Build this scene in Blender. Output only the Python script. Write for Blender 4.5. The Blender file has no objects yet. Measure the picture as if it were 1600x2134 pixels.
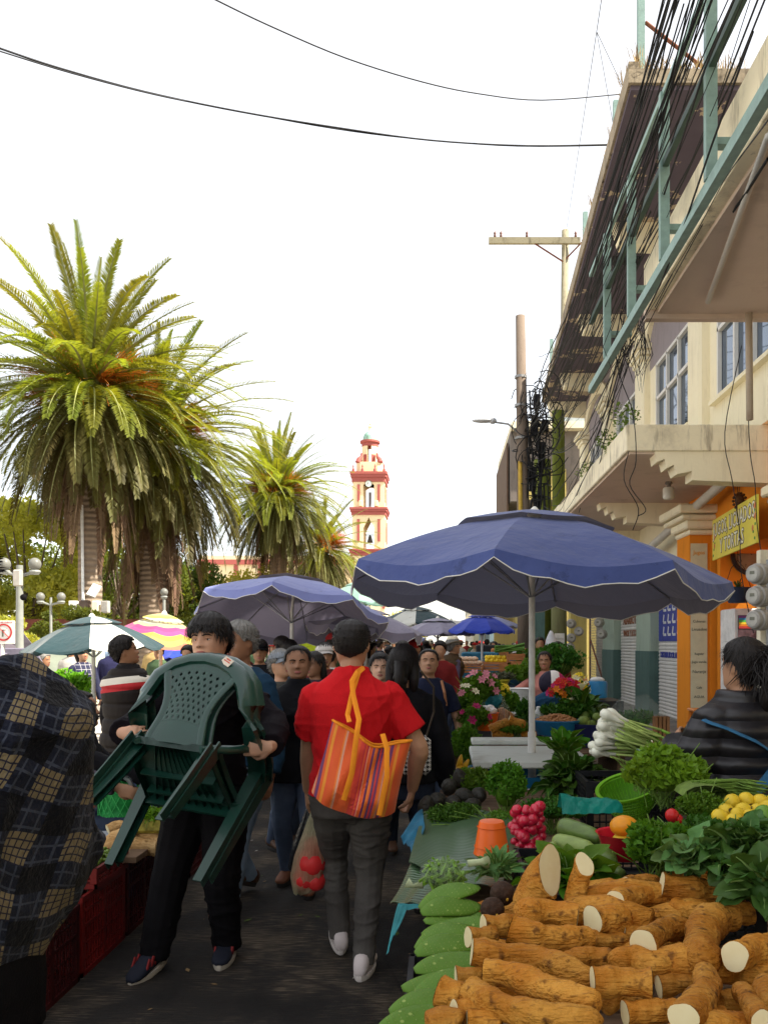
import bpy,bmesh,math,random
import numpy as np
from mathutils import Vector,Matrix,noise as mnoise
R=math.radians
PI=math.pi
rnd=random.Random(7)
nrs=np.random.RandomState(11)
scene=bpy.context.scene
# ------------------------------------------------------------------ camera
EYE=1.58
cam_data=bpy.data.cameras.new('camera')
cam=bpy.data.objects.new('camera',cam_data)
scene.collection.objects.link(cam)
cam.location=(0,0,EYE)
cam.rotation_euler=(R(90),0,0)
cam_data.sensor_fit='HORIZONTAL'
cam_data.sensor_width=36
cam_data.lens=38.25
cam_data.shift_x=-0.075
cam_data.shift_y=0.1706
cam_data.clip_start=0.05
cam_data.clip_end=3000
scene.camera=cam
# ------------------------------------------------------------------ sky, sun, exposure
SUN_ELEV,SUN_AZ=50.0,-14.0
world=bpy.data.worlds.new('World')
scene.world=world
world.use_nodes=True
wn=world.node_tree
sky=wn.nodes.new('ShaderNodeTexSky')
sky.sky_type='NISHITA'
sky.sun_disc=False
sky.sun_elevation=R(SUN_ELEV)
sky.sun_rotation=R(90-SUN_AZ)
sky.air_density=1.0
sky.dust_density=1.2
sky.ozone_density=0.6
bg=wn.nodes['Background']
veil=wn.nodes.new('ShaderNodeMix');veil.data_type='RGBA'
veil.inputs[0].default_value=0.52
veil.inputs[7].default_value=(7.3,6.95,6.3,1)
wn.links.new(sky.outputs[0],veil.inputs[6])
wn.links.new(veil.outputs[2],bg.inputs[0])
bg.inputs[1].default_value=0.1
sun_data=bpy.data.lights.new('sun','SUN')
sun_data.energy=5.0
sun_data.angle=R(0.5)
sun_data.color=(1.0,0.93,0.8)
sun=bpy.data.objects.new('sun',sun_data)
scene.collection.objects.link(sun)
to_sun=Vector((math.cos(R(SUN_ELEV))*math.cos(R(SUN_AZ)),math.cos(R(SUN_ELEV))*math.sin(R(SUN_AZ)),math.sin(R(SUN_ELEV))))
sun.rotation_euler=to_sun.to_track_quat('Z','Y').to_euler()
scene.view_settings.view_transform='Standard'
scene.view_settings.look='None'
scene.view_settings.gamma=1.0
scene.view_settings.use_curve_mapping=False
scene.view_settings.exposure=1.5
scene.cycles.max_bounces=6
scene.cycles.transparent_max_bounces=12
scene.cycles.use_denoising=True
F=1700.0
def at(x,y,d):
 """point at distance d along the street seen at photograph position (x, y)"""
 return Vector(((x-920.0)/F*d,d,EYE+(1340.0-y)/F*d))
def atz(x,y,z):
 """point on the level z seen at photograph position (x, y)"""
 d=(EYE-z)*F/(y-1340.0)
 return at(x,y,d)
 # ------------------------------------------------------------------ materials
MATS={}
def mat(name,col,rough=0.75,var=0.18,scale=6.0,bump=0.0,bscale=60.0,metal=0.0,spec=0.25,trans=0.0,tcol=None,col2=None,mix_scale=None,rand=0.0,coat=0.0,stretch=(1,1,1),transmission=0.0,alpha=1.0,emis=None,detail=4.0,contrast=None):
 if name in MATS:return MATS[name]
 m=bpy.data.materials.new(name);m.use_nodes=True
 nt=m.node_tree;N=nt.nodes;L=nt.links
 b=N['Principled BSDF']
 tc=N.new('ShaderNodeTexCoord');mp=N.new('ShaderNodeMapping')
 mp.inputs['Scale'].default_value=stretch
 L.new(tc.outputs['Object'],mp.inputs['Vector'])
 nz=N.new('ShaderNodeTexNoise');nz.inputs['Scale'].default_value=scale;nz.inputs['Detail'].default_value=detail
 nz.inputs['Roughness'].default_value=0.62
 L.new(mp.outputs[0],nz.inputs['Vector'])
 rp=N.new('ShaderNodeValToRGB')
 lo,hi=contrast or(0.3,0.7)
 rp.color_ramp.elements[0].position=lo;rp.color_ramp.elements[1].position=hi
 a=tuple(max(0,c*(1-var))for c in col)
 c2=col2 or tuple(min(1,c*(1+var))for c in col)
 rp.color_ramp.elements[0].color=(*a,1);rp.color_ramp.elements[1].color=(*c2,1)
 L.new(nz.outputs['Fac'],rp.inputs['Fac'])
 out=rp.outputs['Color']
 if rand:
  oi=N.new('ShaderNodeObjectInfo');hs=N.new('ShaderNodeHueSaturation')
  mr=N.new('ShaderNodeMapRange');mr.inputs['To Min'].default_value=1-rand;mr.inputs['To Max'].default_value=1+rand
  L.new(oi.outputs['Random'],mr.inputs['Value']);L.new(mr.outputs[0],hs.inputs['Value'])
  mh=N.new('ShaderNodeMapRange');mh.inputs['To Min'].default_value=0.5+rand*0.05;mh.inputs['To Max'].default_value=0.5-rand*0.05
  L.new(oi.outputs['Random'],mh.inputs['Value']);L.new(mh.outputs[0],hs.inputs['Hue'])
  L.new(out,hs.inputs['Color']);out=hs.outputs['Color']
 L.new(out,b.inputs['Base Color'])
 b.inputs['Roughness'].default_value=rough
 b.inputs['Metallic'].default_value=metal
 b.inputs['Specular IOR Level'].default_value=spec
 b.inputs['Coat Weight'].default_value=coat
 b.inputs['Transmission Weight'].default_value=transmission
 b.inputs['Alpha'].default_value=alpha
 if emis:
  b.inputs['Emission Color'].default_value=(*emis[0],1);b.inputs['Emission Strength'].default_value=emis[1]
 if bump:
  n2=N.new('ShaderNodeTexNoise');n2.inputs['Scale'].default_value=bscale;n2.inputs['Detail'].default_value=3
  L.new(mp.outputs[0],n2.inputs['Vector'])
  bp=N.new('ShaderNodeBump');bp.inputs['Strength'].default_value=bump;bp.inputs['Distance'].default_value=0.02
  L.new(n2.outputs['Fac'],bp.inputs['Height']);L.new(bp.outputs[0],b.inputs['Normal'])
 if trans:
  tb=N.new('ShaderNodeBsdfTranslucent');mx=N.new('ShaderNodeMixShader');mx.inputs[0].default_value=trans
  if tcol:tb.inputs['Color'].default_value=(*tcol,1)
  else:L.new(out,tb.inputs['Color'])
  L.new(b.outputs[0],mx.inputs[1]);L.new(tb.outputs[0],mx.inputs[2])
  L.new(mx.outputs[0],N['Material Output'].inputs['Surface'])
 MATS[name]=m
 return m
class NT:
 """small helper for hand-made colour networks"""
 def __init__(s,name,rough=0.8,coord='Object'):
  s.m=bpy.data.materials.new(name);s.m.use_nodes=True;s.t=s.m.node_tree;s.N=s.t.nodes;s.L=s.t.links
  s.b=s.N['Principled BSDF'];s.b.inputs['Roughness'].default_value=rough;s.b.inputs['Specular IOR Level'].default_value=0.18
  tc=s.N.new('ShaderNodeTexCoord');sp=s.N.new('ShaderNodeSeparateXYZ')
  s.co=tc.outputs[coord];s.L.new(s.co,sp.inputs[0]);s.x,s.y,s.z=sp.outputs
  MATS[name]=s.m
 def math(s,op,a,b=None,c=None,clamp=False):
  n=s.N.new('ShaderNodeMath');n.operation=op;n.use_clamp=clamp
  for i,v in enumerate((a,b,c)):
   if v is None:continue
   if isinstance(v,(int,float)):n.inputs[i].default_value=v
   else:s.L.new(v,n.inputs[i])
  return n.outputs[0]
 def noise(s,scale,detail=3,vec=None,stretch=None,rough=0.5):
  n=s.N.new('ShaderNodeTexNoise');n.inputs['Scale'].default_value=scale;n.inputs['Detail'].default_value=detail
  n.inputs['Roughness'].default_value=rough
  v=vec or s.co
  if stretch:
   mp=s.N.new('ShaderNodeMapping');mp.inputs['Scale'].default_value=stretch;s.L.new(v,mp.inputs['Vector']);v=mp.outputs[0]
  s.L.new(v,n.inputs['Vector']);return n.outputs['Fac']
 def mix(s,f,a,b):
  n=s.N.new('ShaderNodeMix');n.data_type='RGBA'
  if isinstance(f,(int,float)):n.inputs[0].default_value=f
  else:s.L.new(f,n.inputs[0])
  for i,v in((6,a),(7,b)):
   if isinstance(v,tuple):n.inputs[i].default_value=(*v[:3],1)
   else:s.L.new(v,n.inputs[i])
  return n.outputs[2]
 def ramp(s,f,stops,const=False):
  n=s.N.new('ShaderNodeValToRGB');cr=n.color_ramp
  if const:cr.interpolation='CONSTANT'
  while len(cr.elements)<len(stops):cr.elements.new(0.5)
  for e,(p,c)in zip(cr.elements,stops):e.position=p;e.color=(*c,1)
  s.L.new(f,n.inputs[0]);return n.outputs[0]
 def step(s,v,e):return s.math('GREATER_THAN',v,e)
 def band(s,v,a,b):return s.math('MULTIPLY',s.math('GREATER_THAN',v,a),s.math('LESS_THAN',v,b))
 def smooth(s,v,a,b):
  n=s.N.new('ShaderNodeMapRange');n.interpolation_type='SMOOTHSTEP'
  n.inputs['From Min'].default_value=a;n.inputs['From Max'].default_value=b
  s.L.new(v,n.inputs['Value']);return n.outputs[0]
 def bump(s,h,strength=0.3,dist=0.02):
  n=s.N.new('ShaderNodeBump');n.inputs['Strength'].default_value=strength;n.inputs['Distance'].default_value=dist
  s.L.new(h,n.inputs['Height']);s.L.new(n.outputs[0],s.b.inputs['Normal'])
 def color(s,c):
  if isinstance(c,tuple):s.b.inputs['Base Color'].default_value=(*c,1)
  else:s.L.new(c,s.b.inputs['Base Color'])
  return s.m
  # ------------------------------------------------------------------ mesh building
class MB:
 def __init__(s):s.v=[];s.f=[];s.mi=[];s.cur=0
 def add(s,vs,fs):
  o=len(s.v);s.v+=[tuple(v)for v in vs];s.f+=[tuple(i+o for i in f)for f in fs];s.mi+=[s.cur]*len(fs);return s
 def slot(s,i):s.cur=i;return s
 def box(s,c,d,rot=None,taper=1.0,bevel=0.0):
  x,y,z=d[0]/2,d[1]/2,d[2]/2
  if bevel:
   b=min(bevel,x*.9,y*.9,z*.9);vs=[]
   for sx in(-1,1):
    for sy in(-1,1):
     for sz in(-1,1):
      vs+=[(sx*x,sy*(y-b),sz*(z-b)),(sx*(x-b),sy*y,sz*(z-b)),(sx*(x-b),sy*(y-b),sz*z)]
   bm=bmesh.new();[bm.verts.new(v)for v in vs];bmesh.ops.convex_hull(bm,input=bm.verts)
   bm.verts.index_update();vs=[v.co.copy()for v in bm.verts];fs=[tuple(v.index for v in f.verts)for f in bm.faces];bm.free()
  else:
   t=taper
   vs=[(-x,-y,-z),(x,-y,-z),(x,y,-z),(-x,y,-z),(-x*t,-y*t,z),(x*t,-y*t,z),(x*t,y*t,z),(-x*t,y*t,z)]
   fs=[(0,3,2,1),(4,5,6,7),(0,1,5,4),(1,2,6,5),(2,3,7,6),(3,0,4,7)]
  M=rot.to_matrix()if hasattr(rot,'to_matrix')else(rot if rot is not None else Matrix.Identity(3))
  c=Vector(c)
  return s.add([M@Vector(v)+c for v in vs],fs)
 def bar(s,a,b,w,h=None):
  a,b=Vector(a),Vector(b);d=b-a;h=h or w
  q=d.to_track_quat('Y','Z')
  return s.box((a+b)/2,(w,d.length,h),q.to_matrix())
 def rings(s,rs,cap=True,close=False):
  n=len(rs[0]);o=len(s.v)
  vs=[p for r in rs for p in r];fs=[]
  for i in range(len(rs)-1):
   for j in range(n):
    k=(j+1)%n
    fs.append((i*n+j,i*n+k,(i+1)*n+k,(i+1)*n+j))
  if cap:
   fs.append(tuple(range(n-1,-1,-1)));fs.append(tuple((len(rs)-1)*n+j for j in range(n)))
  return s.add(vs,fs)
 def tube(s,path,rad,n=8,cap=True,flat=None,ref=None):
  path=[Vector(p)for p in path];rs=[]
  if isinstance(rad,(int,float)):rad=[rad]*len(path)
  up=Vector(ref)if ref else None
  for i,p in enumerate(path):
   t=(path[min(i+1,len(path)-1)]-path[max(i-1,0)])
   if t.length<1e-9:t=Vector((0,0,1))
   t.normalize()
   if up is None:up=Vector((0,0,1))if abs(t.z)<0.9 else Vector((1,0,0))
   sx=t.cross(up)
   if sx.length<1e-5:sx=t.cross(Vector((0.3,1,0.2)))
   sx.normalize();u2=sx.cross(t).normalized()
   if ref is None:up=u2
   r=rad[i];rx,ry=(r,r)if not isinstance(r,(tuple,list))else r
   rs.append([p+sx*rx*math.cos(2*PI*k/n)+u2*ry*math.sin(2*PI*k/n)for k in range(n)])
  return s.rings(rs,cap)
 def lathe(s,prof,n=24,c=(0,0,0),cap=True,sq=1.0):
  c=Vector(c)
  return s.rings([[c+Vector((r*math.cos(2*PI*k/n),r*sq*math.sin(2*PI*k/n),z))for k in range(n)]for r,z in prof],cap)
 def ball(s,c,r,n=12,m=8,M=None):
  c=Vector(c);rx,ry,rz=(r,r,r)if isinstance(r,(int,float))else r
  rs=[]
  for i in range(m+1):
   a=-PI/2+PI*i/m;e=max(math.cos(a),0.02)
   ring=[]
   for k in range(n):
    v=Vector((rx*e*math.cos(2*PI*k/n),ry*e*math.sin(2*PI*k/n),rz*math.sin(a)))
    if M is not None:v=M@v
    ring.append(c+v)
   rs.append(ring)
  return s.rings(rs)
 def prism(s,poly,axis,a,b):
  """poly: 2D outline; axis 'x','y','z' extrudes from a to b"""
  def P(p,t):
   return(t,p[0],p[1])if axis=='x' else((p[0],t,p[1])if axis=='y' else(p[0],p[1],t))
  n=len(poly);vs=[P(p,a)for p in poly]+[P(p,b)for p in poly]
  fs=[(i,(i+1)%n,n+(i+1)%n,n+i)for i in range(n)]+[tuple(range(n-1,-1,-1)),tuple(range(n,2*n))]
  return s.add(vs,fs)
 def sheet(s,grid):
  h,w=len(grid),len(grid[0])
  return s.add([p for r in grid for p in r],[(i*w+j,i*w+j+1,(i+1)*w+j+1,(i+1)*w+j)for i in range(h-1)for j in range(w-1)])
 def mesh(s,name,mats,smooth=False,fixn=True):
  me=bpy.data.meshes.new(name);me.from_pydata(s.v,[],s.f)
  for m in(mats if isinstance(mats,(list,tuple))else[mats]):me.materials.append(m)
  if any(s.mi):me.polygons.foreach_set('material_index',s.mi)
  if fixn:
   bm=bmesh.new();bm.from_mesh(me);bmesh.ops.recalc_face_normals(bm,faces=bm.faces);bm.to_mesh(me);bm.free()
  if smooth is True:me.polygons.foreach_set('use_smooth',[True]*len(me.polygons))
  elif smooth:
   me.shade_smooth()if hasattr(me,'shade_smooth')else None
   me.polygons.foreach_set('use_smooth',[True]*len(me.polygons))
   me.set_sharp_from_angle(angle=R(smooth))
  me.update();return me
 def build(s,name,mats,parent=None,smooth=False,loc=None,rot=None,**kw):
  return link(name,s.mesh(name,mats,smooth,**kw),parent,loc,rot)
def link(name,me,parent=None,loc=None,rot=None):
 o=bpy.data.objects.new(name,me);scene.collection.objects.link(o)
 if parent is not None:o.parent=parent
 if loc is not None:o.location=loc
 if rot is not None:o.rotation_euler=rot
 return o
def arr_mesh(name,V,Q,mats,smooth=False,mi=None):
 """V (n,3) array, Q (m,k) array of equal-sized faces"""
 V=np.asarray(V,dtype=np.float32);Q=np.asarray(Q,dtype=np.int32);me=bpy.data.meshes.new(name)
 m,k=Q.shape
 me.vertices.add(len(V));me.vertices.foreach_set('co',V.ravel())
 me.loops.add(m*k);me.loops.foreach_set('vertex_index',Q.ravel())
 me.polygons.add(m);me.polygons.foreach_set('loop_start',np.arange(0,m*k,k,dtype=np.int32))
 try:me.polygons.foreach_set('loop_total',np.full(m,k,dtype=np.int32))
 except Exception:pass
 for x in(mats if isinstance(mats,(list,tuple))else[mats]):me.materials.append(x)
 if mi is not None:me.polygons.foreach_set('material_index',np.asarray(mi,dtype=np.int32))
 me.update(calc_edges=True)
 if smooth:me.polygons.foreach_set('use_smooth',np.ones(m,dtype=bool))
 return me
def tag(o,label=None,cat=None,group=None,kind=None):
 if label:o['label']=label
 if cat:o['category']=cat
 if group:o['group']=group
 if kind:o['kind']=kind
 return o
def thing(name,label,cat,loc=(0,0,0),rz=0.0,group=None):
 o=bpy.data.objects.new(name,None);scene.collection.objects.link(o);o.empty_display_size=0.1
 o.location=loc;o.rotation_euler=(0,0,rz)
 return tag(o,label,cat,group)
def kids(o):return[c for c in scene.collection.objects if c.parent==o]if False else list(o.children)
def copy_tree(o,parent=None,label=None,loc=None,rot=None,scale=None):
 c=o.copy();scene.collection.objects.link(c)
 if parent is not None:c.parent=parent
 if label:c['label']=label
 if loc is not None:c.location=loc
 if rot is not None:c.rotation_euler=rot
 if scale is not None:c.scale=(scale,)*3 if isinstance(scale,(int,float))else scale
 for ch in list(o.children):copy_tree(ch,c)
 return c
def struct(name,mb,m,**kw):return tag(mb.build(name,m,**kw),kind='structure')
def text_mesh(name,s,size,m,parent,loc,rot,depth=0.004,bold=0.0,align='CENTER',stretch=1.0):
 cu=bpy.data.curves.new(name,'FONT');cu.body=s;cu.size=size;cu.extrude=depth;cu.offset=bold;cu.align_x=align;cu.align_y='CENTER';cu.resolution_u=2
 tmp=bpy.data.objects.new(name+'_tmp',cu);scene.collection.objects.link(tmp)
 me=bpy.data.meshes.new_from_object(tmp.evaluated_get(bpy.context.evaluated_depsgraph_get()))
 bpy.data.objects.remove(tmp);bpy.data.curves.remove(cu)
 me.materials.clear();me.materials.append(m)
 o=link(name,me,parent,loc,rot);o.scale=(stretch,1,1)
 return o
def sag(a,b,drop,n=16):
 a,b=Vector(a),Vector(b)
 return[a.lerp(b,t/n)+Vector((0,0,-drop*4*(t/n)*(1-t/n)))for t in range(n+1)]
# ------------------------------------------------------------------ ground
def ground_mats():
 n=NT('street_asphalt',0.85)
 g=n.noise(1.3,5,rough=0.65);fine=n.noise(9,3,stretch=(1.0,14,1));f2=n.noise(60,2,stretch=(0.6,6,1))
 c=n.ramp(g,[(0.3,(0.01,0.009,0.008)),(0.48,(0.02,0.017,0.0145)),(0.66,(0.085,0.066,0.046))])
 c=n.mix(n.math('MULTIPLY',n.smooth(fine,0.5,0.66),n.smooth(g,0.4,0.62)),c,(0.2,0.155,0.105))
 c=n.mix(n.math('MULTIPLY',f2,0.35),c,(0.02,0.02,0.022))
 gr=n.noise(350,2);c=n.mix(n.math('MULTIPLY',n.smooth(gr,.55,.75),.35),c,(.14,.12,.1));cr=n.N.new('ShaderNodeTexVoronoi');cr.feature='DISTANCE_TO_EDGE';cr.inputs['Scale'].default_value=.9;n.L.new(n.co,cr.inputs['Vector']);c=n.mix(n.math('MULTIPLY',n.math('LESS_THAN',cr.outputs['Distance'],.004),.25),c,(.006,.005,.005));n.color(c);n.bump(n.math('ADD',n.math('ADD',fine,gr),n.math('MULTIPLY',f2,0.6)),0.6,0.008)
 n.L.new(n.ramp(g,[(0.3,(0.5,)*3),(0.6,(0.9,)*3)]),n.b.inputs['Roughness'])
 a=n.m
 n=NT('plaza_paving',0.8)
 g=n.noise(2.0,4);c=n.ramp(g,[(0.3,(0.36,0.32,0.27)),(0.7,(0.5,0.45,0.38))])
 n.color(c);n.bump(n.noise(30,2),0.2,0.01);b=n.m
 n=NT('sidewalk_concrete',0.85)
 g=n.noise(3.0,5);c=n.ramp(g,[(0.3,(0.13,0.125,0.12)),(0.7,(0.24,0.22,0.2))])
 n.color(c);n.bump(n.noise(40,3),0.3,0.01)
 return a,b,n.m
ASPH,PLAZA,WALK=ground_mats()
earth=mat('far_earth',(0.12,0.11,0.08),0.95,scale=0.05)
struct('ground',MB().box((0,600,-0.33),(2400,1500,0.6)),earth)
struct('street',MB().box((0.1,60,-0.015-0.004),(7.2,150,0.038)),ASPH)
struct('plaza',MB().box((-33.5,55,0.0),(60,140,0.12)),PLAZA)
slab_me=MB().box((0,0,0),(1.17,1.17,0.03),bevel=0.008).mesh('paving_slab',PLAZA)
pl=bpy.data.objects['plaza']
for i in range(7):
 for j in range(9):
  link('paving_slab',slab_me,pl,(-4.35-i*1.2,10.0+j*1.2,0.0655+rnd.uniform(0,0.004)))
tag(MB().box((-3.6,55,0.03),(0.2,140,0.16),bevel=0.02).build('kerb',WALK),kind='structure')
struct('sidewalk',MB().box((3.95,42,0.04),(2.3,110,0.16),bevel=0.02),WALK)
# ------------------------------------------------------------------ building materials
def stained(name,base,dark,amount=0.5,vert=True,scale=1.5,rough=0.85):
 n=NT(name,rough)
 g=n.noise(scale,6,rough=0.7);s=n.noise(2.2,4,stretch=(3.5,3.5,0.5)if vert else(1,1,1),rough=0.7)
 c=n.mix(n.math('MULTIPLY',n.smooth(g,0.45,0.75),amount),base,dark)
 c=n.mix(n.math('MULTIPLY',n.smooth(s,0.52,0.72),amount*1.2,clamp=True),c,tuple(d*0.8 for d in dark))
 n.color(c);n.bump(n.noise(25,4),0.25,0.01)
 return n.m
CREAM=stained('cream_plaster',(0.87,0.79,0.58),(0.55,0.46,0.32),0.22)
CREAMD=stained('dirty_cream_fascia',(0.86,0.78,0.58),(0.25,0.2,0.15),0.55)
PURP=stained('grey_violet_plaster',(0.30,0.26,0.275),(0.2,0.17,0.17),0.3)
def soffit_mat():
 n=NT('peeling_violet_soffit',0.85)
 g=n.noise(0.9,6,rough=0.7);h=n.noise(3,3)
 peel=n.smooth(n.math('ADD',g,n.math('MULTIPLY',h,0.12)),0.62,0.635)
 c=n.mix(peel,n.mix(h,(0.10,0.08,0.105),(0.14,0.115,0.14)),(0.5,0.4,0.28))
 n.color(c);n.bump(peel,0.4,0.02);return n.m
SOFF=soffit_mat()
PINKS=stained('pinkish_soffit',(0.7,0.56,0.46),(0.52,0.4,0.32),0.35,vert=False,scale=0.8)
ORANGE=stained('orange_wall',(0.75,0.25,0.02),(0.5,0.16,0.02),0.3)
TEAL=mat('teal_painted_steel',(0.22,0.33,0.3),0.5,0.15,12,bump=0.1)
TEALD=stained('teal_column_lower',(0.09,0.155,0.14),(0.05,0.08,0.07),0.4)
MINT=stained('mint_column_upper',(0.36,0.44,0.36),(0.25,0.28,0.24),0.3)
STEELW=mat('white_shutter_steel',(0.62,0.6,0.57),0.5,0.12,3,bump=0.05,stretch=(1,1,0.3))
GLASS=mat('window_glass',(0.10,0.14,0.2),0.04,0.1,2,spec=1.0,metal=0.55)
GLASS.node_tree.nodes['Principled BSDF'].inputs['Base Color'].default_value=(0.3,0.36,0.45,1)
WFRAME=mat('white_window_frame',(0.72,0.7,0.66),0.5,0.05)
PIPEW=mat('old_white_pipe',(0.6,0.56,0.5),0.5,0.1,4)
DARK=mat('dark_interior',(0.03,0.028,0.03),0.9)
CABLE=mat('black_cable',(0.012,0.012,0.014),0.6,0.1)
POLEC=stained('concrete_pole',(0.17,0.13,0.1),(0.09,0.065,0.05),0.5)
MOSS=stained('mossy_pole',(0.16,0.19,0.03),(0.06,0.05,0.03),0.5)
DRY=mat('dry_grass',(0.35,0.25,0.12),0.9,0.3)
# ------------------------------------------------------------------ the violet building
vb=thing('corner_building','grey violet and cream two storey building with stepped balcony brackets and peeling soffit','building',(4.4,14,0))
vb_o=Vector((4.4,14,0))
def vpart(name,mb,m,parent=vb,**kw):
 mb.v=[(v[0]-4.4,v[1]-14,v[2])for v in mb.v]if parent is vb else mb.v
 return mb.build(name,m,parent,**kw)
vpart('wall',MB().box((5.2,19.6,3.55),(1.6,10.1,1.9)).box((5.2,18.9,1.5),(0.9,11.5,3.0)),CREAM)
vpart('wall',MB().box((4.89,12.38,3.62),(1.0,4.24,1.24)).box((6.7,11.5,2.05),(0.2,4.0,4.1)).box((5.6,13.1,1.55),(2.3,0.15,3.1)),ORANGE)
vpart('floor_slab',MB().box((5.5,11.4,0.1),(2.6,4.2,0.14)),WALK)
vpart('balcony_slab',MB().box((3.41,14.6,4.275),(1.98,7.8,0.35),bevel=0.012),CREAMD)
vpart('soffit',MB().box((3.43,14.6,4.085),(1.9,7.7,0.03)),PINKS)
steps=[(2.8,4.10),(2.83,3.96),(2.93,4.0),(2.96,3.88),(3.05,3.92),(3.09,3.8),(3.29,3.84),(3.29,3.72),(4.4,3.68),(4.4,4.10)]
for k,y in enumerate((10.72,14.5,18.1)):
 vpart('balcony_bracket',MB().prism(steps,'y',y,y+0.3),CREAM)
Xw=4.2
def wallrow(y0,y1,z0,z1,m,name='wall'):return vpart(name,MB().box((Xw+0.2,(y0+y1)/2,(z0+z1)/2),(0.4,y1-y0,z1-z0)),m)
wallrow(9.3,24.0,4.45,5.28,CREAM)
wallrow(9.3,24.0,7.05,8.6,PURP)
ycur=9.3
wins=[(9.6,12.45),(13.75,16.0),(17.5,19.6),(21.0,23.0)]
for(a,b)in wins+[(24.0,24.0)]:
 if a>ycur:wallrow(ycur,a,5.28,7.05,CREAM)
 ycur=b
for k,(a,b)in enumerate(wins):
 w=vpart('window',MB().box((Xw+0.08,(a+b)/2,6.165),(0.04,b-a,1.77)),WFRAME)
 w.data.materials.clear();w.data.materials.append(GLASS)
 fr=MB()
 for z in(5.31,6.35,7.02):fr.box((Xw+0.03-4.4,(a+b)/2-14,z),(0.07,b-a,0.06))
 nm=4 if b-a>2.5 else 3
 for i in range(nm+1):fr.box((Xw+0.025-4.4,a+0.03+(b-a-0.06)*i/nm-14,6.165),(0.06,0.055,1.74))
 fr.build('frame',WFRAME,w)
 sl=MB().box((Xw-0.02-4.4,(a+b)/2-14,5.25),(0.16,b-a+0.2,0.06));sl.build('sill',CREAM,w)
for y in(9.15,13.1,16.75,20.3,23.6):
 vpart('pilaster',MB().box((Xw-0.02,y,6.0),(0.3,0.62,2.9),bevel=0.05),CREAM)
 cp=MB()
 for i,(e,h)in enumerate(((0.04,0.1),(0.09,0.1),(0.14,0.12))):cp.box((Xw-0.02,y,7.32+i*0.11),(0.3+2*e,0.62+2*e,h),bevel=0.02)
 vpart('capital',cp,CREAM)
for y0,y1 in((9.15,13.1),(13.1,16.75),(16.75,20.3),(20.3,23.6)):
 a=MB();outer=[];inner=[]
 for i in range(17):
  t=PI*i/16;c=(y0+y1)/2;r=(y1-y0)/2
  outer.append((c-math.cos(t)*r,7.6+math.sin(t)*0.85));inner.append((c-math.cos(t)*(r-0.28),7.5+math.sin(t)*0.68))
 for i in range(16):
  a.prism([outer[i],outer[i+1],inner[i+1],inner[i]],'x',Xw-0.09,Xw+0.05)
 vpart('arch_band',a,CREAM)
roof_poly=[(2.40,10.35),(3.0,24.0),(6.8,24.0),(6.8,10.35)]
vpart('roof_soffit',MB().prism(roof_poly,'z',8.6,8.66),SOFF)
vpart('roof',MB().prism([(2.36,10.3),(2.96,24.05),(6.9,24.05),(6.9,10.3)],'z',8.662,8.84).prism([(2.36,10.3),(2.96,24.05),(3.1,24.05),(2.5,10.3)],'z',8.842,8.93),stained('weathered_roof_edge',(.34,.28,.2),(.07,.055,.04),.8))
for y,x0 in((13.6,2.9),(17.4,2.95),(21.2,3.1),(23.7,3.1)):
 vpart('roof_beam',MB().prism([(x0,8.6),(x0+0.1,8.25),(4.2,8.2),(4.2,8.6)],'y',y,y+0.32),CREAM)
fr=MB().box((3.35,14.9,8.57),(0.5,0.25,0.05));vpart('vent_opening',fr,DARK)
def grass_tuft(n,r,h,droop=0.5):
 V=[];Q=[]
 for i in range(n):
  a=rnd.uniform(0,2*PI);q=rnd.uniform(0,r);b=Vector((math.cos(a)*q,math.sin(a)*q,0))
  d=Vector((math.cos(a)*droop*rnd.random(),math.sin(a)*droop*rnd.random(),1)).normalized()*h*rnd.uniform(0.4,1)
  s=Vector((-math.sin(a),math.cos(a),0))*0.006
  o=len(V);V+=[b-s,b+s,b+d*0.6+s*0.7,b+d*0.6-s*0.7,b+d+Vector((d.x,d.y,-0.1*h))*0.5]
  Q+=[(o,o+1,o+2,o+3),(o+3,o+2,o+4,o+4)]
 mb=MB();mb.v=[tuple(v)for v in V];mb.f=[q if q[2]!=q[3]else q[:3]for q in Q];mb.mi=[0]*len(Q);return mb
for i in range(26):
 y=10.3+13.6*(i/26)**1.3;x=2.42+(y-10.3)*0.044
 if i%3==1:continue
 g=grass_tuft(26,0.12,rnd.uniform(0.12,0.34)).build('weed_tuft',DRY,fixn=False,loc=(x+rnd.uniform(-0.02,0.1),y,8.93))
 tag(g,'dry grass tuft growing on the roof edge of the violet building','weeds','dry weeds along the roof edge')
for i in range(10):
 g=grass_tuft(40,0.15,rnd.uniform(0.15,0.3)).build('weed_tuft',DRY,fixn=False,loc=(2.5+i*0.14,10.4,8.84))
 tag(g,'dry grass tuft growing on the roof edge of the violet building','weeds','dry weeds along the roof edge')
for(x,y,h)in((1283,13.2,1.5),(1219,16.8,1.6),(1149,23.0,1.3)):
 p=at(x,600,y);o=MB().box((0,0,h/2),(0.09,0.09,h)).build('roof_post',TEAL,loc=(p.x,y,8.85))
 tag(o,{1283:'tall teal square post on the roof edge, nearest the camera',1219:'teal square post on the roof edge between two others',1149:'farthest and shortest looking teal post on the roof edge'}[x],'post','bare posts on the roof edge')
fx=at(1335,140,10.9)
t=thing('rebar_post','teal post wrapped with rusty rods and a slanting brace on the roof corner','post',(fx.x,10.9,8.9))
MB().box((0,0,0.9),(0.09,0.09,1.9)).build('post',TEAL,t)
RUST=mat('rusty_rod',(0.16,0.06,0.035),0.9,0.3,20)
MB().tube([(-0.1,0,-0.15),(-0.02,0,0.9)],0.012,5).build('rod',RUST,t)
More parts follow.
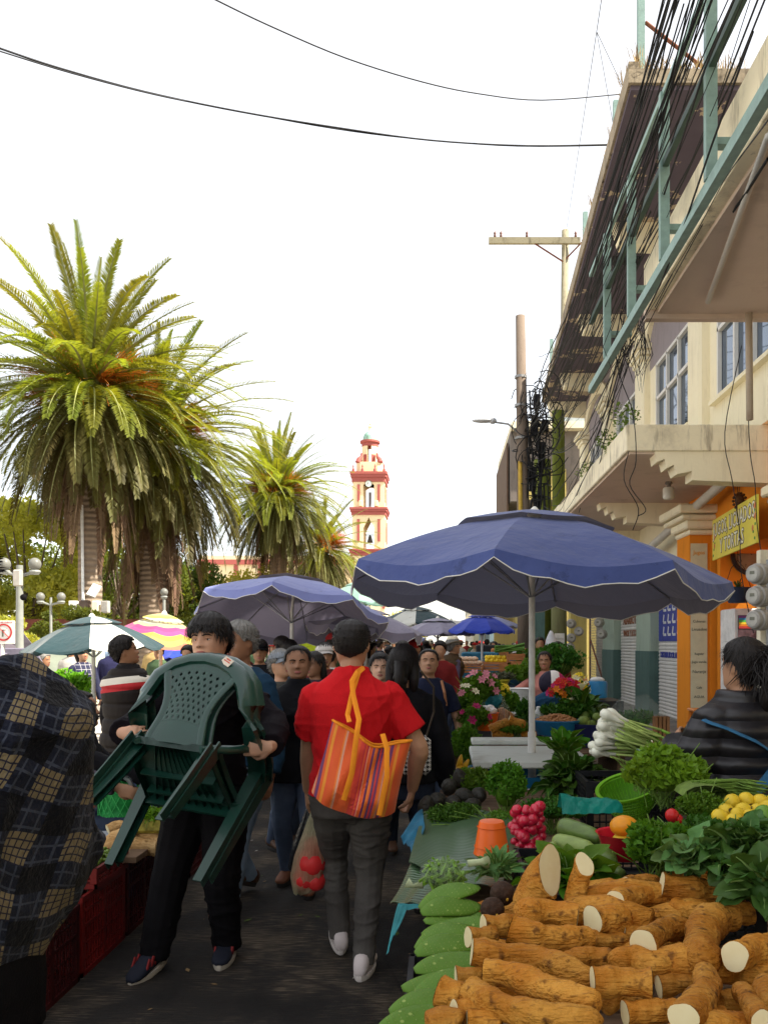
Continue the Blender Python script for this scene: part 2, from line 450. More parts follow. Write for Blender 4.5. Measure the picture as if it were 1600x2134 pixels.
MB().tube([(0.1,0,-0.15),(0.03,0,0.7)],0.014,5).build('rod',RUST,t)
MB().tube([(0.06,0,0.98),(0.95,0,0.28)],0.025,6).build('brace',RUST,t)
# ---- ground floor shutters and pillars
def shutter(y0,y1,zt=2.75,label=''):
 s=thing('roller_shutter',label,'shutter',(4.42,(y0+y1)/2,0.12),group='closed roller shutters')
 n=36;w=y1-y0;h=(zt-0.12)/n
 me=MB().rings([[(0.0,-w/2,0),(-0.018,-w/2,h*0.35),(-0.018,-w/2,h*0.7),(0.0,-w/2,h*0.98),(0.02,-w/2,h*0.98),(0.02,-w/2,0)],[(0.0,w/2,0),(-0.018,w/2,h*0.35),(-0.018,w/2,h*0.7),(0.0,w/2,h*0.98),(0.02,w/2,h*0.98),(0.02,w/2,0)]]).mesh('slat',STEELW)
 for i in range(n):link('slat',me,s,(0,0,i*h))
 MB().box((0.0,0,0.01),(0.05,w,0.05)).build('bottom_bar',mat('shutter_bar',(0.3,0.28,0.25),0.6),s)
 return s
sA=shutter(14.15,16.55,label='white roller shutter with a blue painted billboard, nearest the orange shop')
sB=shutter(17.85,20.05,label='white roller shutter with faded brown lettering, between two mint and teal pillars')
BLUEP=mat('blue_sign_paint',(0.045,0.06,0.28),0.6,0.2,5);WHP=mat('white_sign_paint',(0.6,0.6,0.6),0.6);BRP=mat('brown_sign_paint',(0.25,0.1,0.05),0.7,0.3)
MB().box((-0.021,0.12,1.9),(0.004,2.1,0.82)).build('painted_panel',BLUEP,sA)
rot_left=(R(90),0,R(-90))
for i,(tx,z,sz)in enumerate((('TELCEL',2.12,0.3),('AMIGO KIT',1.85,0.26),('RECARGAS',1.63,0.2))):
 pass
mb=MB()
for k in range(5):
 y=0.75-k*0.32
 for z0 in(1.62,1.86,2.1):
  mb.box((-0.0245,y-0.02,z0),(0.003,0.19,0.05));mb.box((-0.0245,y+0.06,z0+0.08),(0.003,0.06,0.16),Matrix.Rotation(R(20),3,'X'))
mb.build('painted_lettering',WHP,sA)
text_mesh('lettering','DISTRIBUIDOR AUTORIZADO',0.155,BLUEP,sA,(-0.024,0.05,1.22),rot_left,bold=0.004,stretch=0.95)
text_mesh('lettering','ABARROTES',0.26,BRP,sB,(-0.024,0.0,1.98),rot_left,bold=0.006,stretch=1.1)
text_mesh('lettering','VINOS Y LICORES',0.2,BRP,sB,(-0.024,0.0,1.68),rot_left,bold=0.004,stretch=1.0)
text_mesh('lettering','SERVICIO',0.18,BRP,sB,(-0.024,0.0,2.3),rot_left,bold=0.004,stretch=1.0)
for k,(y0,y1)in enumerate(((16.6,17.8),(20.1,21.5))):
 yc=(y0+y1)/2
 p=vpart('pillar',MB().box((4.42,yc,2.15),(0.35,y1-y0,1.5)),MINT)
 p2=vpart('pillar_base',MB().box((4.41,yc,0.76),(0.37,y1-y0+0.01,1.3)),TEALD)
vpart('wall',MB().box((4.7,22.9,2.1),(0.2,2.8,4.1)),stained('worn_cream_wall',(0.45,0.42,0.36),(0.2,0.18,0.16),0.6))
GALV=mat('galvanised_wire',(0.3,0.3,0.3),0.5,0.2,metal=0.6)
gt=thing('mesh_gate','chain link gate in a rusty steel frame next to the mint pillar','gate',(4.4,22.9,0.12))
MB().bar((0,-1.3,0),(0,-1.3,2.9),0.05).bar((0,1.3,0),(0,1.3,2.9),0.05).bar((0,-1.3,2.9),(0,1.3,2.9),0.05).bar((0,-1.3,0.05),(0,1.3,1.6),0.04).build('gate_frame',RUST,gt)
mb=MB()
for i in range(-24,25):
 for sgn in(1,-1):
  a=i*0.12
  pts=[]
  for z in(0.0,2.9):
   pts.append((a+sgn*(z-1.45)*0.8,z))
  (ya,za),(yb,zb)=pts
  def clip(y0,z0,y1,z1):
   t0,t1=0.0,1.0;d=y1-y0
   for lim,s_ in((-1.3,1),(1.3,-1)):
    f0=(y0-lim)*s_;f1=(y1-lim)*s_
    if f0<0 and f1<0:return None
    if f0<0:t0=max(t0,f0/(f0-f1))
    if f1<0:t1=min(t1,f0/(f0-f1))
   return None if t0>=t1 else((y0+d*t0,z0+(z1-z0)*t0),(y0+d*t1,z0+(z1-z0)*t1))
  c=clip(ya,za,yb,zb)
  if c:mb.bar((sgn*0.004,c[0][0],c[0][1]),(sgn*0.004,c[1][0],c[1][1]),0.007)
mb.build('wire_mesh',GALV,gt)
# ---- the orange juice shop: column, capital, banner, sign
vpart('shop_column',MB().box((4.22,13.65,1.85),(0.36,0.7,3.46)).box((4.48,13.35,1.6),(0.22,0.2,3.0)),ORANGE)
cp=MB()
for(e,z,h)in((0.04,3.5,0.08),(0.1,3.62,0.14),(0.2,3.72,0.08),(0.26,3.85,0.14)):cp.box((4.22,13.6,z-0.12),(0.36+2*e,0.7+2*e,h),bevel=0.025)
vpart('capital',cp,CREAM)
cp2=MB()
for(e,z,h)in((0.04,3.5,0.08),(0.1,3.62,0.14),(0.2,3.72,0.08),(0.26,3.85,0.14)):cp2.box((4.62,10.15,z-0.3),(0.36+2*e,0.6+2*e,h),bevel=0.025)
vpart('capital',cp2,CREAM)
vpart('shop_column',MB().box((4.62,10.15,1.6),(0.36,0.6,3.1)),CREAM)
bn=thing('menu_banner','tall cream printed banner with small lettering on the orange column','banner',(4.19,13.285,0.55))
MB().box((0,0,1.3),(0.27,0.012,2.7)).build('cloth',mat('cream_banner',(0.62,0.58,0.4),0.7,0.08),bn)
GREYT=mat('banner_print',(0.18,0.18,0.14),0.8);ORT=mat('banner_orange_print',(0.7,0.3,0.04),0.8)
for i,(s,z,m,sz)in enumerate((('Jugos',2.5,ORT,0.09),('Tortas',1.55,GREYT,0.07),('Cubanas',1.38,GREYT,0.06),('Licuados',1.25,GREYT,0.07),('Regular',0.85,GREYT,0.05),('Jugo verde',0.72,GREYT,0.055),('Naranja',0.56,GREYT,0.07),('Cafe',0.3,GREYT,0.05),('AGUA',0.15,GREYT,0.06))):
 text_mesh('print',s,sz,m,bn,(0,-0.0095,z),(R(90),0,0),depth=0.001,bold=0.001)
sg=thing('shop_sign','yellow hanging sign with dark outlined words JUGOS, LICUADOS Y TORTAS','sign',(4.13,11.55,3.17))
sg.rotation_euler=(0,0,R(-5))
MB().box((0,0,0),(0.03,2.3,0.62)).build('board',mat('yellow_sign_board',(0.72,0.6,0.08),0.5,0.1,3),sg)
SIGNW=mat('sign_white',(0.75,0.72,0.6),0.6);SIGND=mat('sign_dark',(0.08,0.04,0.03),0.6)
for off,m,bo,dx in((0,SIGND,0.013,-0.017),(0,SIGNW,0.001,-0.02)):
 text_mesh('lettering','JUGOS, LICUADOS',0.29,m,sg,(dx,0.0,0.13),rot_left,depth=0.001,bold=bo,stretch=0.9)
 text_mesh('lettering','Y TORTAS',0.29,m,sg,(dx,0.05,-0.15),rot_left,depth=0.001,bold=bo,stretch=0.95)
leafg=mat('sign_leaf_print',(0.1,0.25,0.06),0.7);pinkp=mat('sign_flower_print',(0.6,0.2,0.08),0.7)
mb=MB();mb2=MB()
for y in(1.04,-1.04):
 for k in range(6):MB().ball((-0.017,y+rnd.uniform(-.06,.06),-0.24+k*0.09),(0.003,0.035,0.022),8,4).build('leaf_print',leafg,sg)
 for k in range(3):MB().ball((-0.018,y+rnd.uniform(-.05,.05),-0.1+k*0.14),(0.003,0.045,0.045),8,4).build('flower_print',pinkp,sg)
o=MB().tube([(4.1,11.35,3.96),(4.08,12.6,3.82),(4.06,15.8,3.45),(4.06,19.0,3.1)],0.075,10).build('drain_pipe',PIPEW,smooth=True)
tag(o,'sloping white drain pipe running under the balcony past the orange wall','pipe')
ck=thing('wall_clock','round dark framed wall clock with arabic numerals in the orange shop','clock',(4.93,13.0,2.98))
mb=MB();rs=[]
for r,z in((0.33,0),(0.34,0.05),(0.29,0.07),(0.26,0.03)):rs.append([(r*math.cos(2*PI*k/32),-z,r*math.sin(2*PI*k/32))for k in range(32)])
mb.rings(rs).build('frame',mat('clock_frame',(0.035,0.02,0.015),0.3),ck,smooth=40)
MB().tube([(0,-0.03,0),(0,-0.036,0)],0.262,32).build('face',mat('clock_face',(0.3,0.3,0.2),0.5),ck)
for k in range(12):
 a=PI/2-2*PI*(k+1)/12
 text_mesh('numeral',str(k+1),0.06,SIGND,ck,(0.2*math.cos(a),-0.038,0.2*math.sin(a)),(R(90),0,0),depth=0.001)
MB().bar((0,-0.042,0),(-0.09,-0.042,0.06),0.014,0.004).build('hand',SIGND,ck)
MB().bar((0,-0.042,0),(-0.06,-0.042,0.17),0.01,0.004).build('hand',SIGND,ck)
lb=thing('bulb_lamp','unlit bulb in a jar shaped shade hanging under the balcony','lamp',tuple(at(1393,1000,12.6)))
lb.location.z=4.07
MB().lathe([(0.05,0),(0.06,-0.03),(0.035,-0.05),(0.035,-0.09)],16).build('socket',mat('lamp_socket',(0.2,0.17,0.15),0.6),lb,smooth=40)
MB().lathe([(0.075,-0.09),(0.09,-0.11),(0.09,-0.24),(0.07,-0.27),(0.02,-0.28)],16).build('shade',mat('milky_shade',(0.65,0.62,0.55),0.3),lb,smooth=40)
o=MB().box((5.22,12.6,1.95),(0.5,0.5,0.95)).build('wall_cabinet',mat('brick_red_cabinet',(0.35,0.06,0.02),0.6,0.2));tag(o,'dark red wooden cabinet standing open in the orange shop','cabinet')
hp=thing('hanging_planter','dark blue hanging flower pot with spiky leaves in front of the shop','plant pot',tuple(at(1537,1228,11.9)))
MB().lathe([(0.13,-0.2),(0.19,0.0),(0.2,0.02),(0.18,0.02)],18).build('pot',mat('navy_pot',(0.02,0.03,0.06),0.6),hp,smooth=40)
mb=MB()
for k in range(26):
 a=rnd.uniform(0,2*PI);l=rnd.uniform(0.12,0.26);e=rnd.uniform(-0.2,1.2)
 d=Vector((math.cos(a)*math.cos(e),math.sin(a)*math.cos(e),math.sin(e)))
 s=Vector((-math.sin(a),math.cos(a),0))*0.012
 b0=Vector((0,0,0.02));m0=b0+d*l*0.6;e0=b0+d*l+Vector((0,0,-0.05))
 mb.add([b0-s,b0+s,m0+s,m0-s,e0],[(0,1,2,3),(3,2,4)])
mb.build('foliage',mat('dark_leaf',(0.05,0.09,0.02),0.6,0.3),hp,fixn=False)
MB().tube([(-0.19,0,0.02),(-0.1,0,0.3),(0,0,0.42)],0.005,5).tube([(0.19,0,0.02),(0.1,0,0.3),(0,0,0.42),(0,0,1.5)],0.005,5).build('hanger',CABLE,hp)
fg=thing('display_fridge','white framed glass door fridge with a rainbow striped picture','fridge',tuple(at(1565,1340,12.2)[:2])+(0.17,))
MB().box((0,0.3,0.95),(0.52,0.6,1.95),bevel=0.02).build('cabinet',mat('fridge_white',(0.7,0.68,0.66),0.4),fg)
MB().box((0,-0.01,1.0),(0.4,0.02,1.65)).build('door_glass',mat('fridge_glass',(0.12,0.07,0.08),0.15,0.5,8),fg)
for k,c in enumerate(((0.2,0.05,0.25),(0.05,0.25,0.5),(0.1,0.5,0.1),(0.8,0.6,0.05),(0.7,0.2,0.03),(0.5,0.05,0.05))):
 MB().box((0.0,-0.022,1.8-k*0.032),(0.38,0.004,0.03)).build('stripe_print',mat('rainbow_%d'%k,c,0.4),fg)
rl=thing('religious_ornament','small dark carved ornament hanging in front of the yellow sign','ornament',tuple(at(1541,1055,11.3)))
mb=MB().ball((0,0,0.08),(0.07,0.04,0.09),10,6).ball((0,0,-0.05),(0.05,0.035,0.12),10,6)
for k in range(14):a=k*2*PI/14;mb.ball((0.09*math.cos(a),0,0.07+0.11*math.sin(a)),0.022,6,4)
mb.build('carving',mat('dark_carving',(0.09,0.04,0.015),0.8,0.4,30),rl,smooth=True);MB().tube([(0,0,0.18),(0,0,0.45)],0.004,5).build('string',CABLE,rl)
# ------------------------------------------------------------------ near building with the teal railing
nb=thing('near_building','building with a wide pinkish soffit and stained balcony edge overhead at right','building',(5.4,2,0))
def npart(name,mb,m,**kw):
 mb.v=[(v[0]-5.4,v[1]-2,v[2])for v in mb.v];return mb.build(name,m,nb,**kw)
npart('wall',MB().box((6.5,-1.35,5.2),(1.6,22.5,10.4)),CREAM)  # out-of-view wall, height and length shaped to keep sun off the street
npart('balcony_slab',MB().box((3.8,0.25,5.26),(3.4,16.46,0.5),bevel=0.01),CREAMD)
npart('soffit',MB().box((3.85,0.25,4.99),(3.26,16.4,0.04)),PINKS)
npart('slab_lip',MB().box((3.8,8.44,4.97),(3.4,0.1,0.1)),PINKS)
npart('unseen_shade_slab',MB().box((4.9,-1.5,10.3),(1.4,19.9,0.2)),CREAMD)  # unseen slab, added so the building shades the street
p=at(1470,640,8.2)
o=MB().tube([at(1475,648,8.0).to_tuple()[:2]+(4.93,),at(1600,460,5.4).to_tuple()[:2]+(4.93,),(3.9,2.0,4.93)],0.028,8).build('conduit',PIPEW,smooth=True)
tag(o,'pale pipe fixed along the pinkish soffit','pipe')
o=MB().tube([(at(1560,700,8.3).x,8.3,4.94),(at(1562,880,8.3).x,8.3,3.85)],0.035,10).build('conduit',stained('rust_streaked_pipe',(0.5,0.42,0.33),(0.25,0.13,0.07),0.6),smooth=True)
tag(o,'vertical rust streaked pipe in front of the large window','pipe')
rail=thing('balcony_railing','teal steel railing along the edge of the balcony overhead','railing',(1.9,4,4.8))
ys=[9.36-1.2*k for k in range(9)]
MB().box((0,1.0,0.0),(0.07,9.0+1.75,0.09)).build('bottom_rail',TEAL,rail)
MB().box((0,1.0,0.86),(0.05,9.0+1.75,0.06)).build('middle_rail',mat('dark_green_rail',(0.06,0.1,0.08),0.5),rail)
MB().box((0.0,1.0,1.46),(0.05,9.0+1.75,0.05)).build('top_rail',TEAL,rail)
pm=MB().box((0,0,0.74),(0.08,0.06,1.42)).mesh('post',TEAL)
am=MB().box((0.14,0,0),(0.3,0.08,0.05)).mesh('bracket_arm',TEAL)
for y in ys:link('post',pm,rail,(-0.002,y-4,0.02));link('bracket_arm',am,rail,(0,y-4+0.07,0.35))
# ------------------------------------------------------------------ next buildings along the street
def simple_building(name,label,x0,x1,y0,y1,h,m,wins_z=(1.2,),roofm=None,awn=None):
 b=thing(name,label,'building',((x0+x1)/2,(y0+y1)/2,0))
 cx,cy=(x0+x1)/2,(y0+y1)/2
 MB().box((0,0,h/2),(x1-x0,y1-y0,h)).build('wall',m,b)
 MB().box((0,0,h+0.1),(x1-x0+0.4,y1-y0+0.3,0.25),bevel=0.03).build('cornice',roofm or CREAMD,b)
 gm=MB().box((0,0,0),(0.06,0.9,1.2)).mesh('window',GLASS);fm=MB().box((0,0,0.62),(0.12,1.0,0.06)).box((0,0,-0.62),(0.12,1.0,0.06)).box((0,0.48,0),(0.12,0.06,1.2)).box((0,-0.48,0),(0.12,0.06,1.2)).box((0,0,0),(0.09,0.04,1.2)).mesh('frame',WFRAME)
 for z in wins_z:
  y=y0+1.2
  while y<y1-0.8:
   w=link('window',gm,b,(x0-cx-0.01,y-cy,z));link('frame',fm,w);y+=2.4
 if awn:MB().prism([(x0-cx,awn[0]),(x0-cx-1.6,awn[0]-0.5),(x0-cx-1.6,awn[0]-0.55),(x0-cx,awn[0]-0.08)],'y',-(y1-y0)/2+0.3,(y1-y0)/2-0.3).build('awning',awn[1],b)
 return b
YEL=stained('faded_yellow_wall',(0.5,0.4,0.13),(0.3,0.22,0.1),0.4)
GRY=stained('weathered_grey_wall',(0.2,0.17,0.15),(0.1,0.09,0.08),0.6)
gb=thing('weathered_building','weathered grey and yellow building with boxed overhang behind the wire tangle','building',(4.6,30,0))
MB().box((0.4,1.5,3.1),(3.6,8,6.2)).build('wall',YEL,gb)
MB().box((-0.35,-0.4,7.35),(4.0,6.0,2.3)).build('upper_wall',GRY,gb)
MB().box((-1.2,-3.42,6.75),(1.3,0.06,1.0)).build('recess',YEL,gb)
MB().box((-0.2,-0.6,8.6),(4.3,6.4,0.22)).build('roof',CREAMD,gb)
MB().box((-2.42,-0.4,7.0),(0.05,5.2,2.4)).build('metal_cladding',mat('brown_cladding',(0.14,0.09,0.06),0.8),gb)
MB().box((-0.5,-3.5,8.85),(1.3,0.04,0.32)).build('roof_sign',mat('grey_roof_sign',(0.3,0.34,0.36),0.6),gb)
BLU=stained('pale_blue_wall',(0.3,0.42,0.5),(0.2,0.25,0.3),0.4)
simple_building('row_house','pale yellow row house with a brown awning farther down the street',3.2,9,36,50,5.6,YEL,(4.3,),awn=(3.2,mat('brown_awning',(0.12,0.05,0.035),0.8)))
simple_building('row_house','pale blue row house beyond the brown awning',3.0,9,51,66,6.4,BLU,(4.6,),awn=(3.0,mat('grey_awning',(0.2,0.2,0.22),0.8)))
simple_building('row_house','cream row house near the far end of the street',2.6,9,67,90,7.0,CREAM,(2.0,5.0))
cu=MB()
for i in range(10):
 t0,t1=R(90+i*9),R(90+(i+1)*9)
 cu.prism([(math.cos(t0)*0.9,math.sin(t0)*0.9),(math.cos(t1)*0.9,math.sin(t1)*0.9),(math.cos(t1)*0.84,math.sin(t1)*0.84),(math.cos(t0)*0.84,math.sin(t0)*0.84)],'y',-1.2,1.2)
o=cu.build('rounded_awning',mat('pale_turquoise',(0.3,0.48,0.5),0.6,0.2),loc=(3.45,20.0,3.6),smooth=30);tag(o,'pale turquoise rounded awning beside the mossy pole','awning')
# ------------------------------------------------------------------ poles and cables
pole=thing('utility_pole','tall weathered concrete utility pole with a thick knot of cables','utility pole',(2.03,20,0))
MB().tube([(0,0,0),(-0.02,0,4),(-0.1,0,9.6)],[0.17,0.16,0.115],14).build('shaft',POLEC,pole,smooth=True)
MB().tube([(-0.1,-0.15,3.0),(-0.12,-0.14,6.0)],0.05,8).build('conduit',mat('yellow_conduit',(0.5,0.33,0.05),0.6),pole)
for z in(8.1,7.4,6.6):MB().tube([(-0.09,0,z-.03),(-0.09,0,z+.03)],0.15,14).build('clamp',GALV,pole)
mb=MB()
for k in range(46):
 z=rnd.uniform(5.0,7.6);a=rnd.uniform(0,2*PI);r=rnd.uniform(0.14,0.42)
 c=Vector((0.15+rnd.uniform(-0.1,0.35),rnd.uniform(-0.2,0.1),z));pts=[]
 tilt=Matrix.Rotation(rnd.uniform(-1.2,1.2),3,'X')@Matrix.Rotation(rnd.uniform(-1,1),3,'Y')
 n=14;turn=rnd.uniform(0.6,1.3)
 for i in range(n+1):
  t=a+turn*2*PI*i/n
  pts.append(c+tilt@Vector((r*math.cos(t),r*0.5*math.sin(t),r*1.3*math.sin(t)+0.02*i)))
 mb.tube(pts,rnd.uniform(0.008,0.016),5,cap=False)
for k in range(30):
 z=rnd.uniform(4.8,7.8);x=rnd.uniform(0.05,0.5)
 mb.tube([(x,-0.1,z),(x+rnd.uniform(-.1,.1),-0.15,z-0.5),(x+rnd.uniform(-.15,.15),-0.1,z-rnd.uniform(0.8,1.6))],rnd.uniform(0.012,0.03),5,cap=False)
mb.build('cable_tangle',CABLE,pole,fixn=False)
mb=MB()
for(x,z,h)in((0.25,6.9,0.5),(0.42,6.2,0.6),(0.3,7.5,0.35),(0.2,5.6,0.6),(0.5,6.9,0.3)):mb.box((x,0,z),(0.17,0.16,h),bevel=0.02)
mb.build('junction_box',mat('black_box',(0.02,0.02,0.022),0.5),pole)
MB().tube([(-0.1,0,6.7),(-0.4,0,6.95),(-0.75,0,7.0)],0.025,8).build('lamp_arm',GALV,pole)
MB().ball((-1.0,0,7.03),(0.3,0.12,0.05),12,6).ball((-0.78,0,7.03),(0.1,0.09,0.08),10,6).build('lamp_head',mat('lamp_head_grey',(0.45,0.46,0.48),0.5),pole,smooth=True)
for(x,y,Y,r,top,m,lab)in((1130,960,21.5,0.22,6.4,MOSS,'dark stubby timber post behind the cable knot'),(1163,860,21.0,0.16,7.55,MOSS,'green mossy pole standing up to the roof beam'),(1163,1250,16.5,0.15,3.7,stained('olive_pole',(0.14,0.14,0.06),(0.08,0.06,0.04),.5),'olive painted pole with paper notices beside the meters')):
 p=at(x,y,Y);tp=thing('timber_pole',lab,'pole',(p.x,Y,0))
 MB().tube([(0.03,0,0),(0,0,top)],[r*1.1,r],12).build('shaft',m,tp,smooth=True)
notice=mat('paper_notice',(0.6,0.58,0.52),0.8,0.2,6)
mb=MB().box((0.0,-0.17,1.62),(0.2,0.01,0.3));mb.build('notice',notice,tp)
text_mesh('print','RENTA',0.05,GREYT,tp,(0.0,-0.177,1.66),(R(90),0,0),depth=0.001);text_mesh('print','INFORMES',0.035,GREYT,tp,(0.0,-0.177,1.58),(R(90),0,0),depth=0.001)
p=at(1178,480,27);cp_=thing('crossarm_pole','distant concrete pole with a long lichen covered crossarm','utility pole',(p.x,27,0))
LICH=stained('lichen_concrete',(0.28,0.25,0.17),(0.12,0.1,0.06),0.7)
MB().tube([(-0.15,0,0),(0,0,p.z)],[0.17,0.12],12).build('shaft',LICH,cp_,smooth=True)
MB().box((-1.05,-0.22,p.z-0.45),(3.0,0.12,0.2)).build('crossarm',LICH,cp_)
MB().bar((-1.1,-0.22,p.z-0.5),(-0.1,-0.15,p.z-1.1),0.04).bar((0.5,-0.22,p.z-0.5),(0.0,-0.15,p.z-1.0),0.04).build('brace',RUST,cp_)
im=MB().lathe([(0.03,0),(0.05,0.06),(0.03,0.1),(0.05,0.15),(0.01,0.22)],10).mesh('insulator',mat('insulator_brown',(0.15,0.07,0.05),0.3),True)
for x in(-2.35,-2.15,-1.3,0.3):link('insulator',im,cp_,(x,-0.22,p.z-0.35))
def cable(pts,r,label,m=CABLE,group=None,n=5):
 P=[Vector(p)for p in pts];q=[]
 for i in range(len(P)-1):
  p0,p1,p2,p3=P[max(i-1,0)],P[i],P[i+1],P[min(i+2,len(P)-1)]
  for k in range(5):f=k/5;q.append(.5*((2*p1)+(p2-p0)*f+(2*p0-5*p1+4*p2-p3)*f*f+(3*p1-p0-3*p2+p3)*f**3))
 pts=q+[P[-1]]
 o=MB().tube(pts,r,n,cap=False).build('cable',m,fixn=False,smooth=True);return tag(o,label,'cable',group)
def cable_bundle(a,b,k,spread,r,drop,label,seed):
 g=random.Random(seed);t=thing('cable_bundle',label,'cables',tuple(a))
 a=Vector(a)
 for i in range(k):
  oa=Vector((g.gauss(0,spread[0]),0,g.gauss(0,spread[0])));ob=Vector((g.gauss(0,spread[1]),0,g.gauss(0,spread[1])))
  pts=sag(a+oa,Vector(b)+ob,drop*g.uniform(0.4,1.6),18)
  ph=g.uniform(0,6)
  pts=[q+Vector((0.03*math.sin(ph+j*0.9),0,0.04*math.sin(ph*2+j*0.7)))*(1 if 0<j<18 else 0)-a for j,q in enumerate(pts)]
  MB().tube(pts,r*g.uniform(0.5,1.3),5,cap=False).build('cable',CABLE,t,fixn=False)
 return t
top1=at(1428,0,5.4);mid1=at(1310,300,8.2)
K=Vector((2.25,20,6.9))
cable_bundle(tuple(K),tuple(at(1440,-60,5.0)),15,(0.3,0.09),0.0065,0.25,'thick dark bundle of cables running from the pole up past the roof edge',3)
cable_bundle(tuple(K+Vector((0.2,0,0.1))),tuple(at(1500,-60,5.0)),10,(0.35,0.08),0.006,0.35,'looser bundle of cables just below the thick dark bundle',4)
cable_bundle(tuple(K+Vector((0.3,0,-0.4))),tuple(at(1570,-80,4.6)),12,(0.35,0.22),0.006,0.6,'loose thin cables spread across the teal railing',5)
cable_bundle(tuple(K+Vector((0.1,0,0.6))),tuple(at(1330,420,9.0)),14,(0.4,0.12),0.006,0.3,'fan of thin cables leaving the knot towards the railing end',6)
cable_bundle(tuple(at(1145,1075,18.5)),tuple(at(1310,720,9.8)),8,(0.16,0.05),0.007,0.5,'drooping black cables hanging from the railing end to the awning',8)
mb=MB()
for k in range(16):
 a=at(1310+rnd.uniform(-30,30),650,9.2);a.z=rnd.uniform(5.0,5.6)
 w=rnd.uniform(0.04,0.14);h=rnd.uniform(0.3,0.9)
 mb.tube([a,a+Vector((-w,0,-h*0.5)),a+Vector((0,0.02,-h)),a+Vector((w,0,-h*0.5)),a+Vector((w*0.5,0,0))],0.0045,5,cap=False)
o=mb.build('cable_coil',CABLE,fixn=False);tag(o,'tangle of coiled cables hanging at the far end of the teal railing','cables')
for pts,lab in(([(1545,720),(1510,900),(1525,1000),(1540,1100),(1545,1200),(1570,1320)],'thin wire hanging in front of the yellow sign, left one'),([(1556,560),(1560,900),(1573,1010),(1578,1100),(1600,1230)],'thin wire hanging in front of the yellow sign, right one'),([(1278,700),(1290,780),(1318,860),(1325,960),(1312,1010),(1345,1060),(1330,1075)],'thin wire dropping past the front corner of the cream balcony'),([(1310,940),(1300,1000),(1330,1060),(1318,1105)],'short looping wire hanging under the cream balcony')):
 cable([at(x,y,9.6)for x,y in pts],0.006,lab)
cable([at(1600,330,5.5),at(1500,470,6.8),at(1375,555,8.9)],0.012,'black cable sagging beneath the pinkish soffit',)
cable([at(1600,250,4.4),at(1480,420,6.6),at(1365,640,8.0)],0.005,'thin straight wire across the pinkish soffit')
for(pts,r,lab)in(([(0,100),(120,140),(300,190),(500,232),(700,265),(900,292),(1100,303),(1290,300)],0.012,'long sagging cable crossing the sky, lower of the two'),([(0,106),(150,152),(320,196),(480,228),(700,268),(880,290),(1080,304),(1290,302)],0.008,'thin cable twisted around the lower sky cable'),([(440,-6),(560,52),(720,120),(880,170),(1000,195),(1130,208),(1300,195)],0.009,'long sagging cable crossing the sky, upper of the two')):
 n=len(pts);cable([at(x,y,9+4*i/(n-1))for i,(x,y)in enumerate(pts)],r,lab)
cable([at(1254,-10,13),at(1243,65,13),at(1180,480,26.8)],0.006,'thin guy wire running down to the crossarm pole')
cable([at(1243,65,13),at(1268,205,13),at(1280,275,13)],0.005,'short thin wire tied between guy wire and roof')
cable([at(1243,65,13),at(1300,185,13)],0.005,'short straight wire from guy wire to the roof corner')
METER=mat('meter_grey',(0.36,0.34,0.31),0.45,0.15,8);MFACE=mat('meter_glass',(0.45,0.43,0.38),0.15)
def meter(x,y,Y,r,lab,turn=-60,group='electricity meters'):
 t=thing('electricity_meter',lab,'meter',tuple(at(x,y,Y)),R(turn),group)
 rs=[[(q*math.cos(2*PI*k/20),-z,q*math.sin(2*PI*k/20))for k in range(20)]for q,z in((r,0),(r,r*0.9),(r*0.86,r*1.0),(r*0.82,r*1.4),(r*0.7,r*1.5))]
 MB().rings(rs).build('body',METER,t,smooth=40)
 MB().tube([(0,-r*1.49,0),(0,-r*1.53,0)],r*0.6,18).build('dial',MFACE,t)
 MB().box((0,-r*1.54,r*0.1),(r*0.5,0.004,r*0.3)).build('register',GREYT,t)
 return t
mbx=thing('meter_board','narrow concrete post with conduit carrying three round meters','post',(at(1600,1250,8.0).x+0.02,8.05,0))
MB().box((0,0.06,1.25),(0.14,0.1,2.5)).build('board',CREAMD,mbx)
MB().tube([(0,-0.02,0),(0,-0.02,2.4)],0.025,8).build('conduit',GALV,mbx)
for(y,q)in((1197,'topmost'),(1243,'middle'),(1292,'lowest')):meter(1590,y,7.95,0.105,q+' of the three round grey meters at the right edge')
for i,(x,y)in enumerate(((1191,1300),(1206,1316),(1189,1330),(1186,1350))):
 meter(x,y,17.2,0.1,['upper','right hand','middle left','lowest tilted'][i]+' one of the four round meters on the olive wall pole',-20+i*9)
meter(1250,1298,20.5,0.12,'upper round meter in front of the chain link gate',-30);meter(1256,1322,20.3,0.12,'lower round meter in front of the chain link gate',-30)
p=at(1203,1250,18);o=MB().box((0,0,1.5),(0.35,0.3,3.0)).build('wall_pier',YEL,loc=(p.x,18,0.1));tag(o,'faded yellow pier behind the meters','pier')
p=at(1118,1250,19.5);o=MB().box((0,0,1.6),(0.35,0.3,3.2)).build('wall_pier',TEALD,loc=(p.x,19.5,0.1));tag(o,'dark teal square post left of the notice pole','pier')
LEAFY=mat('leaf_bright',(0.13,0.2,0.03),0.6,0.35,5,trans=0.35)
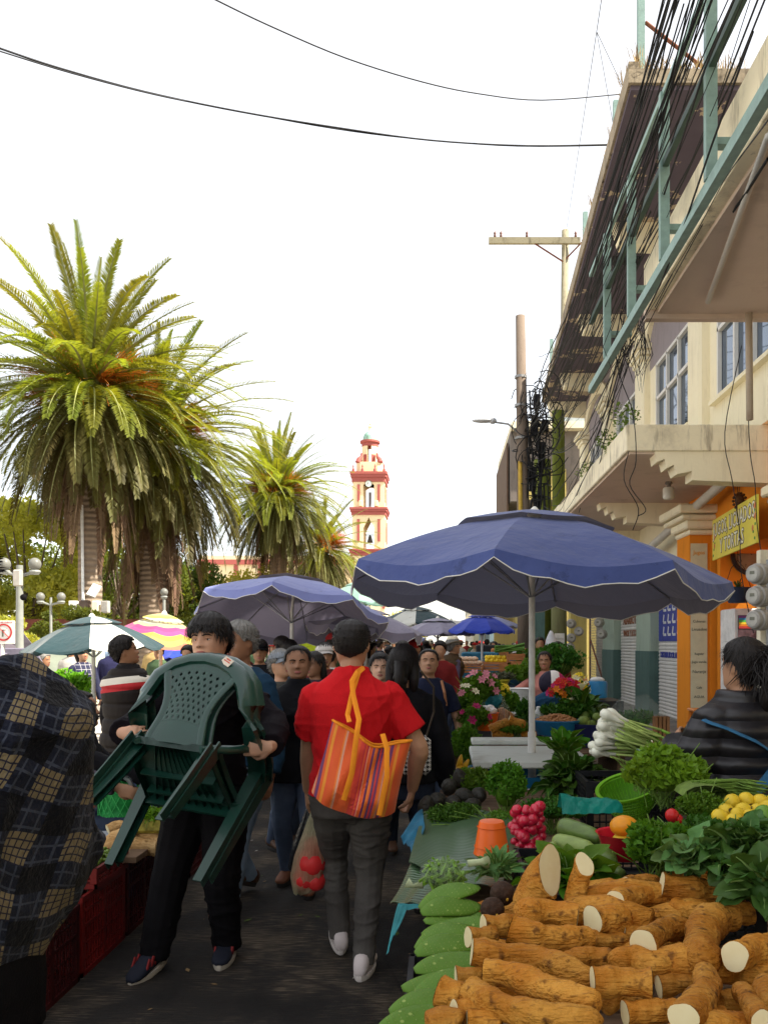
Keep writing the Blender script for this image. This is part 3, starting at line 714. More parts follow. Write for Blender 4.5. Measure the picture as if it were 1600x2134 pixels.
def leafcloud(n,c,r,size,seed=1,flat=0.5,shell=0.0,tri=False,up=0.3):
 g=np.random.RandomState(seed);d=g.normal(size=(n,3));d/=np.linalg.norm(d,axis=1)[:,None]
 q=g.uniform(shell**3,1,n)**(1/3.0);P=d*q[:,None]*np.array(r)+np.array(c)
 a=g.normal(size=(n,3))*np.array([1,1,flat])+d*0.6+np.array([0,0,up]);a/=np.linalg.norm(a,axis=1)[:,None]
 b=np.cross(a,g.normal(size=(n,3)));b/=np.linalg.norm(b,axis=1)[:,None]+1e-9
 s=size*g.uniform(0.6,1.3,n)[:,None]
 V=np.stack([P-a*s*0.5,P+b*s*0.28,P+a*s*0.6,P-b*s*0.28],1).reshape(-1,3)
 return V,np.arange(4*n).reshape(-1,4)
for(x,y,Y,r,lab)in((1268,920,12.0,0.2,'bushy green weed growing at the end of the balcony edge'),(1300,868,10.9,0.22,'tall wispy weed on the corner of the cream balcony'),(1222,985,15,0.22,'small green weed lower on the balcony edge')):
 V,Q=leafcloud(150,(0,0,0),(r,r*0.5,r),0.055,int(x));me=arr_mesh('balcony_weed',V,Q,LEAFY)
 tag(link('balcony_weed',me,None,at(x,y,Y)),lab,'weed')
# ------------------------------------------------------------------ palms
def leaf_mat(name,c1,c2,trans,scale=3.0,rand=0.25,tmul=1.5,rough=0.55):
 n=NT(name,rough)
 c=n.mix(n.noise(scale,3),c1,c2)
 oi=n.N.new('ShaderNodeObjectInfo');hs=n.N.new('ShaderNodeHueSaturation');mr=n.N.new('ShaderNodeMapRange')
 mr.inputs['To Min'].default_value=1-rand;mr.inputs['To Max'].default_value=1+rand
 n.L.new(oi.outputs['Random'],mr.inputs['Value']);n.L.new(mr.outputs[0],hs.inputs['Value']);n.L.new(c,hs.inputs['Color'])
 m2=n.N.new('ShaderNodeMapRange');m2.inputs['To Min'].default_value=0.48;m2.inputs['To Max'].default_value=0.525
 n.L.new(oi.outputs['Random'],m2.inputs['Value']);n.L.new(m2.outputs[0],hs.inputs['Hue'])
 n.L.new(hs.outputs[0],n.b.inputs['Base Color'])
 tb=n.N.new('ShaderNodeBsdfTranslucent');mx=n.N.new('ShaderNodeMixShader');mx.inputs[0].default_value=trans
 g=n.N.new('ShaderNodeMix');g.data_type='RGBA';g.blend_type='MULTIPLY';g.inputs[0].default_value=1
 n.L.new(hs.outputs[0],g.inputs[6]);g.inputs[7].default_value=(tmul*1.15,tmul,tmul*0.35,1)
 n.L.new(g.outputs[2],tb.inputs['Color'])
 n.L.new(n.b.outputs[0],mx.inputs[1]);n.L.new(tb.outputs[0],mx.inputs[2]);n.L.new(mx.outputs[0],n.N['Material Output'].inputs[0])
 return n.m
PALMG=leaf_mat('palm_leaf',(0.085,0.11,0.014),(0.19,0.2,0.03),0.45,tmul=2.0)
PALMD=leaf_mat('old_palm_leaf',(0.06,0.06,0.016),(0.13,0.11,0.04),0.3,tmul=1.4)
PALMB=leaf_mat('dead_palm_leaf',(0.10,0.062,0.035),(0.22,0.14,0.085),0.15,tmul=1.0,rough=0.9)
RACH=mat('palm_rachis',(0.25,0.26,0.1),0.5,0.2);RACHB=mat('dead_rachis',(0.22,0.15,0.09),0.8,0.2)
def frond_mesh(name,L,elev,bend,m,mr,nleaf=116,wmax=0.42,seed=0,ragged=0.0,fold=0.9):
 g=np.random.RandomState(seed);n=24;e=R(elev);p=np.array([0.0,0,0]);P=[p.copy()];T=[]
 side=g.uniform(-0.12,0.12)
 az=0.0
 for i in range(n):
  t=i/n;cur=e-R(bend)*(t**1.3)*1.0
  az+=side/n
  d=np.array([math.cos(cur)*math.cos(az),math.cos(cur)*math.sin(az),math.sin(cur)]);T.append(d);p=p+d*L/n;P.append(p.copy())
 T.append(T[-1]);P=np.array(P);T=np.array(T)
 V=[];Q=[];MI=[]
 for i in range(n):
  w0=0.055*(1-i/n)+0.006;w1=0.055*(1-(i+1)/n)+0.006
  s0=np.cross(T[i],[0,0,1.0])if abs(T[i][2])<.98 else np.array([0,1.0,0]);s0/=np.linalg.norm(s0)
  s1=np.cross(T[i+1],[0,0,1.0])if abs(T[i+1][2])<.98 else s0;s1/=np.linalg.norm(s1)
  u0=np.cross(s0,T[i]);u1=np.cross(s1,T[i+1])
  o=len(V);V+=[P[i]-s0*w0,P[i]+u0*w0*.6,P[i]+s0*w0,P[i+1]-s1*w1,P[i+1]+u1*w1*.6,P[i+1]+s1*w1]
  Q+=[(o,o+1,o+4,o+3),(o+1,o+2,o+5,o+4),(o,o+3,o+5,o+2)];MI+=[1,1,1]
 for i in range(nleaf):
  t=0.08+0.92*(i+0.5)/nleaf;k=min(int(t*n),n-1);f=t*n-k
  c=P[k]*(1-f)+P[k+1]*f;d=T[k]
  s0=np.cross(d,[0,0,1.0]);s0/=np.linalg.norm(s0)+1e-9;u0=np.cross(s0,d)
  ll=wmax*(0.35+0.65*min(1,t*5))*(1-0.72*t**3)
  for sg in(-1,1):
   if g.rand()<ragged:continue
   l=ll*g.uniform(0.85,1.1);fw=g.uniform(0.45,0.75)+0.45*t;up=fold*g.uniform(0.15,0.5)
   v=d*fw+s0*sg+u0*up;v/=np.linalg.norm(v)
   tip=c+v*l+np.array([0,0,-0.12*l*(1+2*ragged)]);mid=c+v*l*0.55
   wd=np.cross(v,u0);wd/=np.linalg.norm(wd)+1e-9;wv=d*0.5+wd*0.5*sg;wv/=np.linalg.norm(wv);wv=wv*L*0.0085
   o=len(V);V+=[c-wv*.7,c+wv*.7,mid+wv,mid-wv,tip]
   Q+=[(o,o+1,o+2,o+3)];MI+=[0]
   Q+=[(o+3,o+2,o+4,o+4)];MI+=[0]
 me=bpy.data.meshes.new(name)
 me.from_pydata([tuple(v)for v in V],[],[q if q[2]!=q[3]else q[:3]for q in Q])
 me.materials.append(m);me.materials.append(mr);me.polygons.foreach_set('material_index',MI);me.update()
 return me
FR={}
for cls,(elev,bend,L,m,mr,rag,wm)in{'young':(80,18,3.9,PALMG,RACH,0.0,0.42),'up':(60,34,4.2,PALMG,RACH,0.0,0.50),'rise':(40,46,4.4,PALMG,RACH,0.0,0.52),'level':(20,58,4.4,PALMG,RACH,0.0,0.54),'droop':(-2,62,4.3,PALMG,RACH,0.02,0.54),'hang':(-24,56,4.1,PALMD,RACH,0.05,0.5),'low':(-50,36,4.0,PALMD,RACH,0.1,0.44),'dead':(-76,14,4.0,PALMB,RACHB,0.15,0.34)}.items():
 FR[cls]=[frond_mesh('frond',L*(0.94+0.06*k),elev+(k-1)*7,bend*(0.85+0.15*k),m,mr,seed=k+len(cls),ragged=rag,wmax=wm)for k in range(3)]
def trunk_mat():
 n=NT('palm_bark',0.9)
 z=n.math('SINE',n.math('MULTIPLY',n.z,34));g=n.noise(7,4)
 v=n.noise(4,3,stretch=(5,5,0.6))
 c=n.mix(g,(0.2,0.15,0.11),(0.34,0.27,0.2));c=n.mix(n.math('MULTIPLY',n.smooth(z,0.2,1.0),0.35),c,(0.1,0.07,0.05));c=n.mix(n.math('MULTIPLY',v,.4),c,(0.16,0.12,0.09))
 n.color(c);n.bump(n.math('ADD',z,n.math('MULTIPLY',g,2)),0.6,0.03);return n.m
BARK=trunk_mat()
FRUIT=mat('orange_fruit_stalks',(0.62,0.22,0.03),0.6,0.3,8,trans=0.2)
def palm(loc,crown_z,scale,label,seed,counts=(12,18,28,38,44,44,40,54),dead_drop=2.6,tr=0.36,fruit=True):
 g=random.Random(seed);t=thing('palm_tree',label,'palm tree',(loc[0],loc[1],0.06),group='date palms on the plaza')
 S=scale
 mb=MB();prof=[]
 H=crown_z
 for i in range(41):
  z=H*i/40;r=tr*(1.25-0.25*min(1,z/2.5))*(1+0.02*math.sin(i*2.4))
  if z>H-0.8:r=tr*0.95
  prof.append((r,z))
 mb.lathe(prof,20).build('trunk',BARK,t,smooth=True)
 for cls,n in zip(('young','up','rise','level','droop','hang','low','dead'),counts):
  a0=g.uniform(0,6)
  lvl={'young':0.5,'up':0.4,'rise':0.3,'level':0.1,'droop':-0.1,'hang':-0.3,'low':-0.5,'dead':-0.8}[cls]
  for i in range(n):
   me=FR[cls][g.randrange(3)];a=a0+2*PI*(i+g.uniform(-0.35,0.35))/n
   z=H+lvl*S+g.uniform(-0.15,0.15);r=tr*(0.25 if cls in('young','up')else 0.75)
   if cls=='dead':z=H-g.uniform(0.3,dead_drop);r=g.uniform(0.4,1.0)
   s=S*g.uniform(0.86,1.06)*(0.8 if cls=='dead' else 1)
   o=link('frond',me,t,(math.cos(a)*r,math.sin(a)*r,z),(g.uniform(-.12,.12),g.uniform(-.12,.12),a));o.scale=(s,s,s)
   o.rotation_mode='XYZ'
 if fruit:
  for i in range(15):
   a=g.uniform(0,2*PI);mb=MB();e=g.uniform(0.1,0.6)
   base=Vector((math.cos(a)*0.3,math.sin(a)*0.3,H+0.15));d=Vector((math.cos(a)*math.cos(e),math.sin(a)*math.cos(e),math.sin(e)))
   for k in range(70):
    v=(d+Vector((g.gauss(0,.34),g.gauss(0,.34),g.gauss(0,.34)))).normalized();l=S*g.uniform(0.8,1.7)
    sd=v.cross(Vector((0.2,0.1,1))).normalized()*0.013
    b0=base+d*S*0.35;m0=b0+v*l*0.5;e0=b0+v*l+Vector((0,0,-0.18*l))
    mb.add([b0-sd,b0+sd,m0+sd,m0-sd,e0+sd,e0-sd],[(0,1,2,3),(3,2,4,5)])
   mb.build('fruit_stalks',FRUIT,t,fixn=False)
 return t
pm1=palm((at(188,0,26).x,26),9.5,1.04,'largest date palm, with orange fruit stalks and a white tube on its trunk',1)
pm2=palm((at(322,0,30).x,30),9.0,1.1,'date palm directly behind the largest one, skirted with long brown dead fronds',2,counts=(4,10,20,34,42,46,44,80),dead_drop=3.6,tr=0.52)
pm3=palm((at(578,0,45).x,45),9.6,0.95,'middle distance date palm between the big ones and the bell tower',3,dead_drop=2.6,tr=0.42)
pm4=palm((at(672,0,58).x,58),8.2,1.0,'farthest date palm, half hidden just left of the bell tower',4,counts=(3,6,12,20,28,30,30,34))
o=MB().tube([(0.02,-0.45,2.9),(-0.03,-0.42,5.9)],0.045,8).build('light_tube',mat('white_conduit',(0.7,0.72,0.72),0.5),loc=(pm1.location.x-0.05,26,0))
tag(o,'long white conduit strapped up the trunk of the largest palm','pipe')
for(dx,w,h,lab,m)in((-0.28,0.24,0.38,'left white floodlight box on the largest palm trunk',WFRAME),(0.06,0.3,0.42,'brown meter box in the middle of the palm trunk',mat('brown_box',(0.14,0.1,0.08),0.7)),(0.42,0.22,0.38,'cream box right of the brown meter box on the palm trunk',CREAM),(0.72,0.22,0.38,'grey box outermost on the palm trunk',METER)):
 q=thing('equipment_box',lab,'box',(pm1.location.x+dx,25.45,2.7));MB().box((0,0,0),(w,0.2,h),bevel=0.02).build('case',m,q);MB().box((0,-0.105,0),(w*.8,0.012,h*.8),bevel=0.004).build('cover',m,q)
fl=thing('floodlight','tilted white floodlight above the boxes on the largest palm','floodlight',(pm1.location.x+0.42,25.3,3.2));fl.rotation_euler=(R(-30),R(20),0)
MB().box((0,0,0),(0.3,0.06,0.46),bevel=0.01).build('housing',METER,fl);MB().box((0,-0.035,0),(0.26,0.012,0.42)).build('glass',WFRAME,fl)
# ------------------------------------------------------------------ broadleaf trees of the plaza
T1=leaf_mat('leaf_yellow_green',(0.2,0.22,0.03),(0.4,0.38,0.09),0.5,1.2,tmul=1.7)
T2=leaf_mat('leaf_deep_green',(0.03,0.055,0.012),(0.08,0.11,0.02),0.4,1.2,tmul=1.8)
T3=leaf_mat('leaf_mid_green',(0.06,0.09,0.015),(0.13,0.17,0.03),0.45,1.2,tmul=1.9)
TRUNK=mat('tree_bark',(0.13,0.1,0.075),0.9,0.3,10,bump=0.4,bscale=20)
def tree(name,x,y,h,r,m,label,seed,n=9000,size=0.16,cz=None,lobes=26,fl=1.0):
 g=np.random.RandomState(seed);t=thing(name,label,'tree',(x,y,0.06))
 cz=cz or h-r[1]
 Vs=[];
 C=[]
 for i in range(lobes):
  d=g.normal(size=3);d/=np.linalg.norm(d);q=g.uniform(0.45,1.0);C.append(np.array([d[0]*r[0]*q,d[1]*r[0]*q,cz+d[2]*r[1]*q]))
 C=np.array(C);per=n//lobes
 for c in C:
  rr=r[0]*g.uniform(0.2,0.36);k=int(per*(rr/(r[0]*.28))**2)
  V,_=leafcloud(int(k*1.5),c,(rr,rr,rr*0.72),size*1.1,g.randint(1e6),flat=0.7,shell=0.35);Vs.append(V)
 V=np.concatenate(Vs);Q=np.arange(len(V)).reshape(-1,4)
 link('crown',arr_mesh('crown',V,Q,m),t)
 mb=MB();mb.tube([(0,0,0),(0.1,0,cz*0.3),(0,0,cz*0.6)],[0.2*fl,0.17*fl,0.14*fl],10);
 for i in range(0,lobes,2):
  c=C[i];mb.tube([(0,0,cz*0.55),tuple(np.array([c[0]*.4,c[1]*.4,cz*0.5+c[2]*0.3])),tuple(np.array([c[0]*.75,c[1]*.75,c[2]-.3]))],[0.09*fl,0.05*fl,0.015],6)
 mb.build('trunk',TRUNK,t,smooth=True)
 return t
def tx(px,d):return(px-920)/F*d
tree('broadleaf_tree',tx(60,31),31,7.0,(3.2,3.0),T1,'pale yellow green leafy tree at the left edge behind the street lamp',11,n=13000,size=0.17)
tree('broadleaf_tree',tx(-60,36),36,8.2,(3.8,3.4),T3,'tree half out of the picture at the far left',12,n=6000,size=0.2)
tree('broadleaf_tree',tx(140,42),42,7.8,(3.6,3.2),T2,'dark green tree between the lamp post and the largest palm',13,n=8000,size=0.2)
tree('broadleaf_tree',tx(255,40),40,8.0,(3.4,3.4),T3,'mid green tree seen between the two big palm trunks',14,n=8000,size=0.19)
tree('broadleaf_tree',tx(380,44),44,6.2,(3.0,2.5),T2,'dark tree right of the second palm trunk',15,n=7000,size=0.18)
tree('broadleaf_tree',tx(470,46),46,6.4,(3.8,2.6),T1,'bright yellow green tree beneath the church wall',16,n=9000,size=0.18)
tree('broadleaf_tree',tx(330,52),52,8.0,(4.0,3.6),T3,'tall tree filling the gap behind the second palm',17,n=6000,size=0.22)
tree('broadleaf_tree',tx(560,62),62,5.5,(3.4,2.4),T3,'low tree behind the middle distance palm',18,n=5000,size=0.22)
tree('broadleaf_tree',tx(850,80),80,4.6,(3.0,1.6),T1,'far small tree above the white market tents',19,n=3500,size=0.24)
tree('shrub',tx(140,24),24,2.9,(1.0,0.9),T3,'rounded bright green shrub left of the largest palm trunk',20,n=4500,size=0.08,lobes=16,fl=0.3)
tree('shrub',tx(385,31),31,3.0,(1.1,1.0),T3,'rounded bright green shrub right of the second palm trunk',21,n=4500,size=0.09,lobes=16,fl=0.3)
tree('shrub',tx(20,22),22,2.4,(1.3,0.9),T1,'yellow leaved shrub behind the no turning sign',22,n=4500,size=0.1,lobes=16,fl=0.3)
# ------------------------------------------------------------------ bell tower and church
TC=stained('tower_cream',(0.78,0.64,0.4),(0.62,0.5,0.3),0.35,scale=0.4);TR=stained('tower_brick_red',(0.36,0.1,0.085),(0.27,0.08,0.07),0.3,scale=0.4)
TG=mat('green_dome_tiles',(0.25,0.42,0.33),0.5,0.4,3)
tw=thing('bell_tower','cream and brick red church bell tower with clock and green tiled dome','tower',(tx(771,100),100,0))
def Z(y):return EYE+(1340-y)/17.0
W=2.0
def oct_(w,ch):return[(-w,-w+ch),(-w+ch,-w),(w-ch,-w),(w,-w+ch),(w,w-ch),(w-ch,w),(-w+ch,w),(-w,w-ch)]
MB().prism(oct_(2.05,0.1),'z',0,Z(1162)).build('base_stage',TC,tw)
def cornice(w,z,h,ch=0.1,e=0.35):
 mb=MB();mb.prism(oct_(w+e*.4,ch),'z',z-h,z-h*.55);mb.prism(oct_(w+e*.75,ch),'z',z-h*.55+.002,z-h*.25);mb.prism(oct_(w+e,ch),'z',z-h*.25+.002,z);return mb.build('cornice',TR,tw)
cornice(2.05,Z(1148),0.8)
def stage(z0,z1,w,pier,archz,ch=0.1,top_r=0.5,clockface=False):
 for sx in(-1,1):
  for sy in(-1,1):
   MB().prism([(sx*(w-pier),sy*(w-pier)),(sx*w,sy*(w-pier)),(sx*w,sy*w),(sx*(w-pier),sy*w)],'z',z0,z1).build('pier',TC,tw)
   for f in(0,1):
    q=w-pier*0.55
    c=(sx*q,sy*(w+0.04),(z0+z1)/2+0.1)if f==0 else(sx*(w+0.04),sy*q,(z0+z1)/2+0.1)
    d=(0.32,0.1,(z1-z0)*0.62)if f==0 else(0.1,0.32,(z1-z0)*0.62)
    MB().box(c,d).build('pilaster',TR,tw)
 a=w-pier
 for ax in('y','x'):
  for sg in(-1,1):
   hs=z1-archz;P=[]
   pts=[(-a,archz)]
   for i in range(9):t=i/8;pts.append((-a+a*math.sin(t*PI/2)**1.0,archz+hs*0.75*(1-(1-t)**1.6)))
   half=pts[1:]
   for s2 in(-1,1):
    poly=[(s2*x,z)for x,z in half]+[(0,z1),(s2*-a*-1*-1 if False else s2*-(-a)*-1,z1)]
    poly=[(s2*x,z)for x,z in half]+[(0,z1),(-s2*a,z1)]
    b0,b1=(sg*(w-0.35),sg*w)
    MB().prism(poly,ax,min(b0,b1),max(b0,b1)).build('arch',TC,tw)
stage(Z(1148),Z(1075),1.95,1.3,Z(1105))
cornice(1.95,Z(1063),0.9);MB().prism(oct_(1.95,.1),'z',Z(1076),Z(1063)-.9).build('frieze',TC,tw)
stage(Z(1063),Z(1007),1.9,1.25,Z(1016))
for sx in(-1,1):MB().box((sx*0.95,-1.98,Z(1055)),(0.42,0.3,0.7),bevel=.05).build('pedestal',TC,tw)
MB().box((0,0,Z(1045)),(0.3,0.3,2.2)).build('louver',mat('grey_louver',(0.25,0.25,0.27),.7),tw)
cornice(1.9,Z(990),1.2)
MB().prism(oct_(1.9,.1),'z',Z(1008),Z(990)-1.2).build('frieze',TC,tw)
ckf=MB().tube([(0,-1.95,Z(1015)),(0,-2.08,Z(1015))],0.36,24).build('clock_face',mat('tower_clock',(0.6,0.66,0.62),.4),tw)
MB().rings([[(r*math.cos(2*PI*k/24),y,Z(1015)+r*math.sin(2*PI*k/24))for k in range(24)]for r,y in((0.36,-2.0),(0.42,-2.0),(0.42,-2.1),(0.36,-2.1))],cap=False).build('clock_ring',GREYT,tw)
MB().bar((0,-2.1,Z(1015)),(-0.15,-2.1,Z(1015)+0.1),0.05,.02).bar((0,-2.1,Z(1015)),(-0.08,-2.1,Z(1015)+0.26),0.04,.02).build('clock_hand',GREYT,ckf)
MB().prism(oct_(1.55,0.5),'z',Z(990),Z(968)).build('attic',TC,tw)
dr=[(1.0*math.cos(2*PI*(k+.5)/12),1.0*math.sin(2*PI*(k+.5)/12))for k in range(12)]
for k in range(12):
 if k in(8,2):continue
 a,b=dr[k],dr[(k+1)%12];MB().prism([a,b,(b[0]*.8,b[1]*.8),(a[0]*.8,a[1]*.8)],'z',Z(968),Z(925)).build('lantern_wall',TC,tw)
 if k%2:MB().prism([(a[0]*1.02,a[1]*1.02),(b[0]*1.02,b[1]*1.02),(b[0],b[1]),(a[0],a[1])],'z',Z(966),Z(950)).build('lantern_panel',TR,tw)
MB().lathe([(0.8,Z(932)),(1.02,Z(932)),(1.02,Z(925)),(1.22,Z(924)),(1.22,Z(920)),(0.9,Z(920))],24).build('cornice',TR,tw)
for k in range(4):
 a=PI/4+k*PI/2;c,s=math.cos(a),math.sin(a)
 MB().tube([(c*1.9,s*1.9,Z(969)),(c*1.75,s*1.75,Z(962)),(c*1.35,s*1.35,Z(955)),(c*1.3,s*1.3,Z(948))],[.36,.3,.2,.12],8).build('scroll_buttress',TR,tw)
for sx in(-1,1):
 for f in((1.85,-1.85),(0.75,-1.95)):
  for sy in(-1,1):MB().lathe([(0.2,0),(0.16,.3),(0.06,.5),(.1,.65),(.02,.95)],8,c=(sx*f[0],sy*-f[1],Z(990))).build('pinnacle',TR,tw)
MB().lathe([(0.9,Z(920)),(0.88,Z(915)),(0.8,Z(909)),(0.62,Z(904)),(0.42,Z(901)),(0.22,Z(898))],20).build('dome',TG,tw,smooth=60)
MB().lathe([(0.22,Z(898)),(0.17,Z(895)),(0.17,Z(891)),(0.3,Z(889.5)),(0.1,Z(887)),(0.05,Z(886)),(0.16,Z(884)),(0.05,Z(881)),(0.02,Z(880))],12).build('finial',TC,tw,smooth=40)
MB().tube([(0,0,Z(881)),(0,0,Z(845))],0.02,5).build('lightning_rod',GREYT,tw)
qm=MB().box((0,0,0),(0.35,0.12,0.3)).mesh('quoin',TR)
for sx in(-1,1):
 for k in range(14):link('quoin',qm,tw,(sx*(2.05-0.17-(k%2)*0.06),-2.06,Z(1168)-k*0.45))
MB().tube([(-0.55,0,Z(1115)),(0.55,0,Z(1115))],0.06,6).lathe([(0.4,Z(1131)),(0.34,Z(1128)),(0.24,Z(1122)),(0.2,Z(1118)),(0.05,Z(1116))],12).build('bell',mat('bronze_bell',(0.1,0.1,0.09),.5,metal=.5),tw,smooth=40)
ch=thing('church_building','long cream church wall with brick red cornice behind the palms','building',(tx(590,104),104,0))
cw=tx(742,104)-tx(395,104)
MB().box((0,3,Z(1168)/2),(cw,6,Z(1168))).build('wall',TC,ch)
MB().box((0,3,Z(1160)-.3),(cw+.6,6.6,0.6)).build('cornice',TR,ch)
MB().box((0,3,Z(1150)-.3),(cw+.2,6.2,0.5)).build('parapet',TC,ch)
gm=MB().box((0,0,0),(0.5,0.2,2.2)).mesh('window',TR)
for k in range(7):link('window',gm,ch,(-cw/2+1.5+k*3.1,-0.05,Z(1190)))
V,Q=leafcloud(1500,(0,0,0),(0.8,0.8,3.2),0.3,5);V[:,0]*=np.clip((5-(V[:,2]+3.2))/5,.1,1);V[:,2]+=8.2
cy=thing('cypress_tree','thin dark cypress tip in front of the bell tower base','tree',(tx(766,92),92,0));link('crown',arr_mesh('crown',V,Q,T2),cy);MB().tube([(0,0,0),(0,0,7)],[.2,.1],8).build('trunk',TRUNK,cy)
# ------------------------------------------------------------------ parasols
def cloth_mat(name,col,trans=0.25,under=None,stripes=None,var=0.12,rough=0.6,tcol=None):
 n=NT(name,rough)
 if stripes:
  rad=n.math('SQRT',n.math('ADD',n.math('MULTIPLY',n.x,n.x),n.math('MULTIPLY',n.y,n.y)))
  st=[(i/len(stripes),c)for i,c in enumerate(stripes)]
  c=n.ramp(n.math('DIVIDE',rad,.66),st,const=True)
 else:
  g=n.noise(2.5,4);c=n.mix(g,tuple(v*(1-var)for v in col),tuple(min(1,v*(1+var))for v in col))
  s=n.noise(7,6,rough=.75);c=n.mix(n.math('MULTIPLY',n.smooth(s,.56,.68),.5),c,tuple(v*.4 for v in col));s2=n.noise(1.2,3);c=n.mix(n.math('MULTIPLY',n.smooth(s2,.5,.75),.3),c,tuple(min(.7,v*1.5+.06)for v in col))
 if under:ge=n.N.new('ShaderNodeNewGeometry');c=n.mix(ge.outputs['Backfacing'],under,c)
 n.L.new(c,n.b.inputs['Base Color'])
 n.bump(n.noise(5,4),0.6,0.04)
 tb=n.N.new('ShaderNodeBsdfTranslucent');mx=n.N.new('ShaderNodeMixShader');mx.inputs[0].default_value=trans
 if tcol:tb.inputs['Color'].default_value=(*tcol,1)
 else:n.L.new(c,tb.inputs['Color'])
 n.L.new(n.b.outputs[0],mx.inputs[1]);n.L.new(tb.outputs[0],mx.inputs[2]);n.L.new(mx.outputs[0],n.N['Material Output'].inputs[0])
 n.b.inputs['Sheen Weight'].default_value=0.2
 return n.m
POLEW=mat('white_umbrella_pole',(0.66,0.64,0.6),0.45,0.15,9)
PIPING=mat('white_piping',(0.7,0.68,0.62),0.7)
RIBM=mat('umbrella_rib_steel',(0.3,0.3,0.32),0.4,metal=.6)
def parasol(label,loc,rim_z,top_z,rad,m,n=8,rot=0.0,tilt=(0,0),pole_r=0.022,valance=0.14,vent=True,m2=None,panels=None,under=None,sagk=0.05,group='market parasols',pole_bottom=0.0,ribs=True,scallop=0.05,piping=PIPING):
 t=thing('parasol',label,'parasol',(loc[0],loc[1],0),group=group)
 h=top_z-rim_z
 MB().tube([(0,0,pole_bottom),(0,0,rim_z+0.02)],pole_r,10).tube([(0,0,pole_bottom),(0,0,1.0)],pole_r*1.3,10).build('pole',POLEW,t,smooth=60)
 Mt=Matrix.Rotation(R(tilt[0]),4,'X')@Matrix.Rotation(R(tilt[1]),4,'Y')
 MB().tube([(0,0,rim_z),Mt@Vector((0,0,h-0.02))+Vector((0,0,rim_z))],pole_r*.85,10).build('upper_pole',POLEW,t,smooth=60)
 def pt(a,q,drop=0.0):
  seg=2*PI/n;fr=((a-R(rot))%seg)/seg;b=math.sin(fr*PI)
  rr=rad*q*(1-0.075*b*q*1.0);z=h*(1-q**1.55)-sagk*b*q*q*rad
  return Vector((rr*math.cos(a),rr*math.sin(a),z-drop))
 per=10
 def P(v):return Mt@v+Vector((0,0,rim_z))
 cols=panels or[0]*n
 can=MB();A=[R(rot)+2*PI*k/(n*per)for k in range(n*per+1)]
 qs=[0.36+0.64*i/8 for i in range(9)]if vent else[0.02+0.98*i/10 for i in range(11)]
 for s in range(n):
  can.slot(cols[s]);ga=A[s*per:(s+1)*per+1]
  can.sheet([[P(pt(a,q))for a in ga]for q in qs])
  g2=[]
  for j,dz in enumerate((0.0,0.5,1.0)):
   row=[]
   for i,a in enumerate(ga):
    b=max(0,math.sin(i/per*PI));e=pt(a,1.0);d=valance*dz*(0.5+0.5*b**.45)*(1+0.12*math.sin(i*1.9+s))
    e=e*1.0+Vector((math.cos(a)*0.015*dz,math.sin(a)*0.015*dz,-d));row.append(P(e))
   g2.append(row)
  can.sheet(g2)
 mats_=[m]+(m2 if isinstance(m2,list)else([m2]if m2 else[]))
 co=can.build('canopy',mats_,t,smooth=50,fixn=False)
 pp=[]
 for s in range(n):
  for i in range(per):
   a=A[s*per+i];b=math.sin(i/per*PI);e=pt(a,1.0);e=e+Vector((math.cos(a)*.016,math.sin(a)*.016,-valance*(0.5+0.5*max(b,0)**.45)*(1+0.12*math.sin(i*1.9+s))));pp.append(P(e))
 pp.append(pp[0])
 if piping:MB().tube(pp,0.0034,5,cap=False).build('piping',piping,t)
 if vent:
  v=MB()
  for s in range(n):
   v.slot(cols[s]);ga=A[s*per:(s+1)*per+1]
   v.sheet([[P(pt(a,q,-0.035))for a in ga]for q in(0.02,0.15,0.28,0.42)])
  v.build('vent_flap',mats_,t,smooth=50,fixn=False)
 MB().lathe([(0.03,h),(0.05,h+0.01),(0.03,h+0.05),(0.01,h+0.07)],10).build('finial',PIPING,t,loc=(0,0,rim_z),rot=Mt.to_euler())
 if ribs:
  rb=MB()
  for s in range(n):
   a=A[s*per];rb=MB();rb.tube([P(pt(a,q,0.014))for q in(0.03,.3,.6,1.0)],0.007,5).tube([P(Vector((0,0,-0.12))),P(pt(a,0.5,0.02))],0.006,5);rb.build('rib',RIBM,t)
 return t
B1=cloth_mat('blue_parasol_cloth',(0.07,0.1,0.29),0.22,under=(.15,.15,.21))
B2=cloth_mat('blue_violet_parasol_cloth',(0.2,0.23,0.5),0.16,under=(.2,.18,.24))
B3=cloth_mat('bright_blue_parasol_cloth',(0.02,0.05,0.42),0.25)
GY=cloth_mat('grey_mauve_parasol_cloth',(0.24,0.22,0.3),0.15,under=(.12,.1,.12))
G1=cloth_mat('dark_green_parasol_cloth',(0.025,0.06,0.07),0.25);GW=cloth_mat('white_and_sunlit_parasol_cloth',(0.7,0.7,0.64),0.3)  # the white cloth also paints a sunlit panel on the green plaza parasol
big=parasol('big blue parasol in the foreground with white piping, standing in a white table',(at(1108,0,5.3).x,5.3),1.99,2.4,1.23,B1,rot=30,tilt=(-2.5,2.5),valance=0.1,pole_r=0.021)
parasol('violet blue parasol left of the red shirt man, its top in sunlight',(at(608,0,9.6).x,9.6),1.93,2.33,1.13,B2,rot=0,tilt=(-15,3),valance=0.1)
parasol('thin white pole parasol behind the man in red, grey mauve cloth',(at(762,0,10.6).x,10.6),1.78,2.0,0.75,GY,rot=15,tilt=(0,6),valance=0.12)
parasol('dark green parasol with one panel painted sunlit white, low over the plaza stall',(at(195,0,9.6).x,9.6),1.52,1.86,0.78,G1,rot=20,m2=GW,panels=[0,0,0,0,0,0,1,0],tilt=(0,-3),valance=0.03,piping=None)  # single white panel paints sun glare on green cloth
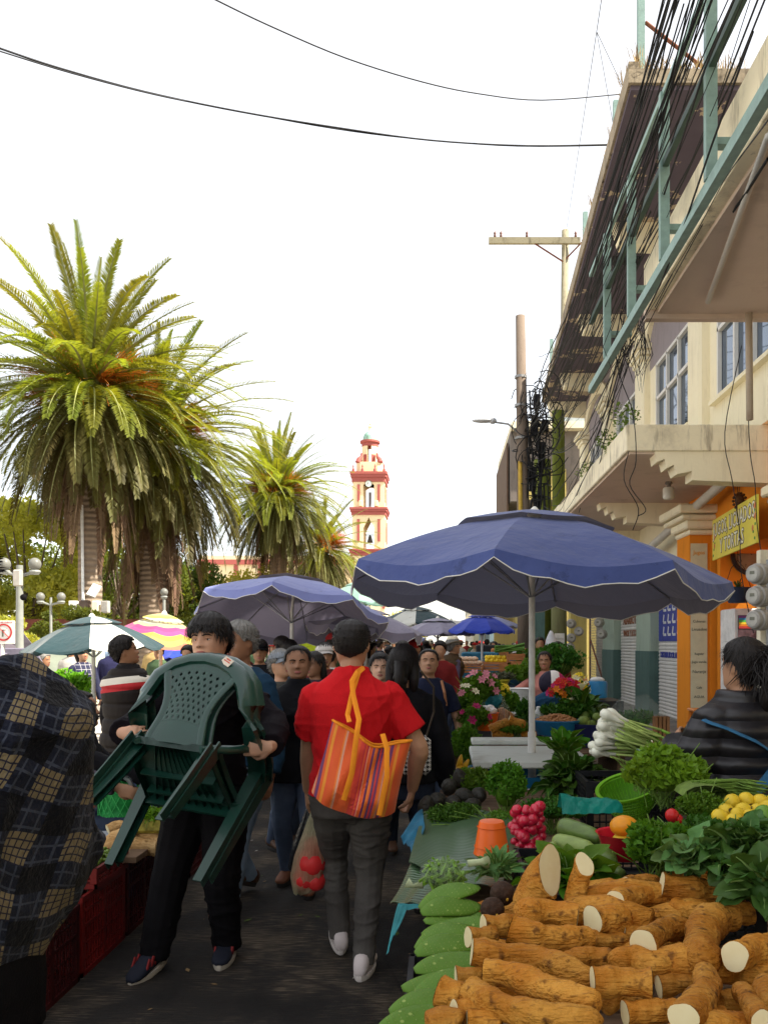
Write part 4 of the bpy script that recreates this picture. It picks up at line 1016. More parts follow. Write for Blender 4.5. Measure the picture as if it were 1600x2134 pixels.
ST=[(0.72,0.62,0.12),(0.75,0.45,0.3),(0.4,0.5,0.2),(0.72,0.62,0.12),(0.6,0.6,0.5),(0.75,0.6,0.3),(0.6,0.08,0.25),(0.62,0.1,0.3),(0.75,0.6,0.1),(0.8,0.55,0.15),(0.8,0.25,0.15),(0.8,0.35,0.25)]
parasol('rainbow striped beach parasol of pink, yellow and coral bands',(at(335,0,10.5).x,10.5),1.62,1.93,0.62,cloth_mat('striped_parasol_cloth',(1,1,1),0.45,stripes=ST),rot=5,tilt=(4,9),valance=0.02,piping=None)
parasol('pale grey mauve parasol over the crates behind the hat man',(at(912,0,15.5).x,15.5),1.78,2.02,0.72,GY,rot=8,valance=0.04,piping=None)
parasol('bright ultramarine parasol farther down the right side',(at(1004,0,15).x,15),1.82,2.1,0.62,B3,rot=12,valance=0.05,piping=None)
parasol('dark green and cream parasol glimpsed between the two blue ones',(at(868,0,18).x,18),2.02,2.35,0.85,G1,rot=0,m2=GW,panels=[0,1,1,0,0,1,0,0],valance=0.05,piping=None)
parasol('pale green parasol top behind the violet blue one',(at(755,0,26).x,26),2.9,3.55,1.3,cloth_mat('pale_green_cloth',(0.25,0.42,0.35),.3),valance=0.05,piping=None)
parasol('small blue parasol behind the boy with the chair',(at(372,0,17).x,17),1.3,1.5,0.55,B3,valance=0.03,piping=None)
WT=cloth_mat('white_tent_cloth',(0.75,0.74,0.72),0.4)
tents=[(700,24,1.75,1.3,WT,'white'),(748,30,1.9,1.6,WT,'white'),(790,26,1.9,1.4,WT,'white'),(828,34,2.2,1.8,WT,'white'),(770,22,1.62,1.0,B2,'small violet'),(660,27,1.8,1.2,WT,'white'),(812,21,1.7,0.9,B2,'small violet'),(730,40,2.4,1.9,WT,'white'),(858,44,2.3,1.9,WT,'white'),(560,24,1.7,1.1,cloth_mat('coral_cloth',(.6,.12,.1),.4),'coral'),(640,19,1.62,0.9,cloth_mat('coral_pink_cloth',(.7,.3,.3),.4),'pink'),(940,30,2.0,1.4,WT,'cream'),(1010,34,2.3,1.5,B2,'violet')]
for(x,d,z,r,m,w)in tents:
 parasol(w+' parasol in the crowded distance %s'%{700:'left of the thin white pole',748:'just right of the thin white pole',790:'above the braided girl',828:'under the green and cream one',770:'low above the pale woman',660:'behind the red shirt man',812:'right above the crowd',730:'tallest of the white ones',858:'beside the far small tree',560:'above the woman in the black jacket',640:'behind the head of the red shirt man',940:'beyond the ultramarine one',1010:'near the brown awning'}[x],(at(x,0,d).x,d),z,z+.3*r,r,m,valance=0.05,piping=None,ribs=False,vent=False,group='distant market parasols')
lime=MB().box((0,0,0),(0.9,0.02,0.42));o=lime.build('lime_banner',mat('lime_cloth',(0.55,0.65,0.03),.6,trans=.3),loc=tuple(at(662,1338,14)));o.rotation_euler=(0.1,R(-8),0);tag(o,'bright lime green cloth hung beneath the violet blue parasol','cloth')
# ------------------------------------------------------------------ people
def remesh(mb,voxel,smooth=2,disp=None,name='body'):
 """fuse overlapping closed shapes into one continuous surface"""
 me=mb.mesh(name,SKIN)
 o=bpy.data.objects.new(name+'_tmp',me);scene.collection.objects.link(o)
 m=o.modifiers.new('r','REMESH');m.mode='VOXEL';m.voxel_size=voxel
 if smooth:s=o.modifiers.new('s','SMOOTH');s.factor=0.5;s.iterations=smooth
 out=bpy.data.meshes.new_from_object(o.evaluated_get(bpy.context.evaluated_depsgraph_get()))
 bpy.data.objects.remove(o);bpy.data.meshes.remove(me)
 out.polygons.foreach_set('use_smooth',np.ones(len(out.polygons),dtype=bool))
 if disp:
  n=len(out.vertices);co=np.empty(n*3,dtype=np.float32);no=np.empty(n*3,dtype=np.float32)
  out.vertices.foreach_get('co',co);out.vertices.foreach_get('normal',no);co=co.reshape(-1,3);no=no.reshape(-1,3)
  co+=no*disp(co)[:,None].astype(np.float32);out.vertices.foreach_set('co',co.ravel())
 out.name=name;out.update();return out
def folds(seed,amp,f=9.0,fz=16.0):
 """cloth folds: a few crossed ridged waves"""
 g=np.random.RandomState(seed);W_=[(g.normal(size=3)*np.array([f,f,fz])*g.uniform(.4,1.2),g.uniform(0,6.28),g.normal(size=3)*5.0,g.uniform(0,6.28))for _ in range(9)]
 def fn(co):
  r=np.zeros(len(co))
  for k,p,k2,p2 in W_:
   r+=(1-np.abs(np.sin(co@k+p+1.9*np.sin(co@k2+p2))))**3*(0.5+0.5*np.sin(co@k2*1.7+p))
  return(r/3.2-0.3)*amp*(0.75+0.5*np.sin(co@W_[0][2]*1.3))
 return fn
def skin_mat(name,c):
 m=mat(name,c,0.5,0.08,14,bump=0.08,bscale=180,spec=0.35,col2=tuple(min(1,v*f)for v,f in zip(c,(1.14,1.08,1.02))))
 m.node_tree.nodes['Principled BSDF'].inputs['Subsurface Weight'].default_value=0.0
 return m
SKIN=skin_mat('skin_tan',(0.42,0.23,0.14));SKIN_L=skin_mat('skin_light',(0.62,0.37,0.26));SKIN_D=skin_mat('skin_brown',(0.3,0.15,0.085));SKIN_B=skin_mat('skin_boy',(0.52,0.29,0.19))
def hair_mat(name,c,c2):
 n=NT(name,0.5);g=n.noise(30,3,stretch=(6,6,0.6));n.color(n.mix(g,c,c2));n.bump(n.noise(60,3,stretch=(5,5,.4)),0.5,.006);n.b.inputs['Specular IOR Level'].default_value=0.22;return n.m
HAIRB=hair_mat('hair_black',(0.006,0.005,0.005),(0.02,0.015,0.013));HAIRG=hair_mat('hair_grey',(0.09,0.085,0.08),(0.3,0.29,0.27))
EYEW=mat('eye_white',(0.55,0.5,0.46),0.25);IRIS=mat('iris_dark',(0.02,0.01,0.006),0.15);LIP=mat('lips',(0.33,0.11,0.09),0.45);BROW=mat('eyebrow',(0.015,0.011,0.01),0.8);BROWG=mat('eyebrow_grey',(0.25,0.24,0.22),.8)
# --- the head. local frame: origin at the neck pivot (base of skull), +y is where it looks
HZ=0.235
def head_w(t):
 k=[(0,.02),(.03,.036),(.10,.053),(.2,.064),(.35,.0715),(.5,.0755),(.65,.078),(.78,.0755),(.88,.063),(.95,.043),(.985,.023),(1,.004)]
 return np.interp(t,[a for a,_ in k],[b for _,b in k])
def head_f(t):
 k=[(0,.062),(.03,.078),(.10,.088),(.2,.087),(.35,.088),(.5,.088),(.62,.092),(.75,.088),(.87,.068),(.94,.043),(.985,.018),(1,.004)]
 return np.interp(t,[a for a,_ in k],[b for _,b in k])
def head_b(t):
 k=[(0,-.01),(.05,.0),(.12,.03),(.22,.06),(.35,.084),(.5,.098),(.65,.104),(.78,.098),(.88,.078),(.95,.05),(.985,.025),(1,.004)]
 return np.interp(t,[a for a,_ in k],[b for _,b in k])
def gs(x,c,s):return np.exp(-((x-c)/s)**2)
def head_pts(A,T,infl=0.0,fat=1.0,feat=True):
 """A angle (0 = front), T height 0..1 -> xyz"""
 w=head_w(T)*fat+infl;f=head_f(T)+infl;b=head_b(T)+infl
 c,s=np.cos(A),np.sin(A);e=0.86
 x=w*np.sign(s)*np.abs(s)**e
 y=np.where(c>0,f*np.abs(c)**0.95,-b*np.abs(c)**0.9)
 z=T*HZ
 if feat:
  fr=np.clip(c,0,1)
  y=y+fr*(0.026*gs(x,0,.0095+.006*gs(T,.37,.05))*np.interp(T,[.30,.345,.37,.42,.52,.58],[0,.75,1,.82,.3,0]))
  y=y+fr*0.008*(gs(x,.014,.008)+gs(x,-.014,.008))*gs(T,.355,.025)
  y=y-fr*0.011*(gs(x,.032,.015)+gs(x,-.032,.015))*gs(T,.495,.04)
  y=y+fr*0.004*(gs(x,.03,.022)+gs(x,-.03,.022))*gs(T,.585,.03)
  y=y+fr*0.005*(gs(x,.042,.02)+gs(x,-.042,.02))*gs(T,.38,.07)
  y=y+fr*0.008*gs(x,0,.024)*(gs(T,.255,.02)+.9*gs(T,.205,.02))-fr*.004*gs(x,0,.026)*gs(T,.23,.009)-fr*.004*gs(x,0,.02)*gs(T,.165,.02)
  y=y+fr*0.006*gs(x,0,.02)*gs(T,.07,.05)
 return np.stack([x,y,z],-1)
def head_grid(mb,infl=0.0,fat=1.0,M=None,na=44,nt=46,feat=True,mod=None):
 T=np.concatenate([np.linspace(0,1,nt)]);A=np.linspace(0,2*PI,na,endpoint=False)
 TT,AA=np.meshgrid(T,A,indexing='ij');P=head_pts(AA,TT,infl,fat,feat)
 if mod is not None:P=mod(P,AA,TT)
 rs=[]
 for i in range(nt):
  r=[Vector(p)for p in P[i]]
  if M is not None:r=[M@p for p in r]
  rs.append(r)
 mb.rings(rs)
def face_y(x,t,infl=0.0,fat=1.0):
 a=np.linspace(-1.2,1.2,241);P=head_pts(a,np.full_like(a,t),infl,fat);i=np.argmin(np.abs(P[:,0]-x));return float(P[i,1])
def two_bone(a,c,l1,l2,hint):
 a,c,hint=Vector(a),Vector(c),Vector(hint);d=c-a;L=min(d.length,(l1+l2)*0.999);dn=d.normalized()
 if d.length>L:c=a+dn*L
 x=(L*L+l1*l1-l2*l2)/(2*L);h=math.sqrt(max(0,l1*l1-x*x));hp=hint-dn*hint.dot(dn)
 if hp.length<1e-5:hp=Vector((0,1,0))
 return a+dn*x+hp.normalized()*h,c
def limb(mb,pts,rads,n=12,sub=4):
 """smooth tapered limb through joints"""
 pts=[Vector(p)for p in pts];P=[];Rr=[]
 for i in range(len(pts)-1):
  for k in range(sub):
   t=k/sub
   p0=pts[max(i-1,0)];p1=pts[i];p2=pts[i+1];p3=pts[min(i+2,len(pts)-1)]
   cr=0.5*((2*p1)+(p2-p0)*t+(2*p0-5*p1+4*p2-p3)*t*t+(3*p1-p0-3*p2+p3)*t**3)
   P.append(p1.lerp(p2,t).lerp(cr,0.5));Rr.append(rads[i]*(1-t)+rads[i+1]*t)
 P.append(pts[-1]);Rr.append(rads[-1]);mb.tube(P,Rr,n)
def hand(mb,wrist,direction,palm_n,side,curl=0.5,s=1.0,spread=0.12):
 """palm, four fingers and a thumb; direction = where fingers point, palm_n = where the palm faces"""
 d=Vector(direction).normalized();nrm=Vector(palm_n);nrm=(nrm-d*nrm.dot(d)).normalized();x=d.cross(nrm).normalized()*side
 w=Vector(wrist);T=lambda a,b,c:w+(x*a+d*b+nrm*c)*s
 rs=[]
 for b,hw,th in((-0.01,.027,.019),(0.02,.031,.017),(0.05,.039,.015),(0.08,.042,.013),(0.095,.039,.011)):
  rs.append([T(hw*math.cos(2*PI*k/14),b,th*math.sin(2*PI*k/14))for k in range(14)])
 mb.rings(rs)
 for fx,ln,r in((.031,.074,.0092),(.0105,.084,.0095),(-.0105,.078,.009),(-.031,.06,.008)):
  p=Vector((fx,.086,0));ang=0.12+curl*.25;out=[T(*(p+Vector((0,-.02,0))))];rr=[r*1.05]
  for seg,f in enumerate((.46,.3,.24)):
   dx=spread*fx/.03*(1-curl)
   p=p+Vector((dx*ln*f,math.cos(ang)*ln*f,math.sin(ang)*ln*f));out.append(T(*p));rr.append(r*(1-.1*(seg+1)));ang+=curl*1.25
  mb.tube(out,[v*s for v in rr],8)
  mb.ball(out[-1],rr[-1]*s*.98,8,6)
 p0,p1,p2,p3=(.018,.012,.004),(.045,.04,.012),(.054,.068,.02+.018*curl),(.05-.012*curl,.092,.028+.03*curl)
 mb.tube([T(*p0),T(*p1),T(*p2),T(*p3)],[.016*s,.0135*s,.0115*s,.0095*s],8);mb.ball(T(*p3),.0095*s,8,6)
def garment_torso(mb,S,top,bottom,infl,female=False,lean=(0,0),fat=1.0,wide=1.0,hem_out=0.0):
 """stack of ellipses from hem to neck; S maps normalised coordinates"""
 prof=[(.44,.168,.118,-.005),(.50,.172,.122,-.008),(.555,.160,.115,0),(.61,.148,.108,.0),(.67,.156,.115,.0),(.72,.172,.122,-.002),(.765,.186,.116,-.008),(.795,.172,.098,-.012),(.82,.132,.08,-.012),(.845,.078,.066,-.008),(.865,.055,.056,.0)]
 if female:prof=[(.44,.175,.125,-.01),(.50,.178,.13,-.012),(.555,.155,.11,0),(.61,.135,.1,.003),(.67,.145,.112,.008),(.72,.158,.13,.012),(.765,.166,.112,-.002),(.80,.158,.09,-.01),(.825,.12,.072,-.01),(.845,.068,.06,-.006),(.865,.05,.052,.0)]
 rs=[];n=28
 for z,w,d,yo in prof:
  if z<bottom-1e-6 or z>top+1e-6:continue
  q=1+hem_out*max(0,(.56-z)/.12)
  w=(w*(fat if z<.7 else 1+(fat-1)*.5)*wide+infl)*q;d=(d*fat+infl)*q;e=0.85
  rs.append([S((w*math.copysign(abs(math.cos(2*PI*k/n))**e,math.cos(2*PI*k/n)),yo+d*math.copysign(abs(math.sin(2*PI*k/n))**e,math.sin(2*PI*k/n)),z))for k in range(n)])
 mb.rings(rs)
def person(label,loc,face=0.0,H=1.65,skin=None,hair='short',hairm=None,top=None,sleeve='long',top_bottom=.47,bottom=None,shoe=None,sole=None,female=False,fat=1.0,lhand=None,rhand=None,legs=None,head=(0,0,0),lean=0.0,voxel=0.011,seated=None,collar=0.0,shoe_col=None,infl=0.014,group=None,eyes=True,expr=0.0,curl=0.5,lhd=None,rhd=None,vest=None,seed=1,cap=None,pleg=1.0,bald=False,face_fat=1.0,hscale=1.0,wrist_r=1.0,twist=0.0,hat=None,fold_amp=.012,apron=None,elbow_hint=None,lowskirt=False,hands=True,shoulder=1.0,armfat=1.0):
 """lhand/rhand: wrist position in the person's frame (x right, y forward, z up, metres)"""
 skin=skin or SKIN;hairm=hairm or HAIRB;bottom=bottom or JEANS;shoe=shoe or SHOEB
 t=thing('person',label,'person',(loc[0],loc[1],loc[2]if len(loc)>2 else 0.0),R(face),group)
 k=H/1.7
 hipz=.50*H if seated is None else seated+0.08
 dz=hipz-.50*H
 LB=Matrix.Rotation(-R(lean),3,'X');hip=Vector((0,0,hipz));TW=Matrix.Rotation(R(twist),3,'Z')
 def S(p):
  v=Vector((p[0]*k,p[1]*k,(p[2]-.50)*H));f=min(1,max(0,(p[2]-.46)/.12));M=Matrix.Rotation(-R(lean)*f,3,'X')
  return hip+TW@(M@v)
 def leg_pts(i):
  sx=(-1,1)[i]
  h=hip+Vector((sx*.09*k,0,-.02*H))
  if seated is not None:
   kn=h+Vector((sx*.06,.42*k,.02));an=kn+Vector((0,.05,-(kn.z-.09)));return h,kn,an,Vector((0,1,0)),0.0
  dx,dy,lift,toe=(legs[i]if legs else(0,0,0,0))
  an=Vector((sx*.095*k+dx,dy-.01,.085+lift));kn,an=two_bone(h,an,.226*H,.222*H,(0.15*sx,1,0));ta=math.radians(toe)
  return h,kn,an,Vector((sx*.18,1,0)).normalized(),ta
 LG=[leg_pts(0),leg_pts(1)]
 shl=[S((-.172*shoulder,-.01,.783)),S((.172*shoulder,-.01,.783))]
 ARM=[]
 for i,hp in enumerate((lhand,rhand)):
  sx=(-1,1)[i]
  if hp is None:hp=(sx*.27*k,.06,.47*H+dz)
  hint=(elbow_hint or{}).get(i,(sx*.5,-1,-.25))
  el,wr=two_bone(shl[i],hp,.175*H,.152*H,hint);ARM.append((shl[i],el,wr))
 nb=S((0,-.005,.845));HM=TW.to_4x4()@Matrix.Rotation(-R(lean)*.8,4,'X')
 hr=Matrix.Rotation(R(head[0]),4,'Z')@Matrix.Rotation(-R(head[1]),4,'X')@Matrix.Rotation(R(head[2]),4,'Y')
 hs=k*hscale
 HMat=Matrix.Translation(nb+Vector((0,0.008,0.012))*k)@HM@hr@Matrix.Translation(Vector((0,.0,.01))*hs)@Matrix.Scale(hs,4)
 # ---- body: one continuous surface
 mb=MB()
 head_grid(mb,0,face_fat,HMat)
 for sx in(-1,1):
  ec=HMat@Vector((sx*(.0765*face_fat),-.012,.49*HZ));mb.ball(ec,(.010*hs,.018*hs,.031*hs),10,8,(HM@hr).to_3x3())
 limb(mb,[S((0,-.02,.78)),S((0,-.015,.83)),HMat@Vector((0,-.012,.03)),HMat@Vector((0,-.01,.09))],[.062*k,.056*k,.054*k,.052*k])
 garment_torso(mb,S,.845,.44,-.012,female,fat=fat)
 for i in range(2):
  a,e,w=ARM[i];limb(mb,[S(((-1,1)[i]*.13,-.01,.785)),a,e,e.lerp(w,.3),w],[.045*k,.047*k*armfat,.041*k*armfat,.041*k*armfat,.027*k*wrist_r])
  hd=(lhd,rhd)[i]
  if hands:
   fd,pn=hd if hd else(((w-e).normalized()+Vector((0,.15,-.2))),(-(-1,1)[i],.15,0))
   hand(mb,w,fd,pn,(1,-1)[i]*(1 if True else 1),curl,k)
  h,kn,an,fo,ta=LG[i];limb(mb,[h,kn,an],[.085*k,.055*k,.036*k])
 link('body',remesh(mb,voxel,1,name='body'),t).data.materials[0]=skin
 # ---- face
 if eyes:
  def FP(x,tt,out=0.0):return HMat@Vector((x,face_y(x,tt,0,face_fat)+out,tt*HZ))
  RM=(HM@hr).to_3x3()
  for sx in(-1,1):
   ey=MB().ball(FP(sx*.031,.497,-.0045),(.0145*hs,.0085*hs,.0068*hs),12,8,RM).build('eye',EYEW,t,smooth=True)
   MB().ball(FP(sx*.031,.4975,.0022),(.0058*hs,.0032*hs,.0062*hs),10,6,RM).build('iris',IRIS,ey,smooth=True)
   MB().tube([FP(sx*.015,.495,.002),FP(sx*.024,.522,.0045),FP(sx*.036,.525,.004),FP(sx*.048,.5,.001)],[.0016*hs,.0026*hs,.0028*hs,.0016*hs],6).build('eyelid',skin if eyes!='made_up' else BROW,t,smooth=True)
   MB().tube([FP(sx*.013,.572-.01*expr,.002),FP(sx*.026,.592,.003),FP(sx*.04,.592+.004,.002),FP(sx*.054,.57,.0)],[(.003*hs,.003*hs),(.004*hs,.004*hs),(.0035*hs,.0035*hs),(.0015*hs,.0015*hs)],6).build('eyebrow',BROWG if hairm==HAIRG else BROW,t,smooth=True)
   MB().ball(FP(sx*.0075,.337,.001),(.0042*hs,.003*hs,.0025*hs),8,5,RM).build('nostril',IRIS,t,smooth=True)
  MB().tube([FP(-.026,.228,.0),FP(-.012,.243,.0),FP(0,.24,.001),FP(.012,.243,.0),FP(.026,.228,0)],[(.001*hs,.002*hs),(.004*hs,.0045*hs),(.004*hs,.004*hs),(.004*hs,.0045*hs),(.001*hs,.002*hs)],8).tube([FP(-.024,.226,.0),FP(-.01,.209,.0005),FP(.01,.209,.0005),FP(.024,.226,0)],[(.001*hs,.002*hs),(.0045*hs,.006*hs),(.0045*hs,.006*hs),(.001*hs,.002*hs)],8).build('lips',LIP,t,smooth=True)
  # ---- hair
 hg=np.random.RandomState(seed)
 if not bald:
  def hairline(A):
   a=np.abs(((A+PI)%(2*PI))-PI)
   side={'short':.30,'crop':.33,'fringe':.32,'long':.18,'braid':.16,'bun':.22,'pony':.24,'bald':.3}.get(hair,.3)
   fl={'fringe':.70,'short':.80,'crop':.82,'bun':.86,'pony':.86}.get(hair,.81)
   return np.interp(a,[0,.55,.95,1.25,1.6,2.2,PI],[fl,fl-.02,fl-.13,.52,.56,side,side-.12])
  th={'short':.016,'crop':.009,'fringe':.019,'long':.016,'braid':.015,'bun':.010,'pony':.011}.get(hair,.014)
  def mod(P,A,T):
   hl=hairline(A);m=np.clip((T-hl)/.05,0,1);m=m*m*(3-2*m)
   rad=P-np.array([0,-.01,.125]);rad/=np.linalg.norm(rad,axis=-1,keepdims=True)+1e-9
   rough={'short':.007,'crop':.0025,'fringe':.004}.get(hair,.0015)
   nz=np.sin(A*23+T*9+seed)*.5+np.sin(A*41-T*17+seed*2)*.5
   topb=np.clip((T-.75)/.25,0,1)*{'short':.012,'fringe':.012,'crop':.006}.get(hair,.004)
   return P+rad*(-.012*(1-m)+(th+topb+nz*rough)*m)[...,None]
  mb=MB();head_grid(mb,0,face_fat,HMat,72,60,False,mod)
  V3=HMat.to_3x3()
  if hair=='bun':mb.ball(HMat@Vector((0,-.125,.15)),(.04,.036,.04),14,10,V3)
  if hair=='pony':mb.tube([HMat@Vector(v)for v in((0,-.1,.16),(.01,-.145,.15),(.02,-.165,.09),(.0,-.15,.0),(-.01,-.13,-.08))],[.022,.042,.05,.042,.012],12)
  if hair in('long','braid'):
   for sx in(-1,1):mb.tube([HMat@Vector(v)for v in((sx*.05,-.02,.19),(sx*.078,-.04,.12),(sx*.076,-.055,.04),(sx*.07,-.07,-.05))],[.02,.026,.03,.022],10)
   mb.tube([HMat@Vector(v)for v in((0,-.085,.15),(0,-.1,.06),(0,-.1,-.03),(0,-.1,-.14 if hair=='long' else-.05))],[(.06,.04),(.072,.035),(.075,.03),(.04,.02)],14)
  mb.build('hair',hairm,t,smooth=True)
  ns={'short':1100,'crop':700,'fringe':1300,'braid':500,'pony':500,'bun':300,'long':500}.get(hair,500)
  if voxel<.0125:
   A=hg.uniform(0,2*PI,ns*2);T=hg.uniform(.2,1.0,ns*2)**.8;ok=T>hairline(A)+.03;A,T=A[ok][:ns],T[ok][:ns]
   P=head_pts(A,T,th*.9,face_fat,False);mb=MB()
   for a_,t_,p in zip(A,T,P):
    p=Vector(p);rad=(p-Vector((0,-.01,.12))).normalized();down=Vector((0,0,-1))-rad*rad.dot(Vector((0,0,-1)))
    if hair=='fringe':l=hg.uniform(.03,.06);d=(down.normalized()if down.length>.2 else Vector((hg.normal()*.6,1,0)).normalized())+rad*.28+Vector((hg.normal()*.2,.15 if math.cos(a_)>-.3 else 0,0))
    elif hair in('short','crop'):l=hg.uniform(.012,.028)*(1 if hair=='short' else .6);d=rad*1.0+down*.5+Vector((hg.normal()*.35,hg.normal()*.35,.3))
    else:l=hg.uniform(.03,.07);d=down+rad*.08+Vector((hg.normal()*.1,)*3)
    d.normalize();sd=d.cross(rad).normalized()*.0022 if d.cross(rad).length>.01 else Vector((.002,0,0))
    b0=p-rad*.004;m0=b0+d*l*.6;e0=b0+d*l+Vector((0,0,-.15*l))+(-rad*.25*l if hair=='fringe' else Vector())
    mb.add([HMat@v for v in(b0-sd,b0+sd,m0+sd*.8,m0-sd*.8,e0)],[(0,1,2,3),(3,2,4)])
   if hair=='fringe':
    for i in range(170):
     x=-.062+.124*hg.rand();t0=.82+hg.rand()*.06;l0=.60+.05*hg.rand()+(.03 if abs(x+.01)<.012 else 0)-.8*abs(x)**1.3
     pa=Vector((x*.9,face_y(x*.9,t0)+.012,t0*HZ));pb=Vector((x,face_y(x,.74)+.018,.74*HZ));pc=Vector((x*1.06+.004,face_y(x,max(.55,l0))+.008,l0*HZ));w=Vector((.0035,0,0))
     mb.add([HMat@v for v in(pa-w,pa+w,pb+w,pb-w,pc)],[(0,1,2,3),(3,2,4)])
   mb.build('hair_strands',hairm,t,fixn=False)
 else:
  pass
 if hat=='cowboy':
  HT=mat('cream_felt_hat',(0.72,0.66,0.5),.8,.08,5,bump=.15,bscale=80);mb=MB();rs=[]
  for r,z in((.075,.175),(.1,.165),(.13,.163),(.165,.17)):
   rs.append([HMat@Vector((r*math.cos(a)*(.95 if r>.12 else .88),r*math.sin(a)*1.12-.005,z+(.035*(abs(math.cos(a))**3)*(r-.07)/.095)-.012*abs(math.sin(a))*(r-.07)/.095+.0))for a in[2*PI*q/32 for q in range(32)]])
  mb.rings(rs,cap=False);mb.v+=[]
  mb.build('hat_brim',HT,t,smooth=True)
  mb=MB();rs=[]
  for r,z in((.086,.165),(.083,.20),(.076,.245),(.06,.275),(.03,.272),(.008,.262)):rs.append([HMat@Vector((r*math.cos(a)*.92,r*math.sin(a)*1.1-.005,z-(.012 if abs(math.sin(a))<.3 and z>.25 else 0)))for a in[2*PI*q/24 for q in range(24)]])
  mb.rings(rs).build('hat_crown',HT,t,smooth=True)
  MB().rings([[HMat@Vector((.088*math.cos(a)*.92,.088*math.sin(a)*1.1-.005,z))for a in[2*PI*q/24 for q in range(24)]]for z in(.168,.185)],cap=False).build('hat_band',mat('brown_hat_band',(.1,.06,.03),.6),t,smooth=True)
 if cap:
  mb=MB()
  def cm(P,A,T):
   m=np.clip((T-.66)/.03,0,1);rad=P-np.array([0,-.01,.125]);rad/=np.linalg.norm(rad,axis=-1,keepdims=True)+1e-9
   return P+rad*(-.02*(1-m)+.022*m)[...,None]
  head_grid(mb,0,face_fat,HMat,40,40,False,cm);mb.build('cap_crown',cap,t,smooth=True)
  mb=MB();rows=[]
  for q in range(5):
   r=q/4;rows.append([HMat@Vector((math.sin(a)*(.085),math.cos(a)*(.095+.075*r*max(0,math.cos(a))**.5)+.005,.66*HZ+.012-.018*r-.02*abs(math.sin(a))**2*r))for a in[R(-78+156*w/14)for w in range(15)]])
  mb.sheet(rows);
  n0=len(mb.v);mb.v+=[(x,y,z-.004)for x,y,z in mb.v];mb.f+=[tuple(i+n0 for i in reversed(f))for f in mb.f];mb.mi=[0]*len(mb.f)
  mb.build('cap_visor',cap,t,smooth=True,fixn=False)
  # ---- clothes
 if top:
  mb=MB();garment_torso(mb,S,.845 if collar<=0 else .865,top_bottom,infl,female,fat=fat,hem_out=0.02,wide=1.0)
  for i in range(2):
   a,e,w=ARM[i];sh0=S(((-1,1)[i]*.13,-.01,.785))
   if sleeve=='long':limb(mb,[sh0,a,e,e.lerp(w,.5),w-(w-e).normalized()*.01],[.05*k,(.046+infl)*k*armfat,(.046+infl)*k*armfat,(.047+infl)*k*armfat,(.036+infl)*k*armfat])
   elif sleeve=='short':limb(mb,[sh0,a,a.lerp(e,.4),a.lerp(e,.72)],[.05*k,(.045+infl)*k*armfat,(.053+infl)*k*armfat,(.056+infl)*k*armfat])
   elif sleeve=='none':limb(mb,[sh0,a],[.058*k,.04*k])
  if collar>0:mb.tube([S((0,-.012,.82)),S((0,-.005,.845+collar))],[(.078*k,.07*k),(.072*k,.066*k)],20)
  link('jacket' if sleeve=='long' else 'shirt',remesh(mb,voxel*1.05,2,folds(seed,fold_amp),'jacket' if sleeve=='long' else 'shirt'),t).data.materials[0]=top
  if vest:
   mb=MB();garment_torso(mb,S,.845,.44,infl+.022,female,fat=fat)
   mb.tube([S((0,-.012,.81)),S((0,-.005,.87))],[(.095*k,.085*k),(.078*k,.072*k)],20)
   for i in range(2):mb.ball(S(((-1,1)[i]*.15,-.01,.79)),(.06*k,.075*k,.06*k),12,8)
   qf=lambda co:-.012*np.exp(-((((co[:,2]-.62)%.115)-.02)/.012)**2)
   link('vest',remesh(mb,voxel*1.05,1,qf,'vest'),t).data.materials[0]=vest
 mb=MB()
 if not lowskirt:
  garment_torso(mb,S,.61,.44,.004,female,fat=fat)
  mb.ball(hip+Vector((0,-.01,-.03*H)),(.155*k*fat,.125*k*fat,.09*k),16,10)
  for i in range(2):
   h,kn,an,fo,ta=LG[i]
   bot=an+Vector((0,-.005,-.035));limb(mb,[h+Vector((0,0,.03)),h+(kn-h)*.35,kn,kn.lerp(bot,.5),bot],[.1*k*fat*pleg,.092*k*fat*pleg,.068*k*pleg,.064*k*pleg,.053*k*pleg])
  tr=link('trousers',remesh(mb,voxel*1.05,2,folds(seed+5,fold_amp*.8,6,26),'trousers'),t);tr.data.materials[0]=bottom
  # ---- shoes
 sole=sole or SOLEB
 for i in range(2):
  h,kn,an,fo,ta=LG[i]
  M=Matrix.Rotation(math.atan2(-fo.x,fo.y),4,'Z')@Matrix.Rotation(-ta,4,'X')
  o=Vector((an.x,an.y,an.z-.085));rot=lambda p:o+Vector((0,0,.085))+M@(Vector(p)-Vector((0,0,.085)))
  rs=[]
  for y,w,z0,z1 in((-.085,.012,.03,.06),(-.078,.03,.022,.095),(-.05,.036,.02,.115),(0,.04,.02,.118),(.04,.042,.02,.1),(.08,.046,.02,.08),(.12,.047,.02,.066),(.155,.04,.02,.055),(.178,.02,.025,.045)):
   zc=(z0+z1)/2;hz=(z1-z0)/2;rs.append([rot((w*k*math.copysign(abs(math.cos(a))**.8,math.cos(a)),y*k,zc+hz*math.copysign(abs(math.sin(a))**.75,math.sin(a))))for a in[2*PI*q/14 for q in range(14)]])
  sh=MB().rings(rs).build('shoe',shoe,t,smooth=True)
  rs=[[rot((w*k*math.cos(a),y0*k+l*k*math.sin(a),z))for a in[2*PI*q/18 for q in range(18)]]for z,w,l,y0 in((0.0,.045,.13,.047),(.012,.049,.135,.047),(.028,.048,.134,.047))]
  MB().rings(rs).build('sole',sole,sh,smooth=40)
 t['_']=0;del t['_']
 return t,dict(S=S,H=HMat,ARM=ARM,LEG=LG,k=k,hip=hip,sh=shl)
